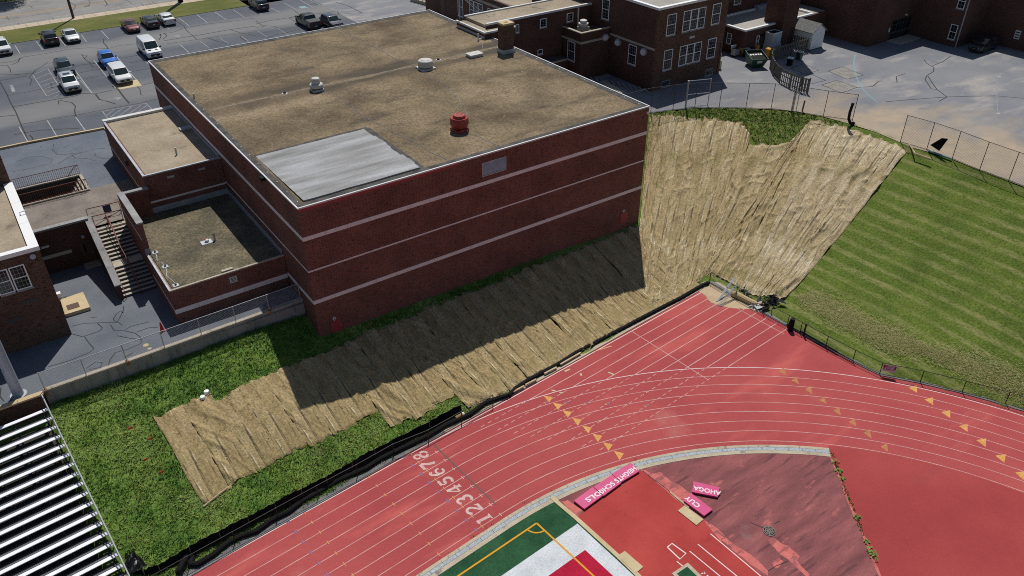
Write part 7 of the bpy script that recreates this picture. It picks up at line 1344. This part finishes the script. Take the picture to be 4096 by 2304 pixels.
def car(kind, label, paintm, x, y, rz, name='parked_car', roofpart=None, cat='car', z=ZG, sunroof=False, group='cars in the parking lot'):
    S_ = SHP[kind]; W2 = S_['W'] / 2; st_ = S_['st']; t = thing(name, label, cat, (x, y, z), group, rz); t['world_build'] = 0
    def sect(s):
        xx, zb, zr_, k = s; w = W2 * k; z0_ = .26 if abs(xx) < 2 else .32
        if zr_: top = [(xx, w * .93, zb), (xx, w * .80, zr_ - .07), (xx, w * .66, zr_ - .015), (xx, w * .3, zr_)]
        else: top = [(xx, w * .93, zb), (xx, w * .86, zb + .025), (xx, w * .7, zb + .045), (xx, w * .3, zb + .055)]
        return [(xx, w * .90, z0_), (xx, w * .985, .42), (xx, w, min(.66, zb - .08)), (xx, w * .985, zb - .07)] + top
    m = MB(); NP = 16
    for s in st_:
        h_ = sect(s); m.v += h_ + [(a, -b, c) for a, b, c in h_[::-1]]
    for i in range(len(st_) - 1):
        for k in range(NP): m.f.append((i * NP + k, i * NP + (k + 1) % NP, (i + 1) * NP + (k + 1) % NP, (i + 1) * NP + k)); m.mi.append(0)
    m.f += [tuple(range(NP)), tuple(range((len(st_) - 1) * NP, len(st_) * NP))[::-1]]; m.mi += [0, 0]
    body = m.build('body', paintm, t, smooth=38)
    Q = [[Vector(p) for p in sect(s)] for s in st_]; MR = lambda v: Vector((v.x, -v.y, v.z))
    def pane(nm, ps, off=.012, mat=None, par=None):
        ps = [Vector(p) for p in ps]; nn = (ps[1] - ps[0]).cross(ps[2] - ps[0]).normalized(); c = sum(ps, Vector()) / len(ps)
        if nn.dot(c - Vector((c.x * .6, 0, .9))) < 0: nn = -nn
        m = MB(); k = len(ps); m.add([p + nn * off for p in ps] + [p - nn * .01 for p in ps], [tuple(range(k)), tuple(range(2 * k - 1, k - 1, -1))] + [(i, i + k, (i + 1) % k + k, (i + 1) % k) for i in range(k)]); return m.build(nm, mat or MT['carglass'], par or t)
    def lerp(a, b, f): return a + (b - a) * f
    i0, i1 = S_['ws']; a, b = Q[i0], Q[i1]
    lo, hi = .04, .95
    def wsq(i0, i1, nm, lo=.05, hi=.95, kx=.93):
        T0, B0 = Q[i0][5], Q[i1][5]; T0 = Vector((T0.x, T0.y * kx, Q[i0][6].z - .02)); B0 = Vector((B0.x, B0.y * kx, Q[i1][5].z + .005))
        up, dn = lerp(B0, T0, hi), lerp(B0, T0, lo); mid_u = Vector((up.x + .02, 0, up.z + .02)); mid_d = Vector((dn.x + .05 * (1 if i1 > i0 else -1), 0, dn.z + .015)); return pane(nm, [MR(dn), mid_d, dn, up, mid_u, MR(up)], .03)
    wsq(i0, i1, 'windscreen'); j0, j1 = S_['rw'][1], S_['rw'][0]; wsq(j0, j1, 'rear_window', .12, .9)
    # side glass split by pillars
    ks = list(range(S_['rw'][1], S_['ws'][0] + 1)); xa, xb = st_[ks[0]][0], st_[ks[-1]][0]; xw = st_[S_['ws'][1]][0]
    def side(xx, v):
        xs = [s[0] for s in st_]; i = max(j for j in range(len(xs) - 1) if xs[j] <= xx + 1e-6); f = (xx - xs[i]) / (xs[i + 1] - xs[i]); return lerp(lerp(Q[i][4], Q[i][5], v), lerp(Q[i + 1][4], Q[i + 1][5], v), f)
    segs = [(xa + .10, xa + .42 * (xb - xa)), (xa + .46 * (xb - xa), xb - .05)] if not S_.get('van') else [(xa + 2.1, xb - .1)]
    if S_.get('bed'): segs = [(xa + .10, xa + .45 * (xb - xa)), (xa + .5 * (xb - xa), xb - .05)]
    if kind in ('minivan', 'suv'): segs = [(xa + .08, xa + .30 * (xb - xa)), (xa + .33 * (xb - xa), xa + .62 * (xb - xa)), (xa + .66 * (xb - xa), xb - .05)]
    for sgn in (1, -1):
        fl_ = (lambda v: v) if sgn > 0 else MR
        for n_, (s0, s1) in enumerate(segs):
            last = n_ == len(segs) - 1
            ps = [side(s0, .14), side(s1, .14)] + ([lerp(Q[i0][4], Q[i1][4], .62) + Vector((0, -.02, .05))] if last else []) + [side(s1, .88), side(s0, .88)]
            pane('side_window', [fl_(p) for p in ps])
        for e_, hx in enumerate(S_['wh']):
            yw = W2 * .985; r_ = S_['r']; wv = MB().tube([(hx, sgn * (yw - .20), r_), (hx, sgn * (yw + .012), r_)], r_, 16).build('wheel', MT['tire'], t); MB().tube([(hx, sgn * (yw + .0), r_), (hx, sgn * (yw + .02), r_)], r_ * .64, 10).build('rim', MT['rim'], wv)
            m = MB(); n2 = 12; o_ = [(hx + (r_ + .085) * math.cos(math.pi * q_ / n2), sgn * (yw + .006), r_ + (r_ + .085) * math.sin(math.pi * q_ / n2)) for q_ in range(n2 + 1)]; m.add(o_ + [(a_, b_ - sgn * .03, c_) for a_, b_, c_ in o_], [tuple(range(n2 + 1)), tuple(range(2 * n2 + 1, n2, -1))] + [(q_, q_ + 1, q_ + n2 + 2, q_ + n2 + 1) for q_ in range(n2)]); m.build('wheel_arch', MT['trim'], t)
        xm_ = Q[i1][4].x - .22; zm = Q[i1][4].z + .06; MB().box(xm_ - .09, xm_ + .09, sgn * W2 * .95 - .02 + (.0 if sgn > 0 else -.2), sgn * W2 * .95 + .02 + (.2 if sgn > 0 else 0), zm - .03, zm + .13).build('mirror', MT['trim'] if S_.get('van') else paintm, t)
        f = Q[-2]; MB().add([(f[3].x - .32, sgn * f[3].y * 1.02, f[3].z - .02), (f[3].x + .06, sgn * f[3].y * .93, f[3].z - .06), (f[3].x + .16, sgn * f[3].y * .60, f[3].z - .08), (f[3].x + .02, sgn * f[3].y * .58, f[3].z + .045), (f[3].x - .3, sgn * f[3].y * .86, f[3].z + .075), (f[3].x + .12, sgn * f[3].y * .9, f[3].z - .2), (f[3].x + .2, sgn * f[3].y * .6, f[3].z - .2)], [(0, 1, 4), (1, 2, 3, 4), (1, 5, 6, 2)]).build('headlight', MT['lamp'], t)
        r2 = Q[1]; MB().box(r2[3].x - .06, r2[3].x + .18, sgn * W2 * .97 - (.30 if sgn > 0 else -.005), sgn * W2 * .97 + (-.005 if sgn > 0 else .30) , r2[3].z - .22, r2[3].z + .02).build('tail_light', MT['tail'], t)
        if S_.get('rails'): MB().tube([(xa + .15, sgn * W2 * .70, st_[5][2] + .0), (xa + .3, sgn * W2 * .70, st_[5][2] + .05), (xb - .4, sgn * W2 * .70, st_[5][2] + .05), (xb - .2, sgn * W2 * .70, st_[5][2] + .0)], .022, 5).build('roof_rail', MT['chrome'], t)
        MB().box(xa, Q[i1][4].x - .5, sgn * W2 - .012, sgn * W2 + .012, .66, .68).build('door_trim', MT['trim'], t)
    xf = st_[-1][0]; MB().box(xf - .16, xf + .035, -W2 * .55, W2 * .55, .5, st_[-1][1] + .12).build('grille', MT['trim'], t); MB().box(xf - .1, xf + .03, -W2 * .8, W2 * .8, .28, .42).build('bumper_trim', MT['trim'], t)
    MB().box(xf + .03, xf + .045, -.12, .12, .56, .64).build('badge', MT['chrome'], t)
    xr = st_[0][0]; MB().box(xr - .03, xr + .1, -W2 * .84, W2 * .84, .3, .50).build('bumper_trim', MT['trim'] if kind != 'sedan' else paintm, t); MB().box(xr - .045, xr, -.17, .17, .62, .74).build('number_plate', MT['plate'], t)
    if sunroof: MB().box(-.75, .0, -.38, .38, st_[5][2] - .03, st_[5][2] + .012).build('sunroof', MT['carglass'], t)
    if S_.get('bed'):
        m = MB(); m.box(st_[1][0] + .12, st_[2][0] - .05, -W2 * .84, W2 * .84, 1.22, 1.325).build('bed_cover', MT['darkgrey'], t); MB().box(-2.93, -2.9, -W2 * .9, W2 * .9, .7, 1.2).build('tailgate', paintm, t)
        for k in range(5): MB().box(.3, .4, -.55 + .25 * k, -.48 + .25 * k, 1.88, 1.93).build('roof_lamp', MT['lamp'], t)
    if S_.get('van'):
        for k in (-.45, .45): MB().box(2.0, 2.25, k - .18, k + .18, 1.15, 1.235).build('bonnet_vent', MT['trim'], t)
    return t
DN, UP = -math.pi / 2, math.pi / 2
car('suv', 'white suv cut by the left frame edge in the back row', PA['white'], -11.0, 78.2, DN)
car('suv', 'black suv parked tail first beside the silver sedan', PA['black'], -4.95, 79.1, UP)
car('sedan', 'silver sedan facing out next to the black suv', PA['silver'], -2.25, 78.8, DN)
car('sedan', 'maroon sedan at the left of a row of three', PA['maroon'], 5.9, 79.0, DN)
car('sedan', 'dark charcoal sedan between the maroon and silver sedans', PA['dark'], 8.8, 79.5, UP)
car('sedan', 'silver sedan with its tail out, right of the charcoal sedan', PA['pale'], 11.2, 79.7, UP)
car('suv', 'navy suv alone at the top of the parking lot', PA['navy'], 25.4, 79.1, UP)
car('pickup', 'black pickup truck with covered bed behind the gym roof', PA['black'], 27.9, 65.4, UP, 'pickup_truck', cat='truck')
car('suv', 'dark violet suv half hidden by the gym roof', PA['violet'], 30.6, 63.0, DN)
car('van', 'white cargo van standing beside the gym corner', PA['white'], 5.15, 65.35, DN, 'cargo_van', cat='van')
car('hatch', 'bright blue compact suv behind the white minivan', PA['blue'], -.45, 64.3, DN)
car('minivan', 'white minivan nose to the pale concrete slab', PA['white'], -.55, 57.3, DN, 'minivan', cat='van')
car('suv', 'dark slate suv parked behind the silver suv', PA['slate'], -5.75, 63.8, DN)
car('suv', 'silver suv with sunroof by the hatched stall', PA['silver'], -6.35, 57.6, DN, sunroof=True)
car('suv', 'dark grey suv in the shade of the school building', PA['dark'], 98.1, 1.4, math.pi, group='cars at the school')
# ================================================================== street tree beyond the top left corner (its shade falls on the road)
def tree(x, y, z, hc, rc, label, seed):
    g_ = np.random.default_rng(seed); t = thing('street_tree', label, 'tree', (x, y, z)); MB().tube([(x, y, z), (x + .1, y, z + hc * .5), (x, y + .1, z + hc)], [.35, .25, .12], 9).build('trunk', MT['bark'], t)
    m = MB()
    for k in range(7):
        a_ = k * .9; m.tube([(x, y, z + hc * (.45 + .06 * k)), (x + math.cos(a_) * rc * .7, y + math.sin(a_) * rc * .7, z + hc * (.75 + .06 * k))], [.1, .04], 6)
    m.build('branch', MT['bark'], t)
    n_ = 9000; d = g_.normal(0, 1, (n_, 3)); d /= np.linalg.norm(d, axis=1)[:, None]; r_ = rc * g_.uniform(.35, 1, n_) ** .6 * (.75 + .4 * VN[0](d[:, 0] * 3 + 9, d[:, 1] * 3 + d[:, 2] * 2)); c = np.c_[d[:, 0] * r_, d[:, 1] * r_, d[:, 2] * r_ * .75 + hc]
    s_ = g_.uniform(.12, .28, n_); e1_ = g_.normal(0, 1, (n_, 3)); e1_ /= np.linalg.norm(e1_, axis=1)[:, None]; e2 = np.cross(e1_, d); V = np.stack([c - e1_ * s_[:, None], c + e2 * s_[:, None], c + e1_ * s_[:, None], c - e2 * s_[:, None]], 1).reshape(-1, 3)
    return fast_mesh('crown', V, np.arange(n_ * 4).reshape(-1, 4), [MT['blade3'], MT['blade1']], t, mi=g_.integers(0, 2, n_))
tree(-6.5, 109.0, ZG, 8.5, 4.6, 'leafy street tree across the road shading the lane', 11)
